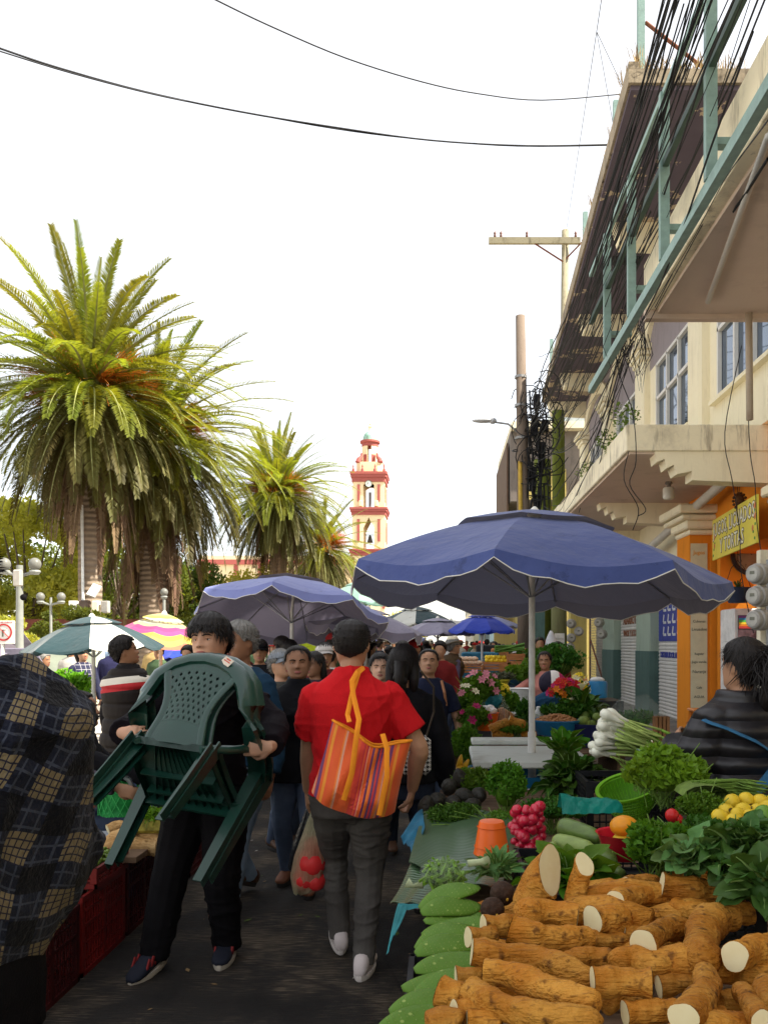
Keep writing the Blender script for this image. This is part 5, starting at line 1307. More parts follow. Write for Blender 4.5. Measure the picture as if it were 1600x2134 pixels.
def fabric(name,c,rough=.85,var=.2,scale=7,bump=.25,bscale=220,**kw):return mat(name,c,rough,var,scale,bump=bump,bscale=bscale,spec=.08,**kw)
def denim(name,c,c2):
 n=NT(name,.8);g=n.noise(5,4);f=n.noise(180,2,stretch=(1,1,.4));cc=n.mix(n.smooth(g,.35,.7),c,c2);cc=n.mix(n.math('MULTIPLY',f,.3),cc,(c2[0]*1.5,c2[1]*1.4,c2[2]*1.3));n.color(cc);n.bump(f,.2,.004);n.b.inputs['Specular IOR Level'].default_value=.2;return n.m
JEANS=denim('blue_denim',(0.035,0.05,0.085),(0.08,0.11,0.17));JEANL=denim('light_blue_denim',(0.1,0.15,0.22),(0.2,0.27,0.36));GREYJ=denim('charcoal_grey_denim',(0.045,0.04,0.037),(0.085,0.078,0.07));DARKJ=denim('navy_denim',(0.012,0.018,0.035),(0.03,0.045,0.08))
SHOEB=mat('brown_leather',(0.09,0.045,0.025),.5,.3,12);SOLEB=mat('dark_rubber',(0.03,0.027,0.025),.8);WSOLE=mat('cream_rubber_sole',(0.45,0.4,0.33),.7,.15,12);WSHOE=mat('pinkish_white_trainer',(0.6,0.52,0.5),.6,.08,8);BLKC=fabric('black_cloth',(0.006,0.0055,0.0065));NAVYSH=mat('navy_suede',(0.01,0.012,0.022),.8)
# ---- the man in the red polo shirt, seen from behind
RED=fabric('red_pique_cotton',(0.55,0.012,0.016),.8,.1)
man,A=person('man in red polo shirt and charcoal jeans seen from behind with an orange striped bag',(-.44,3.98),face=4,H=1.69,skin=SKIN,hair='crop',top=RED,sleeve='short',top_bottom=.475,bottom=GREYJ,shoe=WSHOE,sole=mat('white_rubber',(.6,.54,.5),.6),fat=1.14,voxel=.0068,legs=[(0.03,.18,.03,-20),(-.035,-.1,0,0)],lhand=(-.24,.26,.72),rhand=(.30,.10,.84),infl=.02,collar=.022,seed=3,eyes=False,head=(-4,3,0),pleg=1.0,face_fat=1.06,armfat=1.15,fold_amp=.026,elbow_hint={0:(-.4,-1,-.2),1:(1.2,-.8,-.1)},curl=.8,shoulder=1.04)
# ---- woven orange striped tote
def stripes_mat():
 n=NT('striped_woven_tote',.6);v=n.math('ADD',n.math('MULTIPLY',n.x,1.0),n.math('MULTIPLY',n.math('SINE',n.math('MULTIPLY',n.z,7)),.008))
 g=random.Random(4);OR=(0.8,.11,.015);cols=[OR,(.7,.05,.03),(.75,.35,.22),(.85,.3,.02),(.12,.03,.14),(.8,.1,.02),(.7,.45,.3),(.05,.04,.14),(.6,.03,.04),(.85,.2,.02)]
 st=[];p=0
 while p<1 and len(st)<31:st.append((p,cols[g.randrange(len(cols))]if g.random()<.62 else OR));p+=g.choice((.014,.022,.03,.045))
 f=n.math('FRACT',n.math('MULTIPLY',n.math('ADD',v,1.0),3.3));f2=n.math('FRACT',n.math('MULTIPLY',n.math('ADD',v,1.0),3.1));
 c1=n.ramp(f2,st,True);w=n.noise(240,2,stretch=(1,1,1));c=n.mix(n.math('MULTIPLY',w,.3),c1,(.35,.06,.02))
 n.L.new(c,n.b.inputs['Base Color']);n.bump(w,.25,.004);n.b.inputs['Sheen Weight'].default_value=.2;n.b.inputs['Specular IOR Level'].default_value=.3
 return n.m
TOTE=stripes_mat();STRAP=fabric('orange_strap',(0.85,.28,.02),.6,.1)
bag=thing('tote_bag','orange striped woven tote bag hanging from the shoulder of the man in red','bag',tuple(at(752,1612,3.68)));bag.scale=(.9,.9,.8);bag.rotation_euler=(0,R(15),R(6))
def bagpt(u,v,s):
 w=.205*(1-.03*math.sin(v*PI))*(1+.05*(1-v));x=u*w;e=max(0,1-abs(u)**3.2);d=(.1*(1-v*.62)*min(1,.25+3.2*v)**.6+.01)*e**.6
 z=-.2+.42*v+.03*(abs(u)**2)*v-.05*v*math.exp(-((u-.15)/.45)**2)-.03*(1-v)*(1-u*u)+.035*(1-v)*abs(u)**4
 wob=.009*math.sin(6*u+5*v*s)+.006*math.sin(14*v+7*u)+.004*math.sin(17*u-9*v)
 return(x,s*(d+wob*e),z)
mb=MB()
N_=26
for s in(-1,1):mb.sheet([[bagpt(-1+2*i/N_,j/N_,s)for i in range(N_+1)]for j in range(N_+1)])
mb.sheet([[bagpt(-1+2*i/N_,0,-1)for i in range(N_+1)],[bagpt(-1+2*i/N_,0,1)for i in range(N_+1)]])
mb.build('bag_body',TOTE,bag,smooth=60,fixn=False)
MB().sheet([[Vector(bagpt(-.55+.75*i/8,.1+.42*j/6,-1))+Vector((0,-.006,0))for i in range(9)]for j in range(7)]).build('front_pocket',TOTE,bag,fixn=False)
rim=[]
for s in(-1,1):
 q=[Vector(bagpt((-1+2*i/16)*s*-1,1,s))for i in range(17)];rim+=q
MB().tube(rim+[rim[0]],.007,6,cap=False).build('rim_binding',STRAP,bag)
def strap(pts,w=.013,name='strap',parent=bag,m=STRAP,th=.0025):return MB().tube(pts,[(w,th)]*len(pts),8,ref=(0,1,0)).build(name,m,parent,smooth=30)
inv=Matrix.Translation(bag.location)@bag.rotation_euler.to_matrix().to_4x4()@Matrix.Diagonal((.9,.9,.8,1));inv=inv.inverted()
def W2B(x,y,d):return inv@at(x,y,d)
strap([W2B(716,1668,3.57),W2B(733,1610,3.56),W2B(742,1540,3.57),W2B(748,1500,3.6),W2B(736,1450,3.7),W2B(733,1420,3.72),W2B(745,1400,3.8),W2B(755,1392,3.9),W2B(765,1396,4.0)])
strap([W2B(728,1505,3.6),W2B(724,1490,3.66),W2B(735,1440,3.72),W2B(747,1402,3.8),W2B(758,1392,3.9)],.012)
strap([W2B(790,1700,3.57),W2B(806,1620,3.56),W2B(806,1560,3.58),W2B(797,1530,3.62)])
# ---- plastic carrier bags in his other hand
cb=thing('carrier_bag','translucent pale green carrier bag with red fruit hanging beside the man in red','bag',tuple(at(652,1790,4.15)))
inv=Matrix.Translation(-cb.location)
THIN=mat('thin_plastic',(.62,.6,.4),.2,.25,12,trans=.5,stretch=(12,12,1),alpha=.4)
mb=MB();rs=[]
for(x,y,w,d)in((662,1660,.01,.01),(662,1690,.03,.02),(656,1740,.06,.045),(648,1790,.085,.06),(640,1830,.085,.06),(630,1855,.05,.04),(622,1862,.012,.01)):
 c=inv@at(x,y,4.15);rs.append([c+Vector((w*math.cos(a)*(1+.08*math.sin(5*a)),d*math.sin(a)*(1+.1*math.sin(7*a)),.012*math.sin(3*a)))for a in[2*PI*q/24 for q in range(24)]])
mb.rings(rs).build('plastic',THIN,cb,smooth=True)
for(x,y,r)in((650,1798,.075),(636,1830,.06),(658,1835,.055),(655,1765,.05)):MB().ball(inv@at(x,y,4.15),r,14,10).build('contents',mat('red_package',(.6,.03,.03),.4,.25),cb,smooth=True)
bb=thing('carrier_bag','black carrier bag hanging behind the pale green one','bag',tuple(at(632,1760,4.3)))
inv=Matrix.Translation(-bb.location);mb=MB();rs=[]
for(x,y,w)in((655,1640,.012),(648,1690,.03),(634,1760,.06),(622,1810,.055),(616,1822,.02)):
 c=inv@at(x,y,4.3);rs.append([c+Vector((w*math.cos(a)*(1+.12*math.sin(5*a)),.7*w*math.sin(a),0))for a in[2*PI*q/20 for q in range(20)]])
mb.rings(rs).build('plastic',mat('black_plastic',(.015,.015,.017),.2,bump=.5,bscale=20),bb,smooth=True)
# ---- the boy carrying a stack of green chairs
BT=fabric('black_hooded_top',(0.008,0.006,0.008))
boy,B=person('boy with black fringe carrying stacked green plastic chairs, black clothes and striped trainers',(-1.17,4.12),face=180-8,H=1.71,skin=SKIN_B,hair='fringe',top=BT,sleeve='long',top_bottom=.46,bottom=BLKC,shoe=NAVYSH,sole=WSOLE,fat=1.0,voxel=.006,legs=[(.0,.02,0,0),(.09,.24,.012,10)],lhand=(-.455,.37,1.11),rhand=(.27,.36,1.16),infl=.024,seed=8,head=(-6,-6,3),curl=.75,hscale=1.03,lhd=((1,.2,-.05),(.1,-1,0)),rhd=((-1,.3,0),(-.1,-1,.0)),collar=.012,pleg=1.3,elbow_hint={0:(-1,-.5,-.6),1:(1,-.5,-.6)},face_fat=1.04,fold_amp=.026)
for i,(nm)in enumerate(('left','right')):
 h,kn,an,fo,ta=B['LEG'][i]
 mb=MB()
 for q in range(3):
  for sx in(-1,1):
   y=.03+q*.028;c=Vector((an.x,an.y,an.z-.085))+Matrix.Rotation(math.atan2(-fo.x,fo.y),3,'Z')@Vector((sx*.041,y,.066-q*.004));MB().box(c,(.008,.011,.05),Matrix.Rotation(math.atan2(-fo.x,fo.y),3,'Z')@Matrix.Rotation(R(28),3,'X')).build('side_stripe',mat('dark_red_stripe',(.22,.02,.02),.7),[c_ for c_ in boy.children if c_.name.startswith('shoe')][i])
# ---- two nested green plastic armchairs held against his chest, their backs towards us
CHG=mat('dark_green_plastic',(0.006,0.04,0.028),0.3,.15,6,bump=.06,bscale=90,spec=.5,coat=.15)
def armchair(label,M,lattice=True):
 t=thing('plastic_chair',label,'chair',(0,0,0),group='nested green plastic chairs');t.matrix_world=M
 def ribbon(pts,w,th,up=(0,0,1),n=10):
  return MB().tube(pts,[(a,th)for a in w]if isinstance(w,(list,tuple))else[(w,th)]*len(pts),n)
 arch=[]
 P=[(.27,.22,.61),(.295,.1,.62),(.305,-.03,.62),(.30,-.13,.64),(.278,-.205,.71),(.235,-.255,.80),(.165,-.28,.865),(.085,-.292,.9),(0,-.296,.912)]
 P=P+[(-x,y,z)for x,y,z in P[-2::-1]]
 C=Vector((0,-.1,.5));rs=[]
 for i,p in enumerate(P):
  p=Vector(p);tg=(Vector(P[min(i+1,len(P)-1)])-Vector(P[max(i-1,0)])).normalized()
  f=min(1,abs(i-8)/8);nrm=Vector((0,-1,.25)).lerp(Vector((0,0,1)),f**2).normalized();s=tg.cross(nrm).normalized();nrm=s.cross(tg).normalized();w=.043
  rs.append([p+s*w*a+nrm*b for a,b in((-1.05,-.02),(-1.0,.004),(-.6,.014),(0,.018),(.6,.014),(1.0,.004),(1.05,-.02),(.85,-.018),(.5,-.002),(-.5,-.002),(-.85,-.018))])
 MB().rings(rs).build('arm_hoop',CHG,t,smooth=50)
 def sp(u,v):
  w=.135-.035*math.sin(v*PI)**1.5+.045*v**2.2;z=.44+(.44-.06*abs(u)**2.2)*v;y=-.185-.105*v**.8-.02*(1-u*u)*1.0+.012
  return Vector((u*w,y,z))
 g=MB();nu,nv=11,11
 def patch(u0,u1,v0,v1):pass
 th=.005
 def holes(off):
  for j in range(9):
   v0,v1=.25+.63*j/9,.25+.63*(j+1)/9
   for i in range(-1,8):
    u0=-1+2*(i+(.5 if j%2 else 0))/8;u1=u0+.25
    u0c,u1c=max(-1,u0),min(1,u1)
    if u1c-u0c<.01:continue
    um,vm=(u0+u1)/2,(v0+v1)/2;full=(u0>=-1 and u1<=1)
    if not full:
     q=[sp(u0c,v0),sp(u1c,v0),sp(u1c,v1),sp(u0c,v1)];g.add([p+Vector((0,off,0))for p in q],[(0,1,2,3)]);continue
    o_=[sp(u,v)+Vector((0,off,0))for u,v in((u0,v0),(um,v0),(u1,v0),(u1,vm),(u1,v1),(um,v1),(u0,v1),(u0,vm))]
    hu,hv=.05,(v1-v0)*.38;k_=[sp(u,v)+Vector((0,off*.6,0))for u,v in((um,vm-hv),(um+hu,vm),(um,vm+hv),(um-hu,vm))]
    g.add(o_+k_,[(0,1,8),(0,8,11,7),(1,2,8),(2,3,9,8),(3,4,9),(4,5,10,9),(5,6,10),(6,7,11,10)][:0]+[(0,1,8),(0,8,11),(0,11,7),(1,2,8),(2,9,8),(2,3,9),(3,4,9),(4,10,9),(4,5,10),(5,6,10),(6,11,10),(6,7,11)])
 holes(-.003);holes(.003)
 g.build('back_lattice',CHG,t,fixn=False)
 for f in(1,-1):
  MB().tube([sp(f*1.0,v)+Vector((0,0,0))for v in[i/10 for i in range(11)]],[(.02,.008)]*11,8,ref=(0,1,0)).build('back_rail',CHG,t,smooth=50)
 g=MB();g.sheet([[sp(-1+.2*i,v)+Vector((0,.002,0))for i in range(11)]for v in(0.0,.08,.16,.25)]).sheet([[sp(-1+.2*i,v)+Vector((0,-.002,0))for i in range(11)]for v in(0.0,.08,.16,.25)])
 g.sheet([[sp(-1+.2*i,v)for i in range(11)]for v in(.88,.94,.99)])
 g.build('back_panel',CHG,t,smooth=60,fixn=False)
 g=MB()
 def st(u,v):return Vector((u*(.205+.02*v),-.19+.43*v,.425-.018*(1-u*u)*math.sin(v*PI)+(.03*(1-v)**6)-.02*max(0,v-.85)/.15))
 G=[[st(-1+.2*i,j/10)for i in range(11)]for j in range(11)]
 g.sheet(G);g.sheet([[p+Vector((0,0,-.005))for p in r]for r in G])
 ring=[G[0][i]for i in range(11)]+[G[j][10]for j in range(1,11)]+[G[10][i]for i in range(9,-1,-1)]+[G[j][0]for j in range(9,0,-1)]
 ring.append(ring[0]);g.sheet([[p for p in ring],[p+Vector((p.x*.03,.0,-.042))for p in ring]])
 g.sheet([[p+Vector((p.x*-.02,0,0))for p in ring],[p+Vector((p.x*.0,.0,-.042))for p in ring]])
 g.build('seat',CHG,t,smooth=50,fixn=False)
 rm=MB()
 for i in range(9):a=-.8+.2*i;rm.add([st(a*.45,.02)+Vector((0,0,-.005)),st(a,.98)+Vector((0,0,-.005)),st(a,.98)+Vector((0,0,-.03)),st(a*.45,.02)+Vector((0,0,-.034))],[(0,1,2,3)])
 rm.build('seat_ribs',CHG,t,fixn=False)
 MB().box((0,.14,.4),(.4,.012,.05)).box((0,0,.395),(.38,.01,.04)).build('cross_rib',CHG,t)
 def leg(a,b,c,w0,w1,flare):
  rs=[]
  for p,w in((a,w0),(b,(w0+w1)/2),(c,w1)):
   p=Vector(p);sx=1 if p.x>0 else-1
   rs.append([p+Vector((sx*x*w,y*w*flare,0))for x,y in((.5,-1),(.5,1),(.36,1),(.36,-.72),(-.5,-.72),(-.5,-1))])
  return MB().rings(rs).build('leg',CHG,t)
 for sx in(-1,1):
  leg((sx*.175,-.185,.455),(sx*.18,-.225,.22),(sx*.185,-.27,0),.062,.042,-.6)
  leg((sx*.272,.215,.625),(sx*.25,.225,.33),(sx*.225,.235,0),.068,.042,.62)
 MB().box((0,.215,.385),(.46,.014,.06)).build('front_apron',CHG,t)
 for sx in(-1,1):MB().tube([(sx*.21,.2,.40),(sx*.265,.215,.42)],[(.03,.012)]*2,8).build('arm_brace',CHG,t,smooth=50);MB().tube([(sx*.16,-.2,.42),(sx*.24,-.12,.5),(sx*.28,.0,.62)],[(.014,.02),(.012,.02),(.012,.02)],8).build('arm_brace',CHG,t,smooth=50)
 return t
def eulM(a,b,c):return Matrix.Rotation(c,4,'Z')@Matrix.Rotation(b,4,'Y')@Matrix.Rotation(a,4,'X')
CS=.93
Cc=Vector((-1.231*CS,3.959*CS,EYE+(.982-EYE)*CS+.03))
CM=Matrix.Translation(Cc)@eulM(-.83,.112,-.202)@Matrix.Scale(CS,4)@Matrix.Translation((0,0,-.5))
c1=armchair('dark green plastic armchair held by the boy, its lattice back facing the camera',CM)
c2=armchair('dark green plastic armchair nested inside the nearer one, only its edges showing',CM@Matrix.Translation((0.01,.045,.045)))
st_=MB().box((0,0,0),(.062,.002,.042)).build('price_sticker',mat('paper_sticker',(.6,.52,.42),.7),c1);st_.location=(.115,-.312,.885);st_.rotation_euler=(R(12),R(28),0)
st2=MB().box((0,0,0),(.045,.003,.006)).box((0,0,.012),(.03,.003,.008)).build('sticker_print',mat('sticker_red',(.5,.1,.06),.7),st_)
# ------------------------------------------------------------------ people in the middle distance
def gp(x,d,z=0.0):return((x-920)/F*d,d,z)
def Hof(y,d):return EYE+(1340-y)/F*d
JKB=fabric('black_jacket',(0.008,0.008,0.01),.7);BLUEJ=fabric('teal_blue_jacket',(0.014,0.04,0.075));PLUM=fabric('plum_brown_fabric',(0.05,.03,.04))
person('woman in black zip jacket frowning at the camera, hair tied back tight',gp(622,5.3),face=180,H=1.56,skin=SKIN_D,hair='bun',top=JKB,top_bottom=.44,bottom=JEANS,shoe=mat('tan_boot',(.16,.06,.03),.6),female=True,fat=1.16,voxel=.0075,legs=[(.0,.16,0,0),(.0,-.1,0,0)],seed=12,head=(8,-4,2),infl=.022,collar=.012,face_fat=1.1,expr=1)
person('grey haired man in blue jacket and light jeans walking behind the boy',gp(500,4.95),face=180-24,H=1.70,skin=SKIN_D,hair='short',hairm=HAIRG,top=BLUEJ,top_bottom=.48,bottom=JEANL,fat=1.1,voxel=.0085,legs=[(.02,.22,0,0),(.0,-.2,.04,-20)],seed=14,infl=.022,head=(-12,0,0),pleg=1.1)
person('old man in grey baseball cap looking down to the left',gp(588,6.3),face=180+50,H=1.52,skin=SKIN,hair='short',hairm=HAIRG,top=fabric('grey_olive_coat',(.05,.05,.045)),fat=1.1,voxel=.01,seed=15,cap=fabric('grey_cap_cloth',(.2,.22,.25)),head=(0,-10,0))
person('man in black cap and dark shirt with white print, left of the violet parasol pole',gp(541,8.6),face=180+10,H=1.60,skin=SKIN_D,hair='short',top=JKB,sleeve='short',fat=1.15,voxel=.012,seed=16,cap=BLKC,bottom=DARKJ)
person('woman with long black hair turned away, between jacket woman and red shirt man',gp(655,7.0),face=150,H=1.5,skin=SKIN_D,hair='long',top=PLUM,fat=1.05,voxel=.012,female=True,seed=17,bottom=DARKJ)
person('man in pale cap behind the head of the man in red',gp(676,7.9),face=200,H=1.57,skin=SKIN,hair='short',top=fabric('dark_red_shirt',(.12,.02,.02)),voxel=.013,seed=18,cap=fabric('pale_cap_cloth',(.45,.42,.4)),bottom=DARKJ)
gb_,G_=person('girl with a long black braid and houndstooth bag seen from behind',gp(842,4.72),face=-4,H=1.565,skin=SKIN,hair='braid',top=JKB,top_bottom=.5,bottom=DARKJ,shoe=mat('pink_canvas_shoe',(.55,.35,.36),.7),female=True,fat=1.06,voxel=.0085,legs=[(-.1,-.12,.03,-38),(.0,.12,0,0)],seed=21,eyes=False,infl=.022,head=(-6,-4,0),sole=SOLEB)
HM_=G_['H'];mb=MB()
for k in range(15):
 z=.06-.033*k;x=.012*math.sin(k*2.1);w=.036*(1-.028*k)
 for sx in(-1,1):mb.ball(HM_@Vector((x+sx*w*.42,-.125-.01*math.sin(k*.4),z+(.008 if sx>0 else-.008))),(w*.72,w*.55,w*.7),10,7,Matrix.Rotation(sx*.6,3,'Y'))
mb.tube([HM_@Vector(v)for v in((.0,-.12,-.42),(.005,-.12,-.5),(0,-.115,-.58))],[.014,.022,.004],8)
mb.build('braid',HAIRB,gb_,smooth=True)
hb=thing('handbag','black and white houndstooth shoulder bag with a chain on the braided girl','bag',gp(866,4.5,1.0))
n=NT('houndstooth',.7);cx=n.math('FRACT',n.math('MULTIPLY',n.x,42));cz=n.math('FRACT',n.math('MULTIPLY',n.z,42));cc=n.math('ADD',n.math('GREATER_THAN',cx,.5),n.math('GREATER_THAN',cz,.5));d_=n.math('GREATER_THAN',n.math('FRACT',n.math('MULTIPLY',n.math('ADD',n.x,n.z),84)),.5);f_=n.math('ADD',n.math('MULTIPLY',n.math('COMPARE',cc,1,.1),d_),n.math('COMPARE',cc,2,.1),clamp=True);n.color(n.mix(f_,(.62,.6,.57),(.015,.015,.015)))
MB().box((0,0,-.04),(.17,.09,.22),bevel=.03).build('bag_body',MATS['houndstooth'],hb,smooth=30)
MB().tube([(.06,-.02,.07),(.1,-.03,.2),(.1,-.08,.34),(.03,-.12,.43)],.006,6).build('chain',mat('dark_chain',(.12,.1,.08),.4,metal=.8),hb)
person('pale faced woman with dark hair looking at the camera behind the braided girl',gp(792,6.2),face=178,H=1.50,skin=SKIN_L,hair='long',top=fabric('grey_blue_top',(.06,.07,.09)),female=True,voxel=.008,seed=22,bottom=DARKJ,head=(6,-2,0))
tw_,TW_=person('woman in navy t-shirt and jeans looking down, hair parted and tied back',gp(893,6.7),face=180+6,H=1.53,skin=SKIN,hair='bun',top=fabric('navy_tshirt',(.016,.02,.045)),sleeve='short',top_bottom=.5,bottom=JEANS,female=True,fat=1.12,voxel=.008,seed=23,head=(-4,-12,0),infl=.018,face_fat=1.08,lhand=(-.27,.12,.74))
MB().tube([TW_['S']((-.11,.08,.83)),TW_['S']((-.13,.14,.77)),TW_['S']((-.15,.1,.7))],.012,6).build('shoulder_strap',mat('tan_strap',(.45,.2,.1),.6),tw_)
hm,HMX=person('old man in cream cowboy hat and brown vest leaning over the stall',gp(930,11.6),face=-62,H=1.66,skin=SKIN,hair='short',hairm=HAIRG,top=fabric('purple_grey_shirt',(.09,.07,.11)),vest=fabric('brown_vest',(.07,.045,.025)),voxel=.011,seed=24,hat='cowboy',head=(0,-14,0),lean=12,bottom=DARKJ,fat=1.15)
MB().tube([HMX['H']@Vector((.036,.092,.118))+Vector(),HMX['H']@Vector((.072,.07,.12)),HMX['H']@Vector((.078,.0,.12))],.0025,5).build('glasses',BLKC,hm)
PINK=fabric('dusty_pink_jacket',(.42,.17,.14))
person('market seller girl in dusty pink jacket reaching over the greens',gp(1135,9.4),face=150,H=1.48,skin=SKIN_D,hair='pony',top=PINK,female=True,voxel=.009,seed=25,bottom=DARKJ,lhand=(-.25,.25,.92),rhand=(.26,.42,.98),head=(15,0,0),fat=1.05)
def puffer_mat():
 n=NT('black_puffer',.45);n.color(n.mix(n.noise(5,3),(.012,.011,.013),(.028,.025,.028)))
 h=n.math('ABSOLUTE',n.math('SINE',n.math('MULTIPLY',n.math('ADD',n.z,n.math('MULTIPLY',n.noise(3,2),.03)),44)));n.bump(h,.9,.03);n.b.inputs['Specular IOR Level'].default_value=.45;return n.m
PUF=puffer_mat()
sel,SL=person('market seller in black puffer jacket with blue apron straps, seen from behind',gp(1545,3.4),face=26,H=1.6,skin=SKIN,hair='pony',top=PUF,top_bottom=.47,bottom=DARKJ,female=True,fat=1.25,voxel=.0075,seed=31,infl=.04,collar=.012,lhand=(-.14,.22,1.14),rhand=(.05,.3,1.1),head=(2,-6,0),armfat=1.15,fold_amp=.01)
mb=MB();g=random.Random(5)
for k in range(420):
 p0=SL['H']@Vector((g.gauss(0,.03),-.11,.17+g.gauss(0,.02)));q=[p0];d=Vector((g.gauss(.35,.5),g.gauss(-.6,.3),g.gauss(-.2,.5)))
 for j in range(6):d=d+Vector((g.gauss(0,.45),g.gauss(0,.45),-.32));q.append(q[-1]+d.normalized()*.03)
 mb.tube(q,[.0022]*6+[.0006],3,cap=False)
mb.build('curly_ponytail',HAIRB,sel,fixn=False)
APR=fabric('blue_apron',(.04,.14,.26),.8)
from mathutils.bvhtree import BVHTree
jk=[c_ for c_ in sel.children if c_.name.startswith('jacket')][0].data
bvh=BVHTree.FromPolygons([v.co for v in jk.vertices],[tuple(p.vertices)for p in jk.polygons])
def surf_strap(pts,name,w=.032):
 q=[]
 for i in range(len(pts)-1):
  for k in range(8):
   a_,z_=[pts[i][j]*(1-k/8)+pts[i+1][j]*k/8 for j in(0,1)];c_=SL['S']((0,0,z_));d_=Vector((math.sin(R(a_)),math.cos(R(a_)),0));h_=bvh.ray_cast(c_+d_*.6,-d_)
   if h_[0]:q.append(h_[0]+h_[1]*.006)
 MB().tube(q,[(w,.004)]*len(q),8).build(name,APR,sel,smooth=True)
surf_strap([(-100,.795),(-125,.77),(-150,.745),(-175,.71),(-205,.66),(-240,.60),(-265,.55)],'apron_strap')
surf_strap([(120,.79),(150,.75),(175,.70),(200,.645),(225,.60),(262,.55)],'apron_strap')
surf_strap([(95,.565),(130,.555),(180,.55),(230,.555),(265,.565)],'apron_belt',.02)
MB().tube([SL['S']((-.03,-.205,.5)),SL['S']((-.05,-.215,.46)),SL['S']((-.045,-.215,.40))],[(.018,.004)]*3,8).build('apron_tie',APR,sel)
n=NT('puffer_vest',.7);zz=n.math('ADD',n.z,n.math('MULTIPLY',n.x,-.12));c=n.ramp(n.math('MULTIPLY',zz,.5),[(0,(.013,.009,.008)),(.5965,(.4,.02,.025)),(.6235,(.6,.55,.47)),(.6505,(.013,.009,.008))],True);n.color(c);n.bump(n.noise(12,3),.3,.02)
person('man in quilted dark vest with a white and red band, back turned',gp(268,6.5),face=-28,H=1.63,skin=SKIN_D,hair='short',top=fabric('black_sleeves',(.016,.014,.015)),vest=MATS['puffer_vest'],top_bottom=.47,bottom=fabric('dark_brown_trousers',(.035,.028,.024)),fat=1.22,voxel=.009,seed=33,head=(-38,-14,0),collar=.01,legs=[(0,.08,0,0),(0,-.02,0,0)])
n=NT('navy_check',.8);gx=n.math('LESS_THAN',n.math('FRACT',n.math('MULTIPLY',n.x,15)),.1);gz=n.math('LESS_THAN',n.math('FRACT',n.math('MULTIPLY',n.z,15)),.1);bod=n.band(n.x,-.135,.135);c=n.mix(n.math('MULTIPLY',n.math('MAXIMUM',gx,gz),bod),(.022,.024,.055),(.35,.34,.36));n.color(c)
person('woman in navy checked top and leggings with dark curly hair standing on the sunlit plaza',gp(173,11.8,.06),face=180+48,H=1.47,skin=SKIN,hair='pony',top=MATS['navy_check'],top_bottom=.52,bottom=fabric('navy_leggings',(.03,.027,.06)),shoe=mat('white_trainer',(.7,.7,.7),.6),sole=WSOLE,female=True,fat=1.15,voxel=.011,seed=34,lhand=(-.24,.05,.68),rhand=(.24,.02,.68))
person('man in navy tracksuit jacket with white shoulder stripes on the plaza',gp(236,12.6,.06),face=180+25,H=1.56,skin=SKIN,hair='short',top=fabric('navy_track_jacket',(.022,.022,.06)),bottom=fabric('grey_blue_trousers',(.03,.035,.07)),shoe=mat('blue_trainer',(.02,.06,.35),.5),sole=WSOLE,voxel=.012,seed=35,head=(20,0,0),fat=1.1,legs=[(.1,.3,0,0),(0,-.05,0,0)])
person('child with dark hair and hair clips bending beside the vest man',gp(322,7.4),face=-70,H=1.36,skin=SKIN_D,hair='bun',top=fabric('navy_sports_top',(.02,.02,.06)),female=True,voxel=.012,seed=36,lean=18,bottom=DARKJ)
person('seated man in black with dark face reaching over the crates behind the plaid coat',gp(140,5.0),face=-82,H=1.62,skin=SKIN_D,hair='crop',top=JKB,seated=.4,voxel=.0085,seed=37,rhand=(.10,.60,.72),lhand=(-.12,.5,.7),lean=10,head=(0,-16,0),bottom=DARKJ)
person('seated seller in brown jacket looking down behind the yellow fruit',gp(100,9.0,.06),face=200,H=1.6,skin=SKIN,hair='short',top=fabric('brown_olive_jacket',(.045,.035,.02)),seated=.36,voxel=.012,seed=38,lean=24,head=(0,-30,0),lhand=(-.1,.5,.62),rhand=(.12,.5,.62))
person('grey haired woman in teal cardigan holding her hand to her mouth',gp(92,11.2,.06),face=260,H=1.38,skin=SKIN_D,hair='short',hairm=HAIRG,top=fabric('teal_cardigan',(.03,.12,.16)),voxel=.013,seed=39,female=True,rhand=(.05,.2,1.08))
person('woman with hair ornament and glasses at the far left edge',gp(14,8.2,.06),face=250,H=1.40,skin=SKIN_D,hair='bun',top=fabric('pink_brown_blouse',(.25,.1,.08)),female=True,voxel=.012,seed=40)
by,BY=person('buyer in mauve sleeves bending over the crates, mostly hidden behind the plaid coat',gp(-70,4.0),face=-78,H=1.45,skin=SKIN,hair='bun',top=fabric('mauve_knit',(.07,.06,.08)),female=True,voxel=.0085,seed=41,lean=44,rhand=(.16,.82,.84),lhand=(-.1,.5,.8),head=(0,-20,0),bottom=DARKJ,curl=.6)
pk=thing('snack_packet','shiny silver packet with blue print held out over the crates','packet',tuple(at(272,1632,4.05)));pk.rotation_euler=(R(-50),R(25),R(-35))
mb=MB()
mb.sheet([[(-.055+.011*i,-.075+.015*j,.008*math.sin(i*1.1)*math.sin(j*.9)+.004*math.sin(i*3+j*2))for i in range(11)]for j in range(11)]);mb.sheet([[(-.055+.011*i,-.075+.015*j,-.006+.004*math.sin(i*.8+j))for i in range(11)]for j in range(11)])
mb.build('foil',mat('silver_foil',(.45,.48,.45),.3,.4,14,metal=.7),pk,smooth=True,fixn=False)
mb=MB().sheet([[(-.05+.01*i,.03+.008*j,.0115+.008*math.sin((i+.5)*1.0)*math.sin((j+7)*.5))for i in range(11)]for j in range(5)]);mb.build('blue_label',mat('packet_blue',(.04,.06,.3),.4),pk,fixn=False)
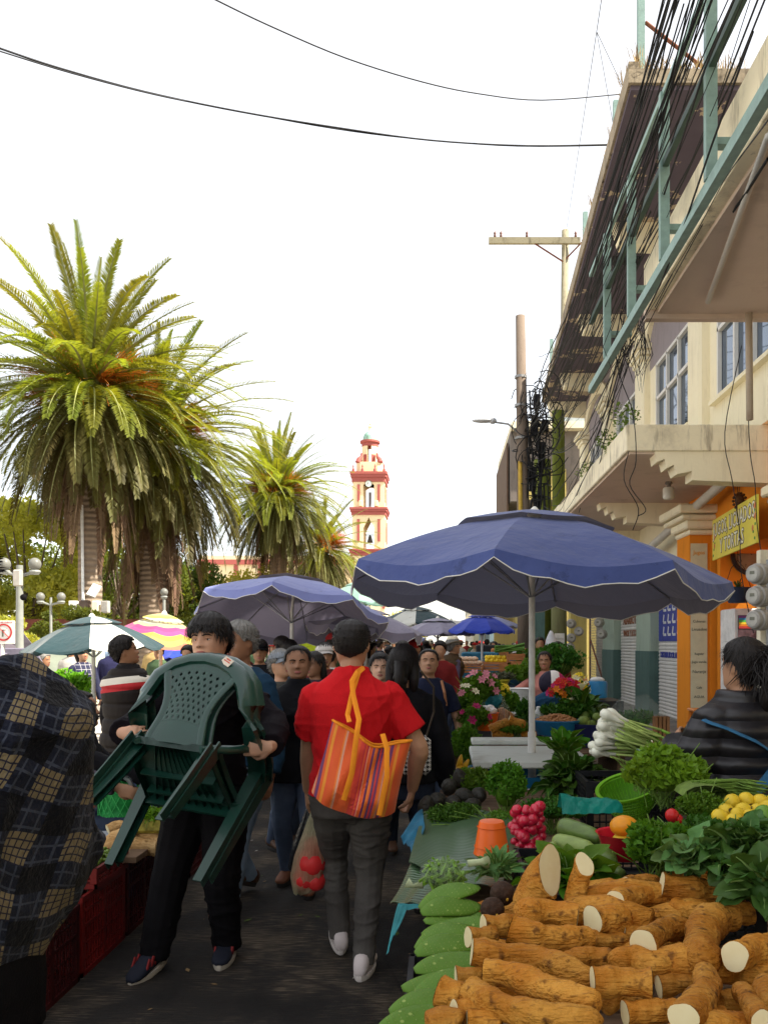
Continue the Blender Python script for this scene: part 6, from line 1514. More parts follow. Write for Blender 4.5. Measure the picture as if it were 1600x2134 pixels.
# ---- plaid coat in the left foreground
n=NT('plaid_wool',.95)
wv_=n.math('MULTIPLY',n.noise(2.2,2),.22);u=n.math('ADD',n.math('ADD',n.math('MULTIPLY',n.x,.9),n.math('MULTIPLY',n.y,.6)),n.math('ADD',n.math('MULTIPLY',n.z,-.3),wv_));v=n.math('ADD',n.math('ADD',n.z,n.math('MULTIPLY',n.x,.3)),n.math('ADD',n.math('MULTIPLY',n.y,.25),wv_))
def lines(c_,freq,w):return n.math('LESS_THAN',n.math('ABSOLUTE',n.math('SUBTRACT',n.math('FRACT',n.math('MULTIPLY',c_,freq)),.5)),w)
bu=n.math('LESS_THAN',n.math('FRACT',n.math('MULTIPLY',u,9.2)),.5);bv=n.math('LESS_THAN',n.math('FRACT',n.math('ADD',n.math('MULTIPLY',v,9.2),.2)),.5)
both=n.math('MULTIPLY',bu,bv);any_=n.math('MAXIMUM',bu,bv)
c=n.mix(any_,(.004,.004,.006),(.011,.013,.024));c=n.mix(both,c,(.2,.155,.085))
th_=n.math('MAXIMUM',lines(u,73.6,.1),lines(v,73.6,.1));c=n.mix(n.math('MULTIPLY',th_,both),c,(.02,.02,.035));th2=n.math('MAXIMUM',lines(u,36.8,.08),lines(v,36.8,.08));c=n.mix(n.math('MULTIPLY',n.math('MULTIPLY',th2,.6),n.math('SUBTRACT',any_,both)),c,(.07,.08,.11))
n.color(c);n.b.inputs['Sheen Weight'].default_value=.08;n.b.inputs['Sheen Roughness'].default_value=.6;n.b.inputs['Specular IOR Level'].default_value=.05
n.bump(n.noise(90,4),.8,.01)
pc,PC=person('person in big blue, black and tan plaid coat at the left picture edge',(-1.08,1.62),face=-10,H=1.83,skin=SKIN,hair='short',top=MATS['plaid_wool'],top_bottom=.44,bottom=BLKC,fat=1.55,voxel=.009,seed=44,infl=.06,armfat=1.5,lean=8,rhand=(.1,.2,.86),lhand=(-.3,.2,.86),fold_amp=.06,eyes=False)
for ch in pc.children:
 if ch.name.startswith('jacket'):
  me=ch.data;co=np.empty(len(me.vertices)*3,dtype=np.float32);me.vertices.foreach_get('co',co);co=co.reshape(-1,3);q=np.clip((1.1-co[:,2])/.3,0,1)**1.3;co[:,0]-=(co[:,0]+.02)*.4*q;co[:,1]-=co[:,1]*.3*q;co[:,2]+=.05*q;me.vertices.foreach_set('co',co.ravel());me.update()
  # ------------------------------------------------------------------ the crowd down the street
crowd_cols=[(.02,.02,.03),(.03,.04,.09),(.35,.33,.3),(.18,.02,.02),(.05,.05,.05),(.12,.16,.22),(.4,.28,.12),(.02,.06,.1),(.25,.25,.27),(.08,.03,.06),(.5,.48,.45),(.06,.1,.05)]
CC=[fabric('crowd_cloth_%d'%i,c,bump=0)for i,c in enumerate(crowd_cols)]
names=['black','navy','light grey','dark red','charcoal','slate blue','mustard','dark teal','grey','plum','off white','olive']
protos=[]
for i,kw in enumerate((dict(hair='short'),dict(hair='long',female=True),dict(hair='crop',cap=fabric('red_cap',(.4,.03,.03))),dict(hair='bun',female=True),dict(hair='short',hat='cowboy'),dict(hair='short',cap=fabric('white_cap',(.6,.58,.55))))):
 p_,_d=person('x',(0,-40-i),face=0,H=1.6,top=CC[0],bottom=(DARKJ,JEANS)[i%2],voxel=.022,seed=50+i,eyes=False,sleeve='long',skin=(SKIN,SKIN_D)[i%2],**kw);protos.append(p_)
kinds=['short hair','long dark hair','a red cap','tied hair','a straw hat','a white cap']
g=random.Random(21);used_l={};first=set()
spots=[]
for k in range(120):
 d=9.2+38*(k/120)**1.35+g.uniform(-.5,.5);lo,hi=(-3.3,-0.25)if d<20 else(-5.5,1.6)
 if k%4==0 and d>13:x=g.uniform(1.2,2.6)
 else:x=g.uniform(lo,hi)
 spots.append((x,d))
spots+=[(g.uniform(-9,-4.5),g.uniform(13,30))for _ in range(18)]
for k,(x,d)in enumerate(spots):
 if any(abs(x-a)<.42 and abs(d-b)<.5 for a,b in spots[:k]):x+=.45
 px=920+F*x/d
 pi_=g.choice((0,0,1,1,3,3,0,2,5,4));ci=g.randrange(len(CC));away=g.random()<.5;h=g.uniform(.92,1.06)
 P_=protos[pi_]
 if pi_ in first:o=copy_tree(P_)
 else:o=P_;first.add(pi_)
 o.location=(x,d,.06 if x<-3.7 else 0);o.rotation_euler=(0,0,R((0 if away else 180)+g.uniform(-50,50)));o.scale=(h,h,h)
 for ch in o.children:
  if ch.name.startswith('jacket'):ch.material_slots[0].link='OBJECT';ch.material_slots[0].material=CC[ci]
 w=('walking away' if away else 'coming towards us');near='front' if d<17 else('middle' if d<28 else 'far')
 place='on the sunny plaza' if x<-3.8 else('by the left stalls' if px<620 else('in the centre of the street' if px<860 else 'by the right stalls'))
 lab='%s coat, %s, %s %s'%(names[ci],kinds[pi_],near+' crowd,',('back turned ' if away else 'facing us ')+place)
 used_l[lab]=used_l.get(lab,0)+1
 if used_l[lab]>1:lab=lab.replace(' crowd,',' crowd, %s,'%('slightly farther' if used_l[lab]==2 else 'farthest'))
 o['label']=lab;o['category']='person';o['group']='people in the crowd down the street'
for i,P_ in enumerate(protos):
 if i not in first:
  for c_ in list(P_.children):bpy.data.objects.remove(c_)
  bpy.data.objects.remove(P_)
# ------------------------------------------------------------------ right hand stall
def g6(x,y,d):return at(850+x/2.133,1600+y/2.133,d)
def pile_d(y):return float(np.interp(y,[1780,1830,1900,1960,2030,2134],[2.42,2.3,2.02,1.86,1.66,1.46]))
BLKP=mat('black_crate_plastic',(0.014,0.014,0.016),.45,.2,10)
WOODP=mat('weathered_plank',(.16,.1,.06),.85,.35,3,bump=.3,bscale=30,stretch=(1,12,12))
tb=thing('stall_table','low plank table under the heaped vegetables','table',(.85,3.1,0))
for i in range(12):MB().box((0 if i<6 else-.35,-1.62+i*.29,.70),(1.74 if i<6 else 1.02,.27,.03),bevel=.004).build('plank',WOODP,tb)
for sx in(-.8,.8):
 for y in(-1.6,-.25,1.5):MB().box((sx if y<0 else sx*.58-.35,y,.34),(.07,.07,.68)).build('leg',WOODP,tb)
def crate(name,label,c,dims,m,rz=0,bars=7,rows=5,group=None,cat='crate',front_solid=.28):
 """plastic crate: rims, corner posts and an open grid of bars, each face a part"""
 t=thing(name,label,cat,c,rz,group);w,d,h=dims
 MB().box((0,0,h-.012),(w,.016,.024)).build('bottom',m,t)if False else MB().box((0,0,.008),(w-.01,d-.01,.012)).build('bottom',m,t)
 for(L_,ax,sg)in((w,'x',-1),(w,'x',1),(d,'y',-1),(d,'y',1)):
  mb=MB()
  def bx(u,z,du,dz,th=.008,off=0.0):
   if ax=='x':mb.box((u,sg*(d/2-.006+off),z),(du,th,dz))
   else:mb.box((sg*(w/2-.006+off),u,z),(th,du,dz))
  bx(0,h-.014,L_,.028,.016);bx(0,.012,L_,.024,.012);bx(-L_/2+.015,h/2,.03,h-.05,.011);bx(L_/2-.015,h/2,.03,h-.05,.011);bx(0,h*.62,L_-.06,.012);bx(0,h*.80,L_-.06,.01)
  bx(0,h/2,.028,h-.05,.011)
  for i in range(1,rows):bx(0,h*i/rows,L_-.06,.006,.006)
  nb=int(L_/.03)
  for i in range(1,nb):bx(-L_/2+L_*i/nb,h/2,.0055,h-.05,.007)
  mb.build('side_panel',m,t)
 return t
crate('vegetable_crate','black plastic crate at the left front corner of the stall under the cactus paddles',(.16,2.15,.33),(.5,.36,.36),BLKP)
crate('vegetable_crate','lower black plastic crate standing on the asphalt at the stall corner',(.16,2.15,0),(.5,.36,.325),BLKP)
crate('vegetable_crate','black plastic crate beneath the banana leaves at the aisle',(.2,2.75,.34),(.5,.4,.34),BLKP)
crate('vegetable_crate','second lower black plastic crate beneath the banana leaves',(.2,2.75,0),(.5,.4,.335),BLKP)
crate('vegetable_crate','shallow black crate under the zucchini and red bowl',(.52,2.88,.717),(.5,.34,.095),BLKP)
crate('vegetable_crate','shallow black crate under the flat parsley bunch',(.72,2.5,.717),(.42,.34,.1),BLKP)
crate('vegetable_crate','black crate carrying the yellow guavas',(1.14,2.82,.717),(.44,.3,.2),BLKP)
# ---- heap of yellow brown roots
def bark_mat(name,base,dark,light):
 n=NT(name,.62);g=n.noise(9,5,rough=.65);f=n.noise(45,4);s=n.noise(14,3,stretch=(3,3,3));v=n.noise(22,2,stretch=(.5,6,6))
 c=n.mix(n.smooth(g,.35,.68),base,light);c=n.mix(n.math('MULTIPLY',n.smooth(s,.56,.72),.75),c,dark);c=n.mix(n.math('MULTIPLY',n.smooth(v,.6,.7),.45),c,dark);c=n.mix(n.math('MULTIPLY',n.smooth(f,.62,.75),.55),c,(dark[0]*.35,dark[1]*.3,dark[2]*.3))
 n.L.new(n.ramp(f,[(0,(.5,)*3),(1,(.8,)*3)]),n.b.inputs['Roughness'])
 oi=n.N.new('ShaderNodeObjectInfo');hs=n.N.new('ShaderNodeHueSaturation');mr=n.N.new('ShaderNodeMapRange');mr.inputs['To Min'].default_value=.78;mr.inputs['To Max'].default_value=1.18
 n.L.new(oi.outputs['Random'],mr.inputs['Value']);n.L.new(mr.outputs[0],hs.inputs['Value']);n.L.new(c,hs.inputs['Color'])
 n.color(hs.outputs[0]);n.bump(n.math('ADD',n.math('MULTIPLY',g,1.5),n.math('ADD',f,v)),1.0,.009);n.b.inputs['Specular IOR Level'].default_value=.15;return n.m
ROOT=bark_mat('root_skin',(.38,.135,.012),(.1,.034,.007),(.53,.25,.04))
def flesh_mat():
 n=NT('root_flesh',.55);g=n.noise(30,4);f=n.noise(8,3);c=n.mix(g,(.66,.54,.28),(.76,.67,.42));c=n.mix(n.math('MULTIPLY',n.smooth(f,.55,.75),.3),c,(.6,.42,.2));n.color(c);n.bump(g,.2,.003);return n.m
FLESH=flesh_mat()
def root(pts,r,label,cuts=(1,0),seed=0,m=None,knob=.085,slant=None,group='cut roots heaped at the front of the stall',name='root_vegetable',cat='root vegetable',flat_end=True):
 g=np.random.RandomState(seed);P=[Vector(p)for p in pts]
 C=sum(P,Vector())/len(P);t=thing(name,label,cat,tuple(C),group=group)
 path=[];n=22;segs=len(P)-1
 for i in range(n+1):
  u=i/n*segs;k=min(int(u),segs-1);f=u-k;p0,p1,p2,p3=P[max(k-1,0)],P[k],P[k+1],P[min(k+2,segs)]
  path.append(.5*((2*p1)+(p2-p0)*f+(2*p0-5*p1+4*p2-p3)*f*f+(3*p1-p0-3*p2+p3)*f**3)-C)
 ph=g.uniform(0,6,6);rs=[];na=22;up=Vector((0,0,1))
 Ls=(path[-1]-path[0]).length
 for i,p in enumerate(path):
  tg=(path[min(i+1,n)]-path[max(i-1,0)]).normalized();sx=tg.cross(up)
  if sx.length<.1:sx=tg.cross(Vector((0,1,0)))
  sx.normalize();u2=sx.cross(tg).normalized();u=i/n;s=u*Ls/max(r,.01)
  rr=r*(1+knob*math.sin(s*1.1+ph[0])+.05*math.sin(s*.47+ph[5])+knob*.7*math.sin(s*2.3+ph[1])+.04*math.sin(s*5+ph[4]))
  if not cuts[0]:rr*=min(1,math.sqrt(max(.02,1-(1-min(1,u/.13))**2)))
  if not cuts[1]:rr*=min(1,math.sqrt(max(.02,1-(1-min(1,(1-u)/.13))**2)))
  ring=[]
  for k in range(na):
   a=2*PI*k/na;q=rr*(1+.06*math.sin(2*a+ph[2]+u*3)+.04*math.sin(3*a+ph[3]-u*5)+.025*math.sin(5*a+9*u+ph[5])+g.normal()*.006)
   w=sx*q*math.cos(a)+u2*q*math.sin(a)
   if slant:w=w+tg*((w.x*slant[0]+w.y*slant[1])*max(0,(u-.55)/.45))
   ring.append(p+w)
  rs.append(ring)
 MB().rings(rs).build('skin',m or ROOT,t,smooth=55)
 for e,c in enumerate(cuts):
  if not c:continue
  ring=rs[-e];cen=sum(ring,Vector())/na;tg=((path[0]-path[1])if e==0 else(path[-1]-path[-2])).normalized()
  o=[v.lerp(cen,.035)+tg*.0012 for v in ring];i2=[v.lerp(cen,.5)+tg*.0022 for v in ring];mb=MB();mb.rings([o,i2],cap=False);L0=len(mb.v);mb.add([cen+tg*.0016],[]);mb.f+=[(na+k,na+(k+1)%na,L0)for k in range(na)];mb.mi+=[0]*na
  mb.build('cut_face',FLESH,t,smooth=True)
 return t
RL=[([(525,640),(570,545),(632,455)],80,(0,1),'thick stubby root standing upright with a big slanting white cut, tallest of the heap',-.02,0),([(770,660),(752,560),(784,432)],45,(0,1),'slim root standing upright right of the tallest one',-.02,0),([(500,650),(600,640),(752,668)],60,(0,1),'knobby root lying under the two upright ones',-.06,-.02),([(1128,525),(1230,545),(1350,555),(1500,590)],58,(1,0),'long root along the top of the heap with round cut facing left',-.1,.0),([(922,596),(1010,575),(1130,560)],47,(1,1),'straight root with bright round cut facing left near the top',-.1,.0),([(965,530),(1040,520),(1100,510)],42,(1,0),'root half hidden behind the straight one, its cut just showing',.0,.06),([(820,682),(900,680),(975,680)],58,(1,0),'short thick root with oval cut seen nearly edge on',-.05,0),([(940,680),(1030,672),(1120,668)],36,(0,0),'thin dark root lying behind the oval cut one',.04,.05),([(1046,782),(1120,730),(1190,715),(1300,740)],50,(1,0),'bent root with round cut pointing down left in the middle',-.12,.0),([(1310,880),(1300,770),(1340,690),(1440,655)],70,(0,1),'knobby crooked root bending right at its top',-.06,-.04),([(1322,900),(1325,985),(1290,1050),(1225,1115)],60,(0,1),'crooked root bending down to a cut at the bottom edge',-.02,-.12),([(1452,840),(1540,815),(1660,790)],62,(1,0),'thick root with round cut at the right edge of the heap',-.12,0),([(1480,985),(1520,1050),(1575,1130)],48,(0,1),'short root slanting down at the lower right corner',0,-.08),([(455,715),(560,750),(680,765),(800,765)],56,(1,1),'long root with heart shaped white cut at its left end',-.1,0),([(335,705),(410,705),(480,700)],52,(1,0),'chunky root left of the heart shaped cut',0,.02),([(268,755),(330,752),(390,750)],52,(1,0),'short chunk at the far left below the dark round fruit',.02,.04),([(285,820),(400,835),(560,850),(700,900),(830,960)],58,(1,0),'very long root crossing the heap with a white sliver of cut at left',-.08,.0),([(340,910),(470,930),(640,1000),(860,1060)],64,(1,0),'very long knobby root sloping down to the right',-.06,-.05),([(280,1000),(400,1060),(600,1110),(870,1125)],62,(1,0),'lowest of the three long sloping roots',-.05,-.05),([(140,990),(190,1010),(240,1030)],58,(1,0),'short chunk overlapping the cactus paddles, upper one',-.02,0),([(215,945),(280,940),(350,920)],58,(1,0),'short chunk above the overlapping ones at left',.03,.03),([(205,1080),(270,1080),(350,1100)],52,(1,0),'short chunk with cut facing left near the lower left corner',-.02,0),([(80,1140),(160,1130),(240,1160)],58,(0,0),'rounded root end at the very bottom left of the heap',0,0),([(265,1130),(340,1130),(420,1150)],45,(1,0),'small root end with cut at the bottom edge of the picture',0,0),([(822,955),(950,955),(1080,965)],64,(1,1),'fat straight root in the lower middle with both ends cut flat',-.08,-.08),([(690,860),(800,840),(920,855)],44,(0,0),'smooth thin root above the fat straight one',0,.02),([(905,860),(1000,850),(1100,880),(1228,845)],56,(0,1),'knobby root pointing right with a torn end',-.04,-.02),([(965,1095),(1080,1085),(1210,1080)],52,(1,0),'root end lying in shade at the bottom middle',0,0),([(1115,975),(1190,965),(1270,955)],46,(1,0),'short dull root left of the crooked one',.05,.04),([(1400,905),(1500,915),(1640,920)],55,(0,0),'dim root under the thick right hand one',.05,.05),([(1380,1050),(1450,1040),(1530,1000)],52,(0,0),'dim root in the lower right gap',.08,.08),([(1590,960),(1600,1020),(1640,1080)],50,(1,0),'root tip cut off by the right picture edge',-.04,-.04),([(1170,620),(1240,640),(1320,650)],48,(0,0),'smooth root under the long top one',.04,.06),([(1400,660),(1480,650),(1530,650)],50,(0,0),'rounded root at the upper right under the leaves',.04,.05),([(960,740),(1010,750),(1060,760)],48,(1,0),'dull root with a shaded cut behind the bent one',.04,.06),([(800,760),(880,775),(970,770)],42,(0,0),'dim root right of the heart cut one',.03,.05),([(1240,1140),(1320,1120),(1420,1110)],50,(0,0),'root along the bottom edge right of the crooked one',.05,.05),([(870,1060),(960,1020),(1080,1040)],50,(0,0),'dark root in the gap below the fat straight one',.12,.1),]
for i,(pts,r,cuts,lab,d0,d1)in enumerate(RL):
 P=[];n=len(pts)
 for k,(x,y)in enumerate(pts):
  d=(2.12 if i<2 else pile_d(1600+y/2.133))+d0*(1-k/(n-1))+d1*k/(n-1);P.append(g6(x,y,d))
 dm=pile_d(1600+sum(p[1]for p in pts)/n/2.133);root(P,r/2.133/F*dm,lab,cuts,i+3,slant={0:(-.8,1.1),1:(-.1,1.0)}.get(i))
g=random.Random(5)
mb=MB()
for k in range(46):
 y=g.uniform(1.3,2.5);x=g.uniform(.12,1.35);z=g.uniform(.74,.86)+(.06 if .4<x<1.2 else-.02);a=g.uniform(-.5,.5);L_=g.uniform(.08,.14)
 mb.tube([(x-L_*math.cos(a),y-L_*math.sin(a),z),(x,y,z+.01),(x+L_*math.cos(a),y+L_*math.sin(a),z)],[.03,.042,.03],10)
o=mb.build('buried_roots',ROOT,smooth=True);tag(o,'buried lower layer of roots seen only through gaps in the heap','root vegetable',kind='stuff')
# ---- cactus paddles
n=NT('cactus_paddle',.5);g_=n.noise(6,3);c=n.mix(g_,(.06,.14,.012),(.13,.25,.028));vo=n.N.new('ShaderNodeTexVoronoi');vo.inputs['Scale'].default_value=34;n.L.new(n.co,vo.inputs['Vector'])
dots=n.math('LESS_THAN',vo.outputs['Distance'],.16);c=n.mix(n.math('MULTIPLY',dots,.6),c,(.36,.44,.12));n.color(c);n.bump(n.math('SUBTRACT',1,vo.outputs['Distance']),.25,.004);PADM=n.m
def paddle_mesh(seed):
 g=np.random.RandomState(seed);mb=MB();rs=[]
 for i in range(15):
  u=i/14;x=-.11+.22*u;w=.042*(math.sin(PI*min(1,max(0,u*.94+.04))))**.62*(1+.25*u);t_=.0075*(math.sin(PI*min(1,max(0,u*.96+.02))))**.5
  rs.append([(x,w*math.cos(2*PI*k/20)+.004*math.sin(5*u),t_*math.sin(2*PI*k/20)+.012*math.sin(3*u+seed))for k in range(20)])
 mb.rings(rs);mb.slot(1)
 for i in range(2,13):
  for j in range(2,9):
   k=j+(i%2)*.5-.25;q=Vector(rs[i][min(9,int(round(k)))]).lerp(Vector(rs[i][min(10,int(round(k))+1)]),.5)
   if g.rand()<.8:mb.add([q+Vector((.0012,0,-.001)),q+Vector((-.0012,.001,-.001)),q+Vector((0,-.0014,-.001)),q+Vector((g.normal()*.001,g.normal()*.001,.0035))],[(0,1,3),(1,2,3),(2,0,3)])
 return mb.mesh('cactus_paddle',[PADM,mat('cactus_thorn',(.28,.36,.1),.6)],True)
PM_=[paddle_mesh(i)for i in range(4)]
pads=[(185,578,2.36,'topmost'),(192,630,2.3,'second from the top'),(205,668,2.27,'third from the top, thin'),(200,708,2.2,'fourth from the top'),(165,760,2.14,'fifth from the top, dark edged'),(178,800,2.08,'middle, broad'),(190,868,1.98,'partly hidden under the root chunk'),(150,940,1.9,'large bright'),(165,985,1.86,'thin shaded'),(105,1060,1.77,'lowest, bright green'),(60,1120,1.7,'bottom corner')]
for i,(x,y,d,w)in enumerate(pads):
 o=link('cactus_paddle',PM_[i%4],None,g6(x,y,d),(R(20+rnd.uniform(-6,6)),R(-9+rnd.uniform(-4,4)),R(24+rnd.uniform(-9,9))));o.scale=(.84+rnd.uniform(-.06,.06),.86,1.3)
 tag(o,'green nopal cactus paddle, %s of the stack'%w,'cactus paddle','stacked cactus paddles')
 # ---- bag of chopped cactus
CLEAR=mat('clear_plastic_bag',(.7,.75,.7),.08,.1,8,alpha=.08,spec=.9,bump=.8,bscale=25)
bg_=thing('bag_of_beans','knotted clear plastic bag full of chopped green cactus strips','bag',tuple(g6(165,470,2.55)))
mb=MB();g=random.Random(3)
for k in range(260):
 a,b,c_=g.uniform(-1,1),g.uniform(-1,1),g.uniform(-1,1)
 if a*a+b*b+c_*c_>1:continue
 p=Vector((a*.068,b*.05,c_*.043-.005));d=Vector((g.uniform(-.9,.9),g.uniform(-.5,.5),g.uniform(-1,1))).normalized()*.02;mb.bar(p-d,p+d,.007)
mb.build('cactus_strips',mat('cactus_strip',(.14,.28,.02),.5,.5,30),bg_)
mb=MB();rs=[]
for i in range(11):
 u=i/10;e=math.sin(PI*max(.03,min(.97,u)))**.55;rs.append([(.082*math.cos(a)*e*(1+.05*math.sin(6*a+i)),.06*math.sin(a)*e*(1+.06*math.sin(5*a+i*2)),-.05+.1*u)for a in[2*PI*q/26 for q in range(26)]])
mb.rings(rs).build('plastic',CLEAR,bg_,smooth=True);MB().tube([(.07,0,.03),(.11,0,.035),(.13,.01,.03)],[.012,.01,.022],8).tube([(-.07,0,-.035),(-.1,0,-.04),(-.12,0,-.03)],[.014,.006,.018],8).build('knot',mat('pale_plastic_knot',(.4,.45,.25),.3,.3,20),bg_,smooth=True)
# ---- banana leaves covering the corner
n=NT('banana_leaf',.32);ln=n.math('SINE',n.math('MULTIPLY',n.math('ADD',n.y,n.math('MULTIPLY',n.x,.22)),320));g_=n.noise(6,3);c=n.mix(g_,(.03,.07,.03),(.06,.115,.05));c=n.mix(n.math('MULTIPLY',n.smooth(ln,.2,1),.3),c,(.12,.17,.09));n.color(c);n.bump(n.math('ADD',ln,n.math('MULTIPLY',g_,3)),.25,.004);n.b.inputs['Specular IOR Level'].default_value=.6;BANANA=n.m
def sheet_obj(name,label,cat,corners,m,nu=14,nv=14,wob=.012,seed=1,th=.003):
 A_,B_,C_,D_=[Vector(c)for c in corners];c0=(A_+B_+C_+D_)/4;g=random.Random(seed);p1,p2=g.uniform(0,6),g.uniform(0,6)
 G=[[A_.lerp(B_,i/nu).lerp(D_.lerp(C_,i/nu),j/nv)-c0+Vector((0,0,wob*math.sin(5*i/nu+p1)*math.cos(4*j/nv+p2)+wob*.3*math.sin(17*i/nu)))for i in range(nu+1)]for j in range(nv+1)]
 mb=MB().sheet(G).sheet([[p-Vector((0,0,th))for p in r]for r in G]);o=mb.build(name,m,smooth=True,loc=c0,fixn=False);return tag(o,label,cat)
sheet_obj('banana_leaf','broad dark green banana leaf spread over the stall corner, wet and shiny','leaf',[atz(880,1690,.80),atz(1110,1695,.82),atz(1040,1860,.8),atz(852,1800,.8)],BANANA,seed=2)
sheet_obj('banana_leaf','pointed banana leaf flap hanging over the aisle below the larger leaf','leaf',[atz(860,1795,.79),atz(985,1800,.79),at(905,1884,2.5),at(812,1882,2.55)],BANANA,seed=4)
TARP=mat('blue_tarp',(.03,.16,.26),.45,.25,8,bump=.3,bscale=20,trans=.15);TARPT=mat('turquoise_tarp',(.06,.32,.36),.45,.2,8,bump=.3,bscale=20,trans=.15)
sheet_obj('tarp_corner','blue tarp corner sticking out over the aisle beside the banana leaf','tarp',[atz(880,1690,.79),at(885,1720,3.3),at(858,1785,3.25),at(835,1737,3.4)],TARP,wob=.02)
o=sheet_obj('tarp_corner','turquoise tarp strip dangling below the banana leaf flap','tarp',[at(830,1885,2.42),at(905,1885,2.4),at(902,1893,2.4),at(832,1892,2.42)],TARPT,wob=.004)
o=sheet_obj('tarp_corner','turquoise tarp tip pointing down over the aisle','tarp',[at(829,1887,2.415),at(848,1888,2.41),at(822,1950,2.4),at(805,1985,2.4)],TARPT,wob=.01)
# ---- vegetables in mesh
def lathe_thing(name,label,cat,c,prof,m,rot=(0,0,0),n=20,group=None,children=()):
 t=MB().lathe(prof,n).build(name,m,smooth=40,loc=tuple(c),rot=rot);return tag(t,label,cat,group)
t=thing('bucket','small orange plastic bucket turned upside down on the banana leaf','bucket',tuple(atz(1024,1782,.815)))
OP=mat('orange_plastic',(.75,.12,.01),.35,.08,6)
MB().lathe([(.062,0),(.066,.006),(.062,.02),(.046,.118),(.043,.122),(.01,.123)],28).build('wall',OP,t,smooth=30)
for z in(.03,.1):MB().lathe([(.0625-.14*(z-.02),z),(.065-.14*(z-.02),z+.002),(.0622-.14*(z-.02),z+.005)],28,cap=False).build('ridge',OP,t,smooth=True)
rd=thing('radish_bunch','bunch of red radishes with white root tips cut','radishes',tuple(at(1098,1722,3.15)))
RADM=mat('radish_skin',(.45,.008,.035),.28,.25,20,spec=.6);RADW=mat('radish_white',(.75,.65,.6),.5)
rme=MB().lathe([(.004,-.021),(.012,-.019),(.019,-.01),(.0215,0),(.019,.011),(.01,.019),(.003,.022)],14).mesh('radish',RADM,True);rwm=MB().ball((0,0,-.0185),(.009,.009,.0025),10,5).mesh('cut_tip',RADW,True)
g=random.Random(9)
for j in range(9):
 for i in range(5):
  x=1066+i*16+g.uniform(-7,7)+(8 if j%2 else 0);y=1684+j*10.5+g.uniform(-5,5)
  if abs(x-1098)>24+14*math.sin((y-1670)/100*PI):continue
  d=3.15+.02*((x-1098)/35)**2-.05*(1-((x-1098)/40)**2)+g.uniform(-.01,.01);o=link('radish',rme,rd,at(x,y,d)-Vector(rd.location),(R(-75+g.uniform(-55,55)),g.uniform(-.8,.8),g.uniform(-1.2,1.2)))
  s=g.uniform(.65,1.12);o.scale=(s,s,s*g.uniform(.9,1.25));(link('cut_tip',rwm,o)if g.random()<.5 else None)
stm=MB()
for k in range(30):stm.tube([(g.uniform(-.03,.03),.02,-.05),(g.uniform(-.06,.06),0,-.09),(g.uniform(-.11,.06),-.04,-.115)],.0016,4)
stm.build('stems',mat('pale_stems',(.35,.4,.12),.6,.3,20),rd)
ZUC=mat('zucchini_skin',(.10,.16,.03),.4,.35,22,bump=.1,bscale=60,stretch=(.25,1,1),spec=.5);ZUCL=mat('pale_zucchini_skin',(.22,.3,.07),.4,.3,22,stretch=(.25,1,1),spec=.5);CHAY=mat('chayote_skin',(.09,.14,.03),.4,.25,10,bump=.3,bscale=18)
def gourd(label,a,b,r,m,seed,taper=.85,stem=True,name='zucchini',cat='squash'):
 A_,B_=Vector(a),Vector(b);c=(A_+B_)/2;t=thing(name,label,cat,tuple(c));d=B_-A_;L_=d.length;rs=[]
 pts=[A_-c+d*(i/16)+Vector((0,0,.006*math.sin(PI*i/16)))for i in range(17)]
 rr=[r*max(.06,math.sqrt(max(0,1-(1-min(1,i/3.2))**2)))*(1-(1-taper)*i/16)*(1 if i<14 else(1-.42*(i-13)/3))for i in range(17)]
 MB().tube(pts,rr,18).build('body',m,t,smooth=True)
 if stem:MB().tube([B_-c-d*.02,B_-c+d*.06],[r*.33,r*.28],7).build('stem',mat('green_stem',(.16,.2,.05),.7),t)
gourd('large dark green zucchini lying behind the radishes',at(1162,1722,3.02),at(1252,1752,2.9),.037,ZUC,1)
gourd('paler zucchini in front of the large dark one',at(1150,1755,2.95),at(1240,1775,2.85),.033,ZUCL,2)
gourd('pear shaped green chayote standing beside the red bowl',at(1268,1812,2.62),at(1263,1752,2.78),.034,CHAY,3,taper=.6)
gourd('second pear shaped chayote lying lower beside the red bowl',at(1292,1838,2.5),at(1262,1818,2.55),.036,CHAY,4,taper=.8,stem=False)
gourd('light green squash tip peeking left of the radishes',at(1132,1778,2.9),at(1160,1764,2.9),.02,ZUCL,5)
MAM=mat('rough_brown_fruit',(.045,.022,.012),.8,.4,30,bump=.5,bscale=60)
for(x,y,d,r,lab)in((420,560,2.32,.036,'round rough dark brown fruit resting at the left edge of the root heap'),(375,630,2.26,.034,'second round dark brown fruit half under the roots')):
 t=thing('mamey_fruit',lab,'fruit',tuple(g6(x,y,d)));MB().ball((0,0,0),(r,r,r*.96),20,14).build('fruit',MAM,t,smooth=True);MB().ball((.3*r,-.92*r,-.2*r),(.004,.003,.005),8,5).build('stem_scar',mat('ochre_scar',(.5,.28,.03),.7),t)
AVO=mat('avocado_skin',(.02,.018,.012),.6,.4,40,bump=.5,bscale=80,spec=.4)
ame=[MB().rings([[(r*math.cos(2*PI*k/14),r*math.sin(2*PI*k/14),z)for k in range(14)]for z,r in((-.045,.004),(-.04,.02),(-.025,.032),(-.005,.036),(.015,.031),(.035,.02),(.048,.008))]).mesh('avocado',AVO,True)]
g=random.Random(2)
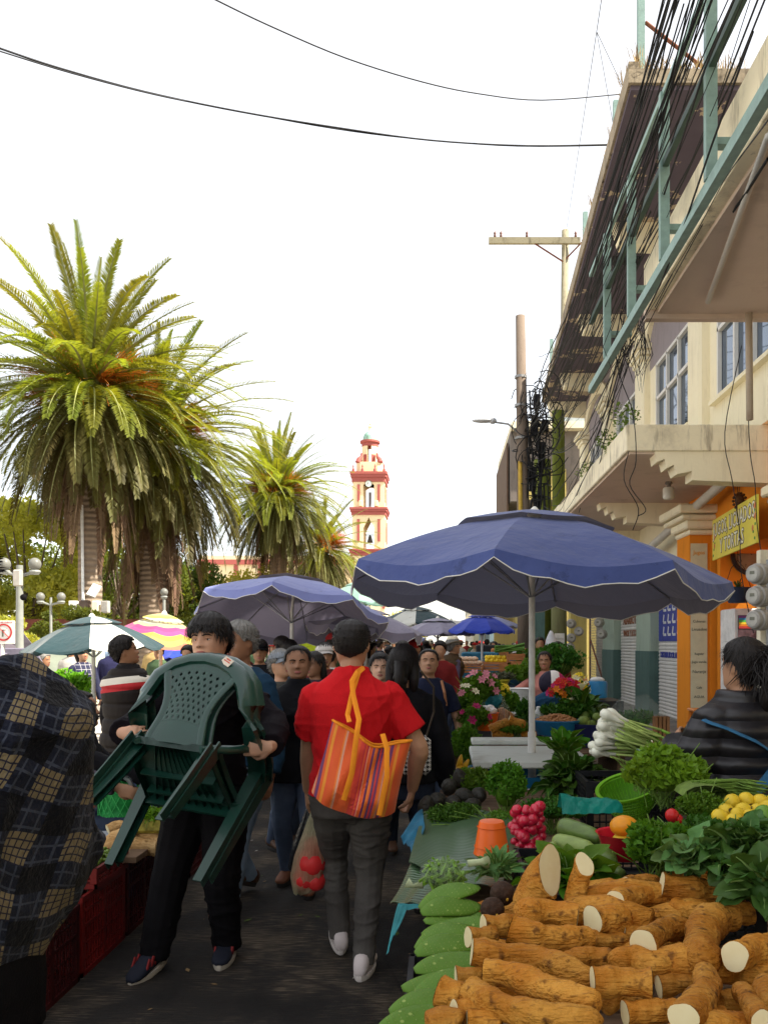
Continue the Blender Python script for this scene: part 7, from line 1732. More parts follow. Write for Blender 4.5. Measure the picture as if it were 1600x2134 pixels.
for i,(x,y,w)in enumerate(((958,1622,'topmost'),(935,1642,'upper left'),(968,1660,'centre'),(998,1658,'rightmost'),(912,1668,'lower left'),(888,1680,'leftmost'),(944,1675,'front middle'),(985,1680,'front right'))):
 o=link('avocado',ame[0],None,at(x,y,4.2-(y-1640)*.006),(g.uniform(0,3),g.uniform(0,3),g.uniform(0,3)));o.scale=(1.15,)*3;tag(o,'dark avocado, %s of the pile by the aisle'%w,'avocado','pile of avocados')
YEL_=mat('guava_skin',(.72,.5,.03),.4,.15,12,bump=.08,bscale=60);GUB=mat('guava_calyx',(.12,.08,.03),.8)
gme=MB().rings([[(r*math.cos(2*PI*k/16),r*math.sin(2*PI*k/16),z)for k in range(16)]for z,r in((-.03,.004),(-.026,.016),(-.012,.0265),(.004,.0285),(.018,.023),(.028,.012),(.031,.004))]).mesh('fruit',YEL_,True)
gcm=MB().lathe([(.007,.029),(.009,.034),(.004,.032)],8).mesh('calyx',GUB)
gl=[(1512,1692),(1537,1700),(1562,1704),(1525,1672),(1555,1668),(1585,1672),(1548,1690),(1578,1692),(1600,1684),(1500,1704),(1530,1712),(1615,1668),(1572,1712)]
gw=['lower left','second in the front row','third in the front row','upper left','largest top','upper right','middle','right of the middle','at the picture edge','leftmost','lowest','beyond the picture edge','front right']
for i,(x,y)in enumerate(gl):
 t=thing('guava','round yellow guava, %s of the pile'%gw[i],'fruit',tuple(at(x,y,2.85-(y-1680)*.004)),group='pile of yellow guavas');t.rotation_euler=(g.uniform(.6,2.2),g.uniform(-.6,.6),g.uniform(-.8,.8));link('fruit',gme,t);link('calyx',gcm,t)
t=MB().ball((0,0,0),(.034,.034,.034),18,12).build('lime',mat('lime_skin',(.13,.26,.03),.35,.2,14),smooth=True,loc=at(1592,1700,2.62));tag(t,'green lime in front of the guavas at the right edge','lime')
rb_=thing('bowl','red plastic bowl holding yellow and orange fruit','bowl',tuple(at(1297,1790,2.72)));REDP=mat('red_plastic',(.55,.012,.03),.35)
MB().lathe([(.05,0),(.055,.004),(.085,.085),(.09,.088),(.082,.084),(.05,.01)],26,cap=False).build('wall',REDP,rb_,smooth=40)
for i,(x,y,r,m_,lab)in enumerate(((1300,1722,.042,mat('mango_skin',(.7,.27,.015),.3,.25,8),'orange mango on top of the red bowl'),(1322,1738,.03,YEL_,'small orange yellow fruit in the red bowl'),(1298,1752,.032,YEL_,'yellow lemon at the front of the red bowl'))):
 o=MB().ball((0,0,0),(r*1.15,r,r*.85),18,12).build(('mango','lemon','lemon')[i],m_,smooth=True,loc=at(x,y,2.74));tag(o,lab,'fruit')
for i,(x,y,lab)in enumerate(((1400,1700,'red tomato peeking out of the parsley'),(1412,1708,'smaller red tomato touching the larger one'))):
 o=MB().ball((0,0,0),(.024-.006*i,)*3,14,10).build('tomato',mat('tomato_skin',(.5,.02,.02),.25),smooth=True,loc=at(x,y,2.78));tag(o,lab,'tomato')
bk=thing('colander','bright green plastic colander lying on its side','colander',tuple(at(1312,1668,3.55)));bk.rotation_euler=(R(14),R(-16),0);bk.scale=(1.12,1.12,1.2)
GRP=mat('lime_plastic',(.16,.4,.015),.4,.1,8,trans=.2)
mb=MB();rr=[(.05,-.07),(.085,-.05),(.105,.0),(.11,.045)];nn=44
for(r,z)in[(.05+.06*math.sin(i/9*PI/2),-.07+.115*i/9)for i in range(10)]:mb.tube([(r*math.cos(2*PI*k/40),r*math.sin(2*PI*k/40),z)for k in range(41)],.0022,4,cap=False)
for k in range(nn):mb.tube([((.05+.06*math.sin(i/9*PI/2))*math.cos(2*PI*k/nn),(.05+.06*math.sin(i/9*PI/2))*math.sin(2*PI*k/nn),-.07+.115*i/9)for i in range(0,10,3)],.0022,4,cap=False)
mb.build('mesh_wall',GRP,bk);MB().lathe([(.048+.06*math.sin(i/9*PI/2),-.07+.115*i/9)for i in range(10)],30,cap=False).build('inner_wall',mat('lime_film',(.1,.3,.01),.5,alpha=.75),bk,smooth=True);MB().lathe([(.11,.045),(.122,.05),(.122,.058),(.108,.056)],40,cap=False).build('rim',GRP,bk,smooth=30);MB().lathe([(.0,-.071),(.054,-.071),(.054,-.063),(.0,-.063)],30,cap=False).build('base',GRP,bk)
tl=thing('plastic_bag','crumpled teal green plastic bag lying before the spinach','bag',tuple(at(1228,1690,3.3)))
mb=MB();G=[]
for j in range(15):
 v=j/14;G.append([])
 for i in range(27):
  u=i/26;w=(1-u)**.5;G[-1].append((-.12+.25*u,.07*(v-.5)*2*(.4+.6*w),.06*math.sin(PI*v)*(.35+.8*w)+.008*math.sin(6*u+5*v)*math.sin(PI*v)+.002*math.sin(31*u-17*v)))
mb.sheet(G).build('plastic',mat('teal_plastic_film',(.01,.22,.17),.28,.25,10,trans=.2,bump=.4,bscale=25),tl,smooth=True,fixn=False)
# ---- leafy heaps
HERB=leaf_mat('herb_leaf',(.04,.12,.008),(.12,.26,.02),.3,9,tmul=1.4,rand=.15);HERBD=leaf_mat('dark_herb_leaf',(.022,.065,.006),(.065,.14,.014),.22,9,tmul=1.3,rand=.15);SPIN=leaf_mat('spinach_leaf',(.025,.065,.008),(.06,.135,.014),.18,5,tmul=1.3,rand=.35,rough=.4);CHARD=leaf_mat('chard_leaf',(.03,.07,.014),(.075,.15,.028),.18,5,tmul=1.3,rand=.3,rough=.42);BRIGHT=leaf_mat('lettuce_leaf',(.1,.23,.015),(.22,.4,.03),.3,6,tmul=1.3,rand=.25,rough=.42);PALELF=leaf_mat('pale_green_leaf',(.07,.15,.04),(.15,.27,.08),.25,6,tmul=1.2,rand=.25)
STEMG=mat('green_stems',(.14,.24,.04),.55,.3,20)
def herb(label,c,r,n,size,m,seed,stems=None,name='herb_bunch',cat='herbs',group=None,shell=.45,lump=1):
 c=Vector(c);t=thing(name,label,cat,tuple(c),group=group);Vs=[];g=np.random.RandomState(seed)
 for k in range(14*lump):
  d=g.normal(size=3);d[2]=abs(d[2])*.8;d/=np.linalg.norm(d);q=.62;cc=d*np.array(r)*q;rr=np.array(r)*g.uniform(.3,.5)
  V,_=leafcloud(n//(14*lump),cc,rr,size,g.randint(1e6),flat=.8,shell=shell,up=.5);Vs.append(V)
 V=np.concatenate(Vs);o=link('leaves',arr_mesh('leaves',V,np.arange(len(V)).reshape(-1,4),m),t);o['kind']='stuff'
 o2=MB().ball((0,0,-r[2]*.1),(r[0]*.5,r[1]*.5,r[2]*.4),14,8).build('inner_mass',m,t,smooth=True)
 mb=MB();gg=random.Random(seed)
 s_=stems or(0,0,-1);s_=Vector(s_)
 for k in range(46):
  a=Vector((gg.gauss(0,.5)*r[0],gg.gauss(0,.5)*r[1],abs(gg.gauss(0,.45))*r[2]));b=s_*(max(r)*(1.25 if stems else .7))+Vector((gg.gauss(0,.02),gg.gauss(0,.02),gg.gauss(0,.012)));mb.tube([a,(a+b)*.5+Vector((0,0,.01)),b],.0018,4)
 mb.build('stems',STEMG,t);return t
def leafmesh(name,L_,W_,m,seed,curl=.5,wav=.12,rib=True,point=1.0):
 g=random.Random(seed);nu,nv=10,6;G=[];p=g.uniform(0,6)
 for i in range(nu+1):
  u=i/nu;w=W_*(math.sin(PI*min(1,.06+.94*u)**(.8*point))**.7 if u<1 else 0.02);a=curl*u;row=[]
  for j in range(-nv//2,nv//2+1):
   v=j/(nv/2);row.append((L_*(math.sin(a)/curl if abs(curl)>.01 else u),v*w,-L_*(1-math.cos(a))/max(curl,.01)+w*(.35*abs(v))+wav*w*math.sin(11*u+3*v+p)*abs(v)))
  G.append(row)
 mb=MB().sheet(G)
 if rib:mb.slot(1);mb.tube([(r[nv//2][0],0,r[nv//2][2]-.0015)for r in G[:9]],[max(.0012,.0045*(1-k/10))for k in range(9)],5)
 return mb.mesh(name,[m,RIBLF],True,fixn=False)
RIBLF=mat('leaf_midrib',(.22,.34,.1),.5)
def leafy(label,c,r,n,L_,W_,m,seed,name='leafy_bunch',cat='leafy vegetables',spread=1.0,aim=None,curl=.7,wav=.2):
 c=Vector(c);t=thing(name,label,cat,tuple(c));M_=[leafmesh('leaf',L_*(1+.12*k),W_*(1+.1*k),m,seed+k,curl*(.6+.3*k),wav)for k in range(3)];g=random.Random(seed)
 MB().ball((0,0,0),(r[0]*.6,r[1]*.6,r[2]*.55),12,8).build('inner_mass',m,t,smooth=True)
 for k in range(n):
  a=g.uniform(0,2*PI);e=math.asin(g.uniform(-.15,1));d=Vector((math.cos(a)*math.cos(e),math.sin(a)*math.cos(e),math.sin(e)))
  if aim:d=(d*spread+Vector(aim)).normalized()
  p=Vector((d.x*r[0],d.y*r[1],d.z*r[2]))*g.uniform(.35,.8);q=d.to_track_quat('X','Z');o=link('leaf',M_[g.randrange(3)],t,p);o.rotation_euler=(q@Matrix.Rotation(g.uniform(-.9,.9),3,'X').to_quaternion()).to_euler();s=g.uniform(.75,1.15);o.scale=(s,s,s)
 return t
herb('curly parsley bunch behind the avocados',at(985,1632,4.35),(.12,.1,.1),2600,.022,HERB,3)
herb('tall parsley bunch between avocados and radishes',at(1055,1650,4.0),(.11,.11,.15),3200,.024,HERB,4)
herb('feathery coriander bunch lying by the aisle with pale stems',at(945,1702,3.6),(.15,.12,.06),3000,.016,HERBD,5,stems=(1,-.15,-.25))
herb('coriander stalks lying behind the orange bucket',at(1040,1712,3.6),(.1,.08,.05),1200,.014,HERB,6,stems=(-1,0,-.2))
herb('dark green tangle behind the teal bag',at(1150,1690,3.7),(.16,.12,.07),2400,.02,HERBD,7)
herb('bushy round leafed watercress heap left of the puffer jacket',at(1385,1618,3.2),(.17,.14,.12),2600,.034,BRIGHT,8,shell=.6)
herb('watercress sprigs spilling over the heap towards the colander',at(1340,1620,3.15),(.08,.08,.08),700,.032,BRIGHT,9,shell=.6)
herb('large flat parsley bunch beside the red bowl',at(1375,1772,2.5),(.13,.11,.1),3400,.024,HERB,10,shell=.55)
herb('parsley spilling in front of the yellow guavas',at(1475,1750,2.55),(.14,.1,.07),3000,.018,HERBD,11)
herb('wispy dill bunch left of the guavas',at(1460,1690,2.85),(.09,.08,.07),2600,.012,HERB,12)
herb('dark herbs at the right edge behind the chard',at(1570,1745,2.4),(.11,.1,.06),2200,.016,HERBD,13)
leafy('big heap of dark spinach leaves in front of the white table',at(1190,1640,4.25),(.17,.16,.17),170,.09,.028,SPIN,21,curl=.9)
leafy('upright lettuce leaves at the top of the spinach heap',at(1172,1585,4.4),(.1,.1,.13),34,.1,.035,HERB,22,aim=(0,0,.9),curl=.5)
leafy('broad dark chard leaves at the right edge',at(1560,1800,2.15),(.13,.1,.085),150,.08,.03,CHARD,23,curl=.9,wav=.55)
leafy('blue green cabbage leaves beside the parsley',at(1450,1795,2.2),(.09,.08,.05),30,.07,.028,PALELF,24,aim=(-.5,-.3,.1),curl=.6,wav=.3)
leafy('broad light green lettuce leaves behind the upright roots',at(1190,1836,2.52),(.13,.09,.035),40,.1,.036,HERB,25,aim=(.1,-.3,.1),curl=.7)
leafy('sprigs of pale pointed leaves beside the bagged cactus',at(1035,1812,2.6),(.09,.07,.045),70,.042,.011,PALELF,26,curl=.4,wav=.05)
leafy('dark leaves hanging at the lower right behind the roots',at(1590,1860,1.95),(.06,.06,.09),50,.07,.026,CHARD,27)
on=thing('spring_onion_bunch','bunches of white spring onions laid on a black crate, bulbs facing left','onions',tuple(at(1290,1530,3.9)))
ONW=mat('onion_white',(.72,.72,.6),.35,.08,20);ONG=mat('onion_green',(.16,.3,.03),.5,.35,18,stretch=(6,.6,6));ONP=mat('onion_pale_green',(.4,.52,.15),.45,.25,16)
bm_=MB().lathe([(.003,-.03),(.014,-.026),(.021,-.012),(.021,.0),(.014,.018),(.008,.04),(.006,.07)],14).mesh('onion_bulb',ONW,True)
g=random.Random(8);o0=Vector(on.location)
for i in range(54):
 t_=g.random();x=1242+32*t_+g.uniform(-8,8);y=1570-82*t_+g.uniform(-9,9);p=at(x,y,3.9+g.uniform(-.06,.06));e=p+Vector((g.uniform(.17,.26),g.uniform(-.05,.12),g.uniform(-.09,.0)-.07*t_))
 d=(e-p).normalized();q=d.to_track_quat('Z','Y');o=link('onion_bulb',bm_,on,p-o0,q.to_euler());s=g.uniform(.75,1.25);o.scale=(s,s,s)
 mb=MB().tube([p+d*.05-o0,p+d*.1-o0,e-o0],[.0065,.006,.007],6);mb.build('onion_stalk',ONP,o.parent,smooth=True)
 e2=e+d*.06+Vector((.03*g.random(),g.uniform(-.03,.03),-.03));MB().tube([e-o0,(e+e2)/2+Vector((0,0,.006))-o0,e2-o0],[.007,.009,.003],6).build('onion_leaf',ONG,on,smooth=True)
MB().tube([at(1330,1575,3.82)-o0+Vector((0,0.05*math.sin(a),.03*math.cos(a)))for a in[2*PI*k/12 for k in range(13)]],.004,5).build('tie',TEAL,on)
crate('vegetable_crate','black plastic crate holding up the spring onions',tuple(at(1300,1660,3.95)[:2])+(.70,),(.42,.34,.235),BLKP)
rl_=thing('rolled_leaves','tight roll of green leaves with its spiral end towards the camera','leaves',tuple(at(1475,1660,2.95)))
mb=MB()
for q in range(7):
 pts=[]
 for k in range(60):a=k/59*2*PI*4.5;r=.012+.006*a/(2*PI)*2.0;pts.append((r*1.35*math.cos(a),-.0,r*.62*math.sin(a)))
G=[[(x,y+dy,z)for x,y,z in pts]for dy in(0,.05,.12)]
mb.sheet(G).sheet([[(x*.965,y+dy,z*.965)for x,y,z in pts]for dy in(0,.05,.12)]);mb.build('roll',mat('rolled_leaf',(.15,.22,.05),.5,.4,16),rl_,fixn=False,smooth=True)
mb=MB()
for k in range(70):a=Vector((g.uniform(-.05,.05),.05,g.uniform(0,.05)));mb.tube([a,a+Vector((g.uniform(.08,.12),.03,.0)),a+Vector((g.uniform(.15,.24),g.uniform(.0,.08),-g.uniform(.01,.03)))],.0022,4)
mb.build('stems',STEMG,rl_)
# ---- white table with the parasol pole
wt=thing('white_table','worn white wooden table with the parasol pole through it','table',(.55,5.27,0));WTM=stained('worn_white_board',(.66,.69,.64),(.3,.25,.18),.35,vert=False,scale=3)
MB().box((0,0,.845),(.72,.74,.045),bevel=.008).build('table_top',WTM,wt);MB().box((0,.5,.885),(.68,.22,.03),bevel=.006).build('rear_board',WTM,wt)
for sx in(-.3,.3):
 for sy in(-.32,.32):MB().box((sx,sy,.41),(.06,.05,.82)).build('leg',WOODP,wt)
def tub(label,c,r,h,m,name='tub',cat='tub',parent=None):
 t=thing(name,label,cat,tuple(c));MB().lathe([(r*.78,0),(r*.8,.005),(r*.97,h*.9),(r*1.03,h),(r*1.03,h+.012),(r*.96,h+.008),(r*.93,h*.8)],30).build('wall',m,t,smooth=35)
 return t
BLUP=mat('blue_tub_plastic',(.02,.17,.36),.35,.1,6);NAVP=mat('navy_tub_plastic',(.02,.025,.1),.4);WHP_=mat('white_bucket_plastic',(.6,.6,.58),.4)
tub('large blue plastic tub standing beneath the white table',(.5,5.35,.36),.34,.38,BLUP)
tub('white plastic bucket on the ground beneath the white table',(.55,4.75,.48),.1,.22,WHP_,'bucket','bucket')
t1=at(1158,1530,6.7);tub('wide blue plastic tub heaped with brown nuts',(t1.x,t1.y,t1.z),.20,.11,BLUP)
t2=at(1228,1560,6.7);tub('navy plastic tub of green chayotes',(t2.x,t2.y,t2.z),.19,.2,NAVP)
g=random.Random(6)
nutm=MB().ball((0,0,0),(.017,.014,.012),8,5).mesh('nut',mat('brown_nut',(.35,.16,.06),.6,.35,30));mb=MB()
for k in range(420):
 a=g.uniform(0,6.28);q=g.random()**.5;mb.ball((q*.175*math.cos(a),q*.175*math.sin(a),.1+.05*(1-q*q)+g.uniform(-.01,.01)),(.015,.012,.011),6,4,Matrix.Rotation(g.uniform(0,3),3,'X'))
o=mb.build('nut_heap',mat('brown_nut',(.35,.16,.06),.6,.35,30),loc=t1,smooth=True);tag(o,'heap of brown peeled nuts in the wide blue tub','nuts',kind='stuff')
for k in range(11):
 a=g.uniform(0,6.28);q=g.uniform(0,.13);o=MB().ball((0,0,0),(.042,.036,.034),12,8).build('chayote',mat('light_chayote',(.17,.24,.05),.5,.2,10),smooth=True,loc=t2+Vector((q*math.cos(a),q*math.sin(a),.2+.03*(k%3))));tag(o,'green chayote in the navy tub','chayote','chayotes in the navy tub')
# ------------------------------------------------------------------ things behind the white table
def onat(x,y,d):return at(x,y,d)
bt=thing('trestle_table','table of mixed roots and bags behind the white table','table',(at(1110,0,6.7).x,6.75,0))
for k in range(5):MB().box((0,-.4+k*.2,.72),(1.5,.19,.03)).build('plank',WOODP,bt)
for sx in(-.65,.65):MB().box((sx,0,.35),(.06,.8,.7)).build('leg',WOODP,bt)
for i,(pts,r,lab)in enumerate((([(1022,1522),(1040,1512),(1062,1505)],10,'short pale root with round cut behind the white table'),([(1060,1500),(1075,1506),(1095,1512)],9,'slim root leaning on the green leaves behind the white table'),([(1025,1532),(1045,1530),(1070,1534)],8,'yellow root lying at the edge behind the white table'),([(1085,1532),(1100,1530),(1118,1532)],8,'small yellow root beside the parasol pole'))):
 root([at(x,y,6.35)for x,y in pts],r/F*6.4,lab,(1,0),60+i,group='roots behind the white table')
herb('green leaves among the roots behind the white table',at(1070,1520,6.4),(.17,.12,.06),1500,.035,HERB,31)
herb('spiky dark green plant beside the white bottles',at(1092,1490,6.9),(.07,.07,.13),700,.05,HERBD,32)
herb('greens piled left of the red flowers',at(1180,1490,6.9),(.24,.16,.1),2200,.045,SPIN,33)
leafy('broad dark leaves below the red flowers',at(1215,1480,6.95),(.18,.14,.1),40,.14,.05,SPIN,34)
t=thing('bucket','orange bucket filled with wrapped packages at the aisle','bucket',tuple(at(1014,1522,6.8)));MB().lathe([(.075,0),(.1,.14),(.105,.145),(.095,.14)],22).build('wall',OP,t,smooth=30)
for k in range(7):a=k*.9;MB().ball((.05*math.cos(a),.05*math.sin(a),.16+.02*(k%2)),(.04,.035,.03),10,7).build('package',mat('white_package',(.6,.56,.55),.4,.25,20,bump=.3),t,smooth=True)
t=thing('bread_bag','clear bag of long brown bread sticks tied at the top','bag',tuple(at(1050,1495,6.9)))
for k in range(12):MB().box((-.07+.013*k,.01*(k%3),.0-.004*abs(k-5)),(.011,.05,.17-.01*abs(k-4)),Matrix.Rotation(.05*(k-6),3,'Y'),bevel=.003).build('bread_stick',mat('bread_crust',(.5,.24,.1),.7,.2,10),t)
MB().tube([(0,0,-.1),(0,0,0),(0,0,.08),(0,0,.13),(-.02,0,.17)],[(.09,.05),(.1,.055),(.07,.05),(.012,.012),(.035,.02)],18).build('plastic',CLEAR,t,smooth=True)
for i,(x,y,lab)in enumerate(((1122,1497,'round shouldered white plastic jug behind the nut tub'),(1151,1497,'squat white sack bundle right of the white jug'))):
 t=thing('jug' if i==0 else 'sack',lab,'jug' if i==0 else 'sack',tuple(at(x,y,7.0)))
 MB().lathe([(.05,-.07),(.058,-.06),(.058,.02),(.045,.055),(.022,.075),(.02,.095),(.012,.1)]if i==0 else[(.04,-.06),(.065,-.04),(.062,.0),(.035,.035),(.01,.045)],20).build('body',WHP_,t,smooth=50)
 MB().lathe([(.06,-.03),(.061,-.02),(.061,.0),(.06,.005)],20,cap=False).build('band',mat('faint_band',(.5,.42,.36),.6),t)
t=thing('bucket','white plastic bucket behind the yellow flowers','bucket',tuple(at(1084,1492,8.0)));MB().lathe([(.1,0),(.13,.26),(.138,.27),(.12,.26)],24).build('wall',WHP_,t,smooth=30)
FCOL={'red':(.5,.01,.015),'pink':(.62,.22,.28),'yellow':(.75,.58,.03),'cream':(.7,.65,.45),'magenta':(.5,.02,.14),'orange':(.7,.2,.01)}
def petal_mesh(col,nm='flower',size=.03):
 m=mat(col+'_petal',FCOL[col],.6,.2,12,trans=.25);mb=MB()
 for k in range(6):
  a=k*PI/3;d=Vector((math.cos(a),math.sin(a),.35));s=Vector((-math.sin(a),math.cos(a),0));mb.add([(0,0,0),d*size*.6+s*size*.32,d*size*1.1+Vector((0,0,-size*.25)),d*size*.6-s*size*.32],[(0,1,2,3)])
 mb.ball((0,0,size*.12),size*.16,6,4);return mb.mesh(nm,m,fixn=False)
FM={c:petal_mesh(c)for c in FCOL}
def bouquet(label,c,r,cols,nf,seed,leaves=1200,lsize=.035,m=None,fs=1.0,faces=True,group=None):
 t=herb(label,c,r,leaves,lsize,m or HERB,seed,name='flower_bunch',cat='flowers',group=group);g=random.Random(seed)
 for k in range(nf):
  a=g.uniform(PI*.9,PI*2.1);e=g.uniform(-.1,1.3);d=Vector((math.cos(a)*math.cos(e),math.sin(a)*math.cos(e),math.sin(e)));p=Vector((d.x*r[0],d.y*r[1],d.z*r[2]))*g.uniform(.85,1.12)
  o=link('flower',FM[g.choice(cols)],t,p,(d+Vector((0,-.5,.2))).to_track_quat('Z','Y').to_euler());s=fs*g.uniform(.8,1.3);o.scale=(s,s,s)
 return t
bouquet('bright red and orange flower bouquet above the greens',at(1180,1445,7.2),(.15,.12,.12),['red','red','red','magenta','orange'],60,41,500,fs=1.0)
bouquet('yellow and orange flowers right of the red bouquet',at(1207,1435,7.25),(.08,.08,.12),['yellow','orange','cream'],24,42,300)
for i,(x,y,s)in enumerate(((1208,1453,1),(1213,1430,.8),(1185,1462,.9))):
 t=thing('calla_lily',['large cream calla lily with open trumpet in front of the red flowers','smaller cream calla lily above the large one','cream lily half behind the large calla'][i],'flower',tuple(at(x,y,7.0)));mb=MB();rs=[]
 for z,r in((-.05,.008),(-.02,.018),(.01,.032),(.025,.05),(.03,.058)):rs.append([(r*s*math.cos(a)*1.1,r*s*.8*math.sin(a)-z*.9,z*s+.02*math.cos(a)*max(0,z)*20*s)for a in[2*PI*q/20 for q in range(20)]])
 mb.rings(rs,cap=False).build('spathe',mat('calla_cream',(.72,.68,.45),.5,.08,8,trans=.2),t,smooth=True);MB().tube([(0,.0,0),(0,-.03,.03)],.005*s,6).build('spadix',mat('yellow_petal',FCOL['yellow']),t)
bouquet('tall bush of pink lilies on the aisle side',at(1000,1440,7.4),(.2,.16,.18),['pink'],10,43,2600,.04,fs=1.25)
bouquet('pink and white flowers low on the aisle side',at(972,1468,7.0),(.14,.12,.16),['pink','cream','pink'],8,44,1600,.035,fs=1.1)
bouquet('leafy greens with two magenta blooms beside the orange bucket',at(985,1500,6.7),(.16,.14,.14),['magenta'],4,45,1700,.035,fs=1.1)
herb('trailing grassy greens hanging down at the aisle edge',at(972,1560,6.2),(.14,.14,.2),2200,.03,HERB,46)
bouquet('small yellow flower bunch beside the white bucket',at(1046,1450,7.6),(.07,.07,.1),['yellow'],22,47,400,fs=.8)
herb('leafy stalks under the yellow flowers',at(1058,1470,7.6),(.12,.1,.13),1200,.04,HERB,48)
o=MB().ball((0,0,0),(.09,.07,.1),14,10).build('plastic_bag',mat('cyan_film',(.03,.25,.35),.3,.3,12,bump=.4),smooth=True,loc=at(1026,1455,7.5));tag(o,'cyan plastic bag stuffed between pink lilies and yellow flowers','bag')
t=tub('small yellow green bowl piled with grey herbs',at(1038,1428,8.4),.12,.05,mat('mustard_plastic',(.4,.36,.03),.4),'bowl','bowl');herb('greyish dried herbs heaped in the small bowl',at(1040,1412,8.4),(.17,.12,.07),900,.03,leaf_mat('grey_herb',(.06,.07,.04),(.12,.13,.08),.1),49)
herb('dark mound of greens left of the pink seller',at(1100,1405,9.6),(.3,.25,.2),1800,.05,HERB,50);herb('bush of greens behind the pink seller',at(1165,1385,10.6),(.35,.3,.3),2000,.06,HERBD,51)
t=thing('market_bundle','bundle wrapped in dark blue cloth leaning by the pink seller','bundle',tuple(at(1145,1465,7.8)))
link('cloth',remesh(MB().ball((0,0,0),(.17,.14,.11),20,14).ball((.1,.02,.06),(.11,.1,.12),16,12),.012,3,folds(9,.03,14,14),'cloth'),t).data.materials[0]=fabric('deep_blue_fleece',(.015,.05,.1))
o=link('rag_bag',remesh(MB().ball((0,0,0),(.14,.1,.13),20,14),.012,2,folds(10,.03,14,14),'rag_bag'),None,at(1150,1424,8.1));n=NT('colour_block_bag',.7);n.color(n.ramp(n.math('ADD',n.x,.5),[(0,(.02,.015,.03)),(.48,(.65,.6,.58)),(.56,(.35,.02,.1))],True));o.data.materials[0]=n.m;tag(o,'black, white and magenta cloth bag behind the blue bundle','bag')
t=thing('water_jug','blue plastic drum with white cloth lid by the teal pillar','drum',tuple(at(1244,1455,9.8)))
MB().lathe([(.11,-.0),(.12,.01),(.125,.17),(.115,.2),(.05,.21)],20).build('body',BLUP,t,smooth=40);MB().ball((0,0,.22),(.09,.08,.035),12,7).build('lid',WHP_,t,smooth=True)
o=MB().box((0,0,-.2),(.5,.6,.4)).build('stool_crate',BLKP,loc=at(1244,1458,9.8));tag(o,'dark box under the blue drum','box')
herb('dark round squashes in a clear bag behind the onions',at(1320,1505,5.0),(.14,.1,.08),500,.04,SPIN,52)
o=MB().tube([(-.16,0,0),(-.08,0,.03),(.05,0,.05),(.16,0,.0)],[.05,.1,.11,.05],18).build('plastic_bag',CLEAR,smooth=True,loc=at(1325,1500,5.0));tag(o,'crumpled clear plastic bag behind the onions','bag')
t=thing('wooden_crate','rough wooden slat crate standing right of the onion stalks','crate',tuple(at(1376,1560,4.6)))
for k in range(4):MB().box((-.03+k*.022,0,.08),(.016,.06,.2)).build('slat',mat('rough_wood',(.25,.12,.05),.85,.3,8,bump=.3),t)
MB().box((0,.035,.0),(.1,.012,.03)).build('cross_bar',MATS['rough_wood'],t)
o=MB().box((0,0,-.03),(.35,.3,.05),bevel=.005).build('counter_board',WTM,loc=at(1500,1585,3.9));tag(o,'white board behind the rolled leaves and puffer jacket','board')
t=thing('stool','varnished orange wooden stool beside the orange column','stool',(at(1463,0,10.2).x,10.2,.12));OW=mat('varnished_orange_wood',(.55,.17,.02),.35,.25,6,stretch=(8,8,1))
MB().box((0,0,.62),(.3,.3,.03),bevel=.01).build('seat',OW,t)
for sx in(-1,1):
 for sy in(-1,1):MB().bar((sx*.11,sy*.11,.61),(sx*.16,sy*.16,0),.035).build('leg',OW,t)
for z in(.22,.4):MB().bar((-.14,-.15,z),(.14,-.15,z),.025).bar((-.14,.15,z),(.14,.15,z),.025).bar((-.15,-.14,z+.05),(-.15,.14,z+.05),.025).bar((.15,-.14,z+.05),(.15,.14,z+.05),.025).build('stretcher',OW,t)
o=MB().tube([(0,0,.25),(0,0,.1),(.02,0,-.15),(.03,0,-.3),(.02,0,-.36)],[.02,.09,.14,.13,.04],16).build('plastic_sheet',mat('milky_film',(.6,.6,.62),.3,.15,8,alpha=.75,bump=.5,bscale=12),smooth=True,loc=at(1148,1345,14));tag(o,'milky plastic sheeting hanging from the notice pole','plastic sheet')
pb=crate('vegetable_crate','small red crate of yellow peppers at the aisle edge',tuple(at(965,1640,5.0)),(.2,.16,.06),mat('red_crate_plastic',(.35,.02,.02),.45,.2,8))
YP=mat('yellow_pepper_skin',(.62,.33,.02),.35,.25,14)
for k,(x,y,a)in enumerate(((945,1625,.3),(962,1612,-.3),(978,1608,.5),(950,1608,.8),(968,1598,1.1),(975,1622,0),(958,1590,1.4))):
 p=at(x,y,4.95);d=Vector((math.cos(a),-.3,math.sin(a)))*.05;o=MB().tube([-d,-d*.5,d*.3,d],[.008,.02,.017,.006],10).build('yellow_pepper',YP,smooth=True,loc=p);tag(o,'long yellow pepper, %s of the small pile'%['leftmost','second in the row','upper right','upper left','slanting top','lower right','upright topmost'][k],'pepper','yellow peppers by the aisle')
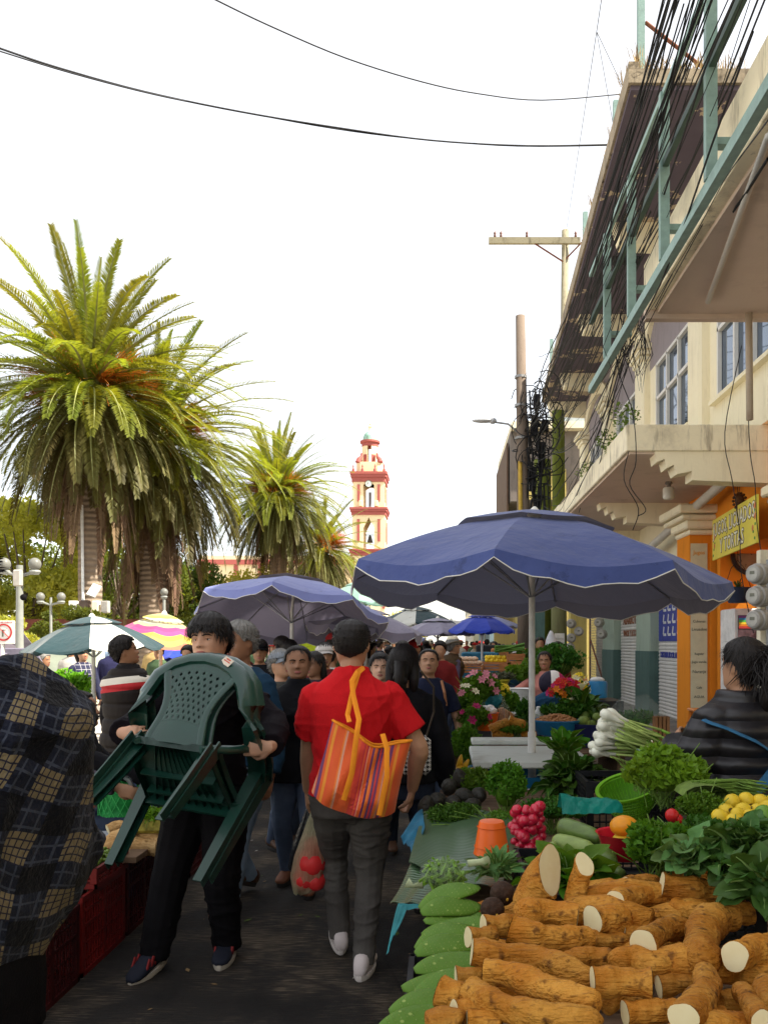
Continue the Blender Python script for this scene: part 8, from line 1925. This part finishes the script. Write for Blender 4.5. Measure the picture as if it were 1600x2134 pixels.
 # ---- farther stall: blue tarp table with wooden crates of produce
ft=thing('market_table','far table under a bright blue tarp edge, wooden crates on top','table',(at(1010,0,13).x,13.2,0))
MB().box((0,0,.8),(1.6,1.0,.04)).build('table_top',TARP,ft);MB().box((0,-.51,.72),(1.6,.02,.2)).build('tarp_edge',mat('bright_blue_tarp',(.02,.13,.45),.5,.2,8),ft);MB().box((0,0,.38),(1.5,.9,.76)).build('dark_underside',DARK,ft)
CRW=mat('crate_wood',(.35,.14,.05),.8,.3,6,bump=.2,stretch=(1,6,6))
def wcrate(label,x,y,d,w,h,dep=.35):
 p=at(x,y,d);t=thing('wooden_crate',label,'crate',tuple(p),group='wooden produce crates')
 for k in range(3):MB().box((0,-dep/2,h*(k+.5)/3),(w,.012,h/3-.012)).build('slat',CRW,t)
 for sx in(-1,1):MB().box((sx*w/2,0,h/2),(.014,dep,h)).build('end_board',CRW,t)
 MB().box((0,0,.01),(w-.02,dep,.015)).build('bottom',CRW,t);return p
p=wcrate('wooden crate of small tied bags of seeds',980,1402,12.6,.36,.12)
for k in range(9):o=MB().ball((0,0,0),(.06,.05,.04),10,7).build('seed_bag',mat('seed_bag_film',(.55,.38,.26),.35,.4,30),smooth=True,loc=p+Vector((-.13+.065*(k%5),.05,.15+.06*(k//5))));tag(o,'small tied bag of seeds on the far wooden crate','bag','small seed bags')
p=wcrate('wooden crate of yellow and orange fruit',1035,1398,12.7,.4,.14)
for k in range(18):o=link('fruit',gme,None,p+Vector((-.16+.04*(k%9),.02*(k%2),.16+.05*(k//9))));o.scale=(1.1,)*3;tag(o,'yellow fruit in the far wooden crate','fruit','yellow fruit in the far crate')
p=wcrate('tall wooden crate topped with long green vegetables',1073,1405,12.7,.26,.32)
mb=MB()
for k in range(60):mb.tube([p+Vector((-.32+.02*g.random(),g.uniform(-.1,.1),.34+.1*g.random())),p+Vector((.14,g.uniform(-.1,.1),.36+.12*g.random()))],.012,6)
o=mb.build('green_stalks',mat('far_green_stalk',(.09,.2,.03),.6,.4,9));tag(o,'stack of long green stalks lying on the tall wooden crate','vegetables',kind='stuff')
herb('dark green mound left of the seed bags',at(935,1395,13),(.3,.3,.16),1300,.06,HERBD,60);herb('far heap of greens right of the tall crate',at(1110,1378,13.4),(.35,.3,.25),1500,.07,HERBD,61)
for k,(x,y,d,m_,r)in enumerate(((880,1352,19,YEL_,.3),(1000,1360,17,TARP,.3),(1060,1352,18,CRW,.3),(1030,1345,20,BLKP,.35))):
 o=MB().box((0,0,-.3),(r*2.6,r,.62),bevel=.03).build('market_stand',m_,loc=at(x,y,d));tag(o,['yellow','blue','brown','black'][k]+' market stand farther down the right side','stand','distant market stands')
 # ------------------------------------------------------------------ left hand stall
RC=mat('red_crate',(.15,.009,.007),.45,.25,8,spec=.3);RCD=mat('dark_red_crate',(.05,.004,.004),.5,.25,8,spec=.3)
def lc(label,x,y,z,m=RCD,dims=(.36,.52,.3)):return crate('plastic_crate',label,(x,y,z),dims,m,group='red plastic crates of the left stall')
lc('dark red crate nearest the camera at the lower left',-1.87,3.0,0);lc('dark red crate under the cardboard, second in the row',-1.87,3.55,0,dims=(.36,.52,.36));lc('red crate with handle beside the boy, third in the row',-1.87,4.1,0,RC,dims=(.36,.52,.38));lc('dark red crate behind the boy, fourth in the row',-1.87,4.65,0,dims=(.36,.52,.42));lc('dark red crate farther along the aisle, fifth in the row',-1.87,5.2,0);lc('dark red crate farther along the aisle, sixth in the row',-1.87,5.75,0)
c9=lc('brighter red crate holding green chillies',-1.9,4.15,.385,RC,dims=(.46,.4,.1))
for k in range(3):lc('outer dark red crate %s'%['at the lower left corner','behind the corner one','under the roots'][k],-2.26,2.9+k*.58,0)
o=MB().box((0,0,0),(.36,.34,.012),bevel=.003).build('cardboard',mat('brown_cardboard',(.16,.1,.06),.85,.25,6),loc=(-1.9,3.58,.375));tag(o,'torn brown cardboard sheet lying on a red crate','cardboard')
mb=MB();g=random.Random(12)
for k in range(330):
 p=Vector((-1.9+g.uniform(-.2,.2),4.15+g.uniform(-.17,.17),.47+g.uniform(0,.03)));a=g.uniform(0,6.28);d=Vector((math.cos(a),math.sin(a),g.uniform(-.3,.3)))*.025;mb.tube([p-d,p-d*.3+Vector((0,0,.004)),p+d*.5,p+d*1.2],[.004,.009,.007,.001],6)
o=mb.build('green_chillies',mat('chilli_green',(.12,.19,.02),.4,.55,22),smooth=True);tag(o,'green and yellowish chillies filling the bright red crate','chillies',kind='stuff')
ROOTL=bark_mat('light_root_skin',(.5,.28,.1),(.25,.12,.04),(.62,.4,.18))
for i,(pts,r,cuts,lab)in enumerate((([(205,1790),(250,1765),(330,1768)],17,(0,1),'long pale root at the front of the left stall'),([(200,1800),(225,1760),(260,1735)],14,(0,0),'pale root leaning up behind the front one'),([(225,1730),(245,1722),(262,1722)],11,(1,0),'small orange brown root end on the white sheet'),([(265,1765),(300,1735),(340,1740)],16,(0,0),'knobby pale root behind the chair leg'),([(290,1740),(320,1750),(350,1775)],17,(0,0),'pale root touching the dark trousers'),([(250,1750),(290,1720),(330,1715)],13,(0,0),'slim pale root at the back of the left pile'))):
 root([at(x,y,4.55-(y-1750)*.004)for x,y in pts],r/F*4.5,lab,cuts,80+i,m=ROOTL,group='pale roots on the left stall',knob=.1)
lt=thing('stall_board','board with white plastic sheet on the left stall','board',(-2.0,4.75,.44));MB().box((0,0,0),(.8,.95,.03)).build('board',WOODP,lt);MB().box((-.05,-.05,.02),(.6,.7,.006),bevel=.002).build('plastic_sheet',mat('white_sheet',(.4,.42,.46),.4,.15,6,bump=.4),lt)
for i,y in enumerate((5.1,)):o=MB().box((-.1,0,.2),(.5,.06,.4)).build('support',WOODP,lt,loc=(0,y-4.75,-.44))
nb_=thing('net_bag','bright green net sack of vegetables behind the chair legs','net sack',tuple(at(250,1668,5.0)));GN=mat('green_net',(.02,.28,.06),.5,.3,30,trans=.2)
link('net',remesh(MB().ball((0,0,0),(.12,.12,.16),18,12).ball((.0,.0,-.1),(.13,.13,.1),18,12),.012,1,folds(3,.02,20,20),'net'),nb_).data.materials[0]=GN
mb=MB()
for k in range(16):
 a=k*PI/8
 for s in(1,-1):mb.tube([(.125*math.cos(a+s*t*1.2),.125*math.sin(a+s*t*1.2),-.15+.3*t)for t in[q/8 for q in range(9)]],.0025,4)
mb.build('net_cord',mat('net_cord',(.05,.4,.1),.5),nb_)
o=MB().box((0,0,0),(.22,.2,.1),bevel=.02).build('snack_bag',mat('leafy_print_bag',(.35,.3,.05),.4,.6,20),loc=at(325,1712,4.6));tag(o,'clear bag of yellow flowers and leaves behind the chair','bag')
herb('yellow green squash blossoms in the bag behind the chair',at(322,1705,4.55),(.07,.06,.07),500,.035,BRIGHT,70)
herb('bundle of green stalks on the sunlit plaza',at(220,1588,6.6),(.15,.12,.05),600,.04,HERB,71,stems=(1,0,.1))
o=MB().tube([(-.1,0,-.3),(-.08,0,0),(-.1,0,.12)],.008,6).tube([(.02,0,-.3),(.04,0,.0)],.008,6).tube([(.15,0,-.3),(.14,0,.02)],.008,6).tube([(-.14,0,.12),(.18,0,.02)],.008,6).build('wire_stand',RUST,loc=at(222,1610,6.5));tag(o,'thin wire stand on the plaza under the green stalks','stand')
o=MB().ball((0,0,0),(.08,.07,.08),12,8).ball((.03,.0,.09),(.06,.05,.05),10,7).build('plastic_bag',mat('grey_film',(.4,.42,.42),.3,.2,12,alpha=.8,bump=.5,bscale=20),smooth=True,loc=at(235,1612,5.4));tag(o,'grey white plastic bag behind the chair leg','bag')
sgn=thing('traffic_sign','white square no turning sign with red ring on a pole, faded red lettering','sign',(at(8,0,9.5).x,9.5,.06));zc=at(0,1318,9.5).z-.06
MB().tube([(-.02,.02,0),(-.02,.02,zc+.1)],.022,8).build('pole',WFRAME,sgn);MB().box((0,0,zc),(.26,.012,.27),bevel=.004).build('plate',mat('white_enamel',(.72,.7,.66),.4),sgn);RDE=mat('red_enamel',(.45,.03,.03),.5)
MB().rings([[(r*math.cos(2*PI*k/28),y,zc+r*math.sin(2*PI*k/28))for k in range(28)]for r,y in((.1,-.008),(.1,-.011),(.082,-.011),(.082,-.008))],cap=False).build('ring',RDE,sgn)
MB().bar((-.06,-.01,zc+.065),(.065,-.01,zc-.06),.018,.004).build('slash',RDE,sgn);MB().bar((-.01,-.009,zc-.05),(-.01,-.009,zc+.03),.018,.003).bar((-.01,-.009,zc+.03),(.03,-.009,zc+.03),.018,.003).build('arrow',GREYT,sgn);text_mesh('lettering','NO DAR VUELTA',.026,RDE,sgn,(0,-.008,zc+.117),(R(90),0,0),depth=.001)
GLOBE=mat('milky_globe',(.2,.2,.18),.35,.1,5,trans=.2);LPM=mat('pale_lamp_post',(.24,.25,.23),.5,.1,6)
def lamp_post(label,x,d,top_y,w,heads=2,base_y=None,group='globe street lamps'):
 h=at(x,top_y,d).z;t=thing('street_lamp',label,'street lamp',(at(x,0,d).x,d,.06),group=group)
 MB().lathe([(w*2.6,0),(w*2.6,.5),(w*2.0,.58),(w*2.2,.7),(w*1.1,.85),(w,1.1),(w*.8,h)],12).build('post',LPM,t,smooth=30)
 if heads==2:MB().tube([(-.28,0,h-.12),(0,0,h-.2),(.28,0,h-.12)],.03,8).build('arm',LPM,t)
 for sx in((-1,1)if heads==2 else(0,)):
  MB().ball((sx*.28,0,h+.02),(.11,.11,.12),16,10).build('globe',GLOBE,t,smooth=True);MB().lathe([(.07,-.17),(.1,-.12),(.09,-.09)],12,c=(sx*.28,0,h+.0)).build('collar',LPM,t)
 return t
lamp_post('tall twin post street lamp with two globe lights at the left edge',41,15.0,1185,.07);lamp_post('small twin globe lamp in front of the yellow green tree',106,22,1250,.04);lamp_post('single globe lamp beside the second palm trunk',342,24,1240,.05,heads=1)
t=thing('camera_box','round security cameras clamped to the tall lamp post','camera',tuple(at(49,1245,14.8)));MB().ball((0,0,0),(.06,.05,.06),12,8).build('dome',BLKC,t,smooth=True);MB().box((-.1,0,.35),(.14,.12,.3),bevel=.02).build('housing',METER,t)
o=MB().box((0,0,.5),(1.7,.5,1.0),bevel=.02).build('utility_cabinet',mat('pale_green_cabinet',(.4,.45,.36),.6,.15,4),loc=(at(115,0,15.5).x,15.5,.06+.35));tag(o,'pale green utility cabinet on the plaza behind the teal woman','cabinet')
for i,(x,w,h,lab)in enumerate(((-11.5,2.2,.55,'low white masonry planter behind the plaza people'),(-7.6,1.6,.5,'white masonry bench end between the checked woman and the vest man'))):
 t=thing('planter_wall',lab,'planter',(x,17.5,.06));MB().box((0,0,h/2),(w,.6,h),bevel=.03).build('wall',mat('whitewashed_masonry',(.5,.48,.42),.8,.15,3),t);MB().box((0,0,h+.04),(w+.1,.7,.08),bevel=.02).build('coping',WFRAME,t)
o=MB().box((0,0,1.0),(9,.3,1.1)).build('low_roof',mat('brown_red_roof',(.16,.05,.035),.8,.3,4),loc=(at(60,0,30).x,30,.9));tag(o,'brown red low roof line behind the lamp post','roof')
tag(MB().box((0,0,.35),(.7,.5,.7),bevel=.02).build('fruit_stand',mat('green_cloth',(.05,.3,.1),.7),loc=(at(128,0,9.6).x,9.4,.06)),'small stand under green cloth with yellow fruit on the plaza','stand')
for k in range(14):
 o=link('fruit',gme,None,Vector((at(128,0,9.6).x+.05*(k%5)*1.3-.13,9.3+.03*(k%2),.79+.05*(k//5))));o.scale=(1.4,)*3;tag(o,'yellow fruit on the green plaza stand','fruit','yellow fruit on the plaza stand')
herb('bright green leafy plants in a plaza stand behind the seated seller',at(142,1440,10.4),(.3,.2,.28),1300,.08,BRIGHT,73)
for i,(x,y,d,w,h,m_,lab)in enumerate(((60,1395,10,.7,.5,B2,'dark blue awning corner over the far left stall'),(30,1345,16,1.2,.6,GY,'mauve awning behind the no turning sign'))):
 o=MB().add([(-w/2,0,h/2),(w*.1,0,h/2),(w/2,0,-h/2),(-w/2,-.3,-h/3),(-w/2,.01,h/2+.01),(w*.1,.01,h/2+.01),(w/2,.01,-h/2+.01),(-w/2,-.29,-h/3+.01)],[(0,1,2,3),(4,7,6,5),(0,3,7,4),(1,0,4,5),(2,1,5,6),(3,2,6,7)]).build('awning',m_,loc=at(x,y,d));tag(o,lab,'awning')
mb=MB();g=random.Random(77)
for k in range(90):
 x,y=g.uniform(-1.6,.1),g.uniform(2.2,9);a=g.uniform(0,6.28);s=g.uniform(.008,.03);mb.slot(g.choice((0,0,0,1,2)))
 p=Vector((x,y,.006));u_=Vector((math.cos(a),math.sin(a),.12))*s;v_=Vector((-math.sin(a),math.cos(a),0))*s*.5;mb.add([p-u_,p+v_,p+u_,p-v_],[(0,1,2,3)])
o=mb.build('street_litter',[mat('trodden_leaf',(.06,.09,.02),.8,.4),mat('paper_scrap',(.35,.32,.28),.8),mat('husk_scrap',(.2,.13,.06),.8)],fixn=False);tag(o,'scraps of leaves, husk and paper trodden into the asphalt','litter',kind='stuff')
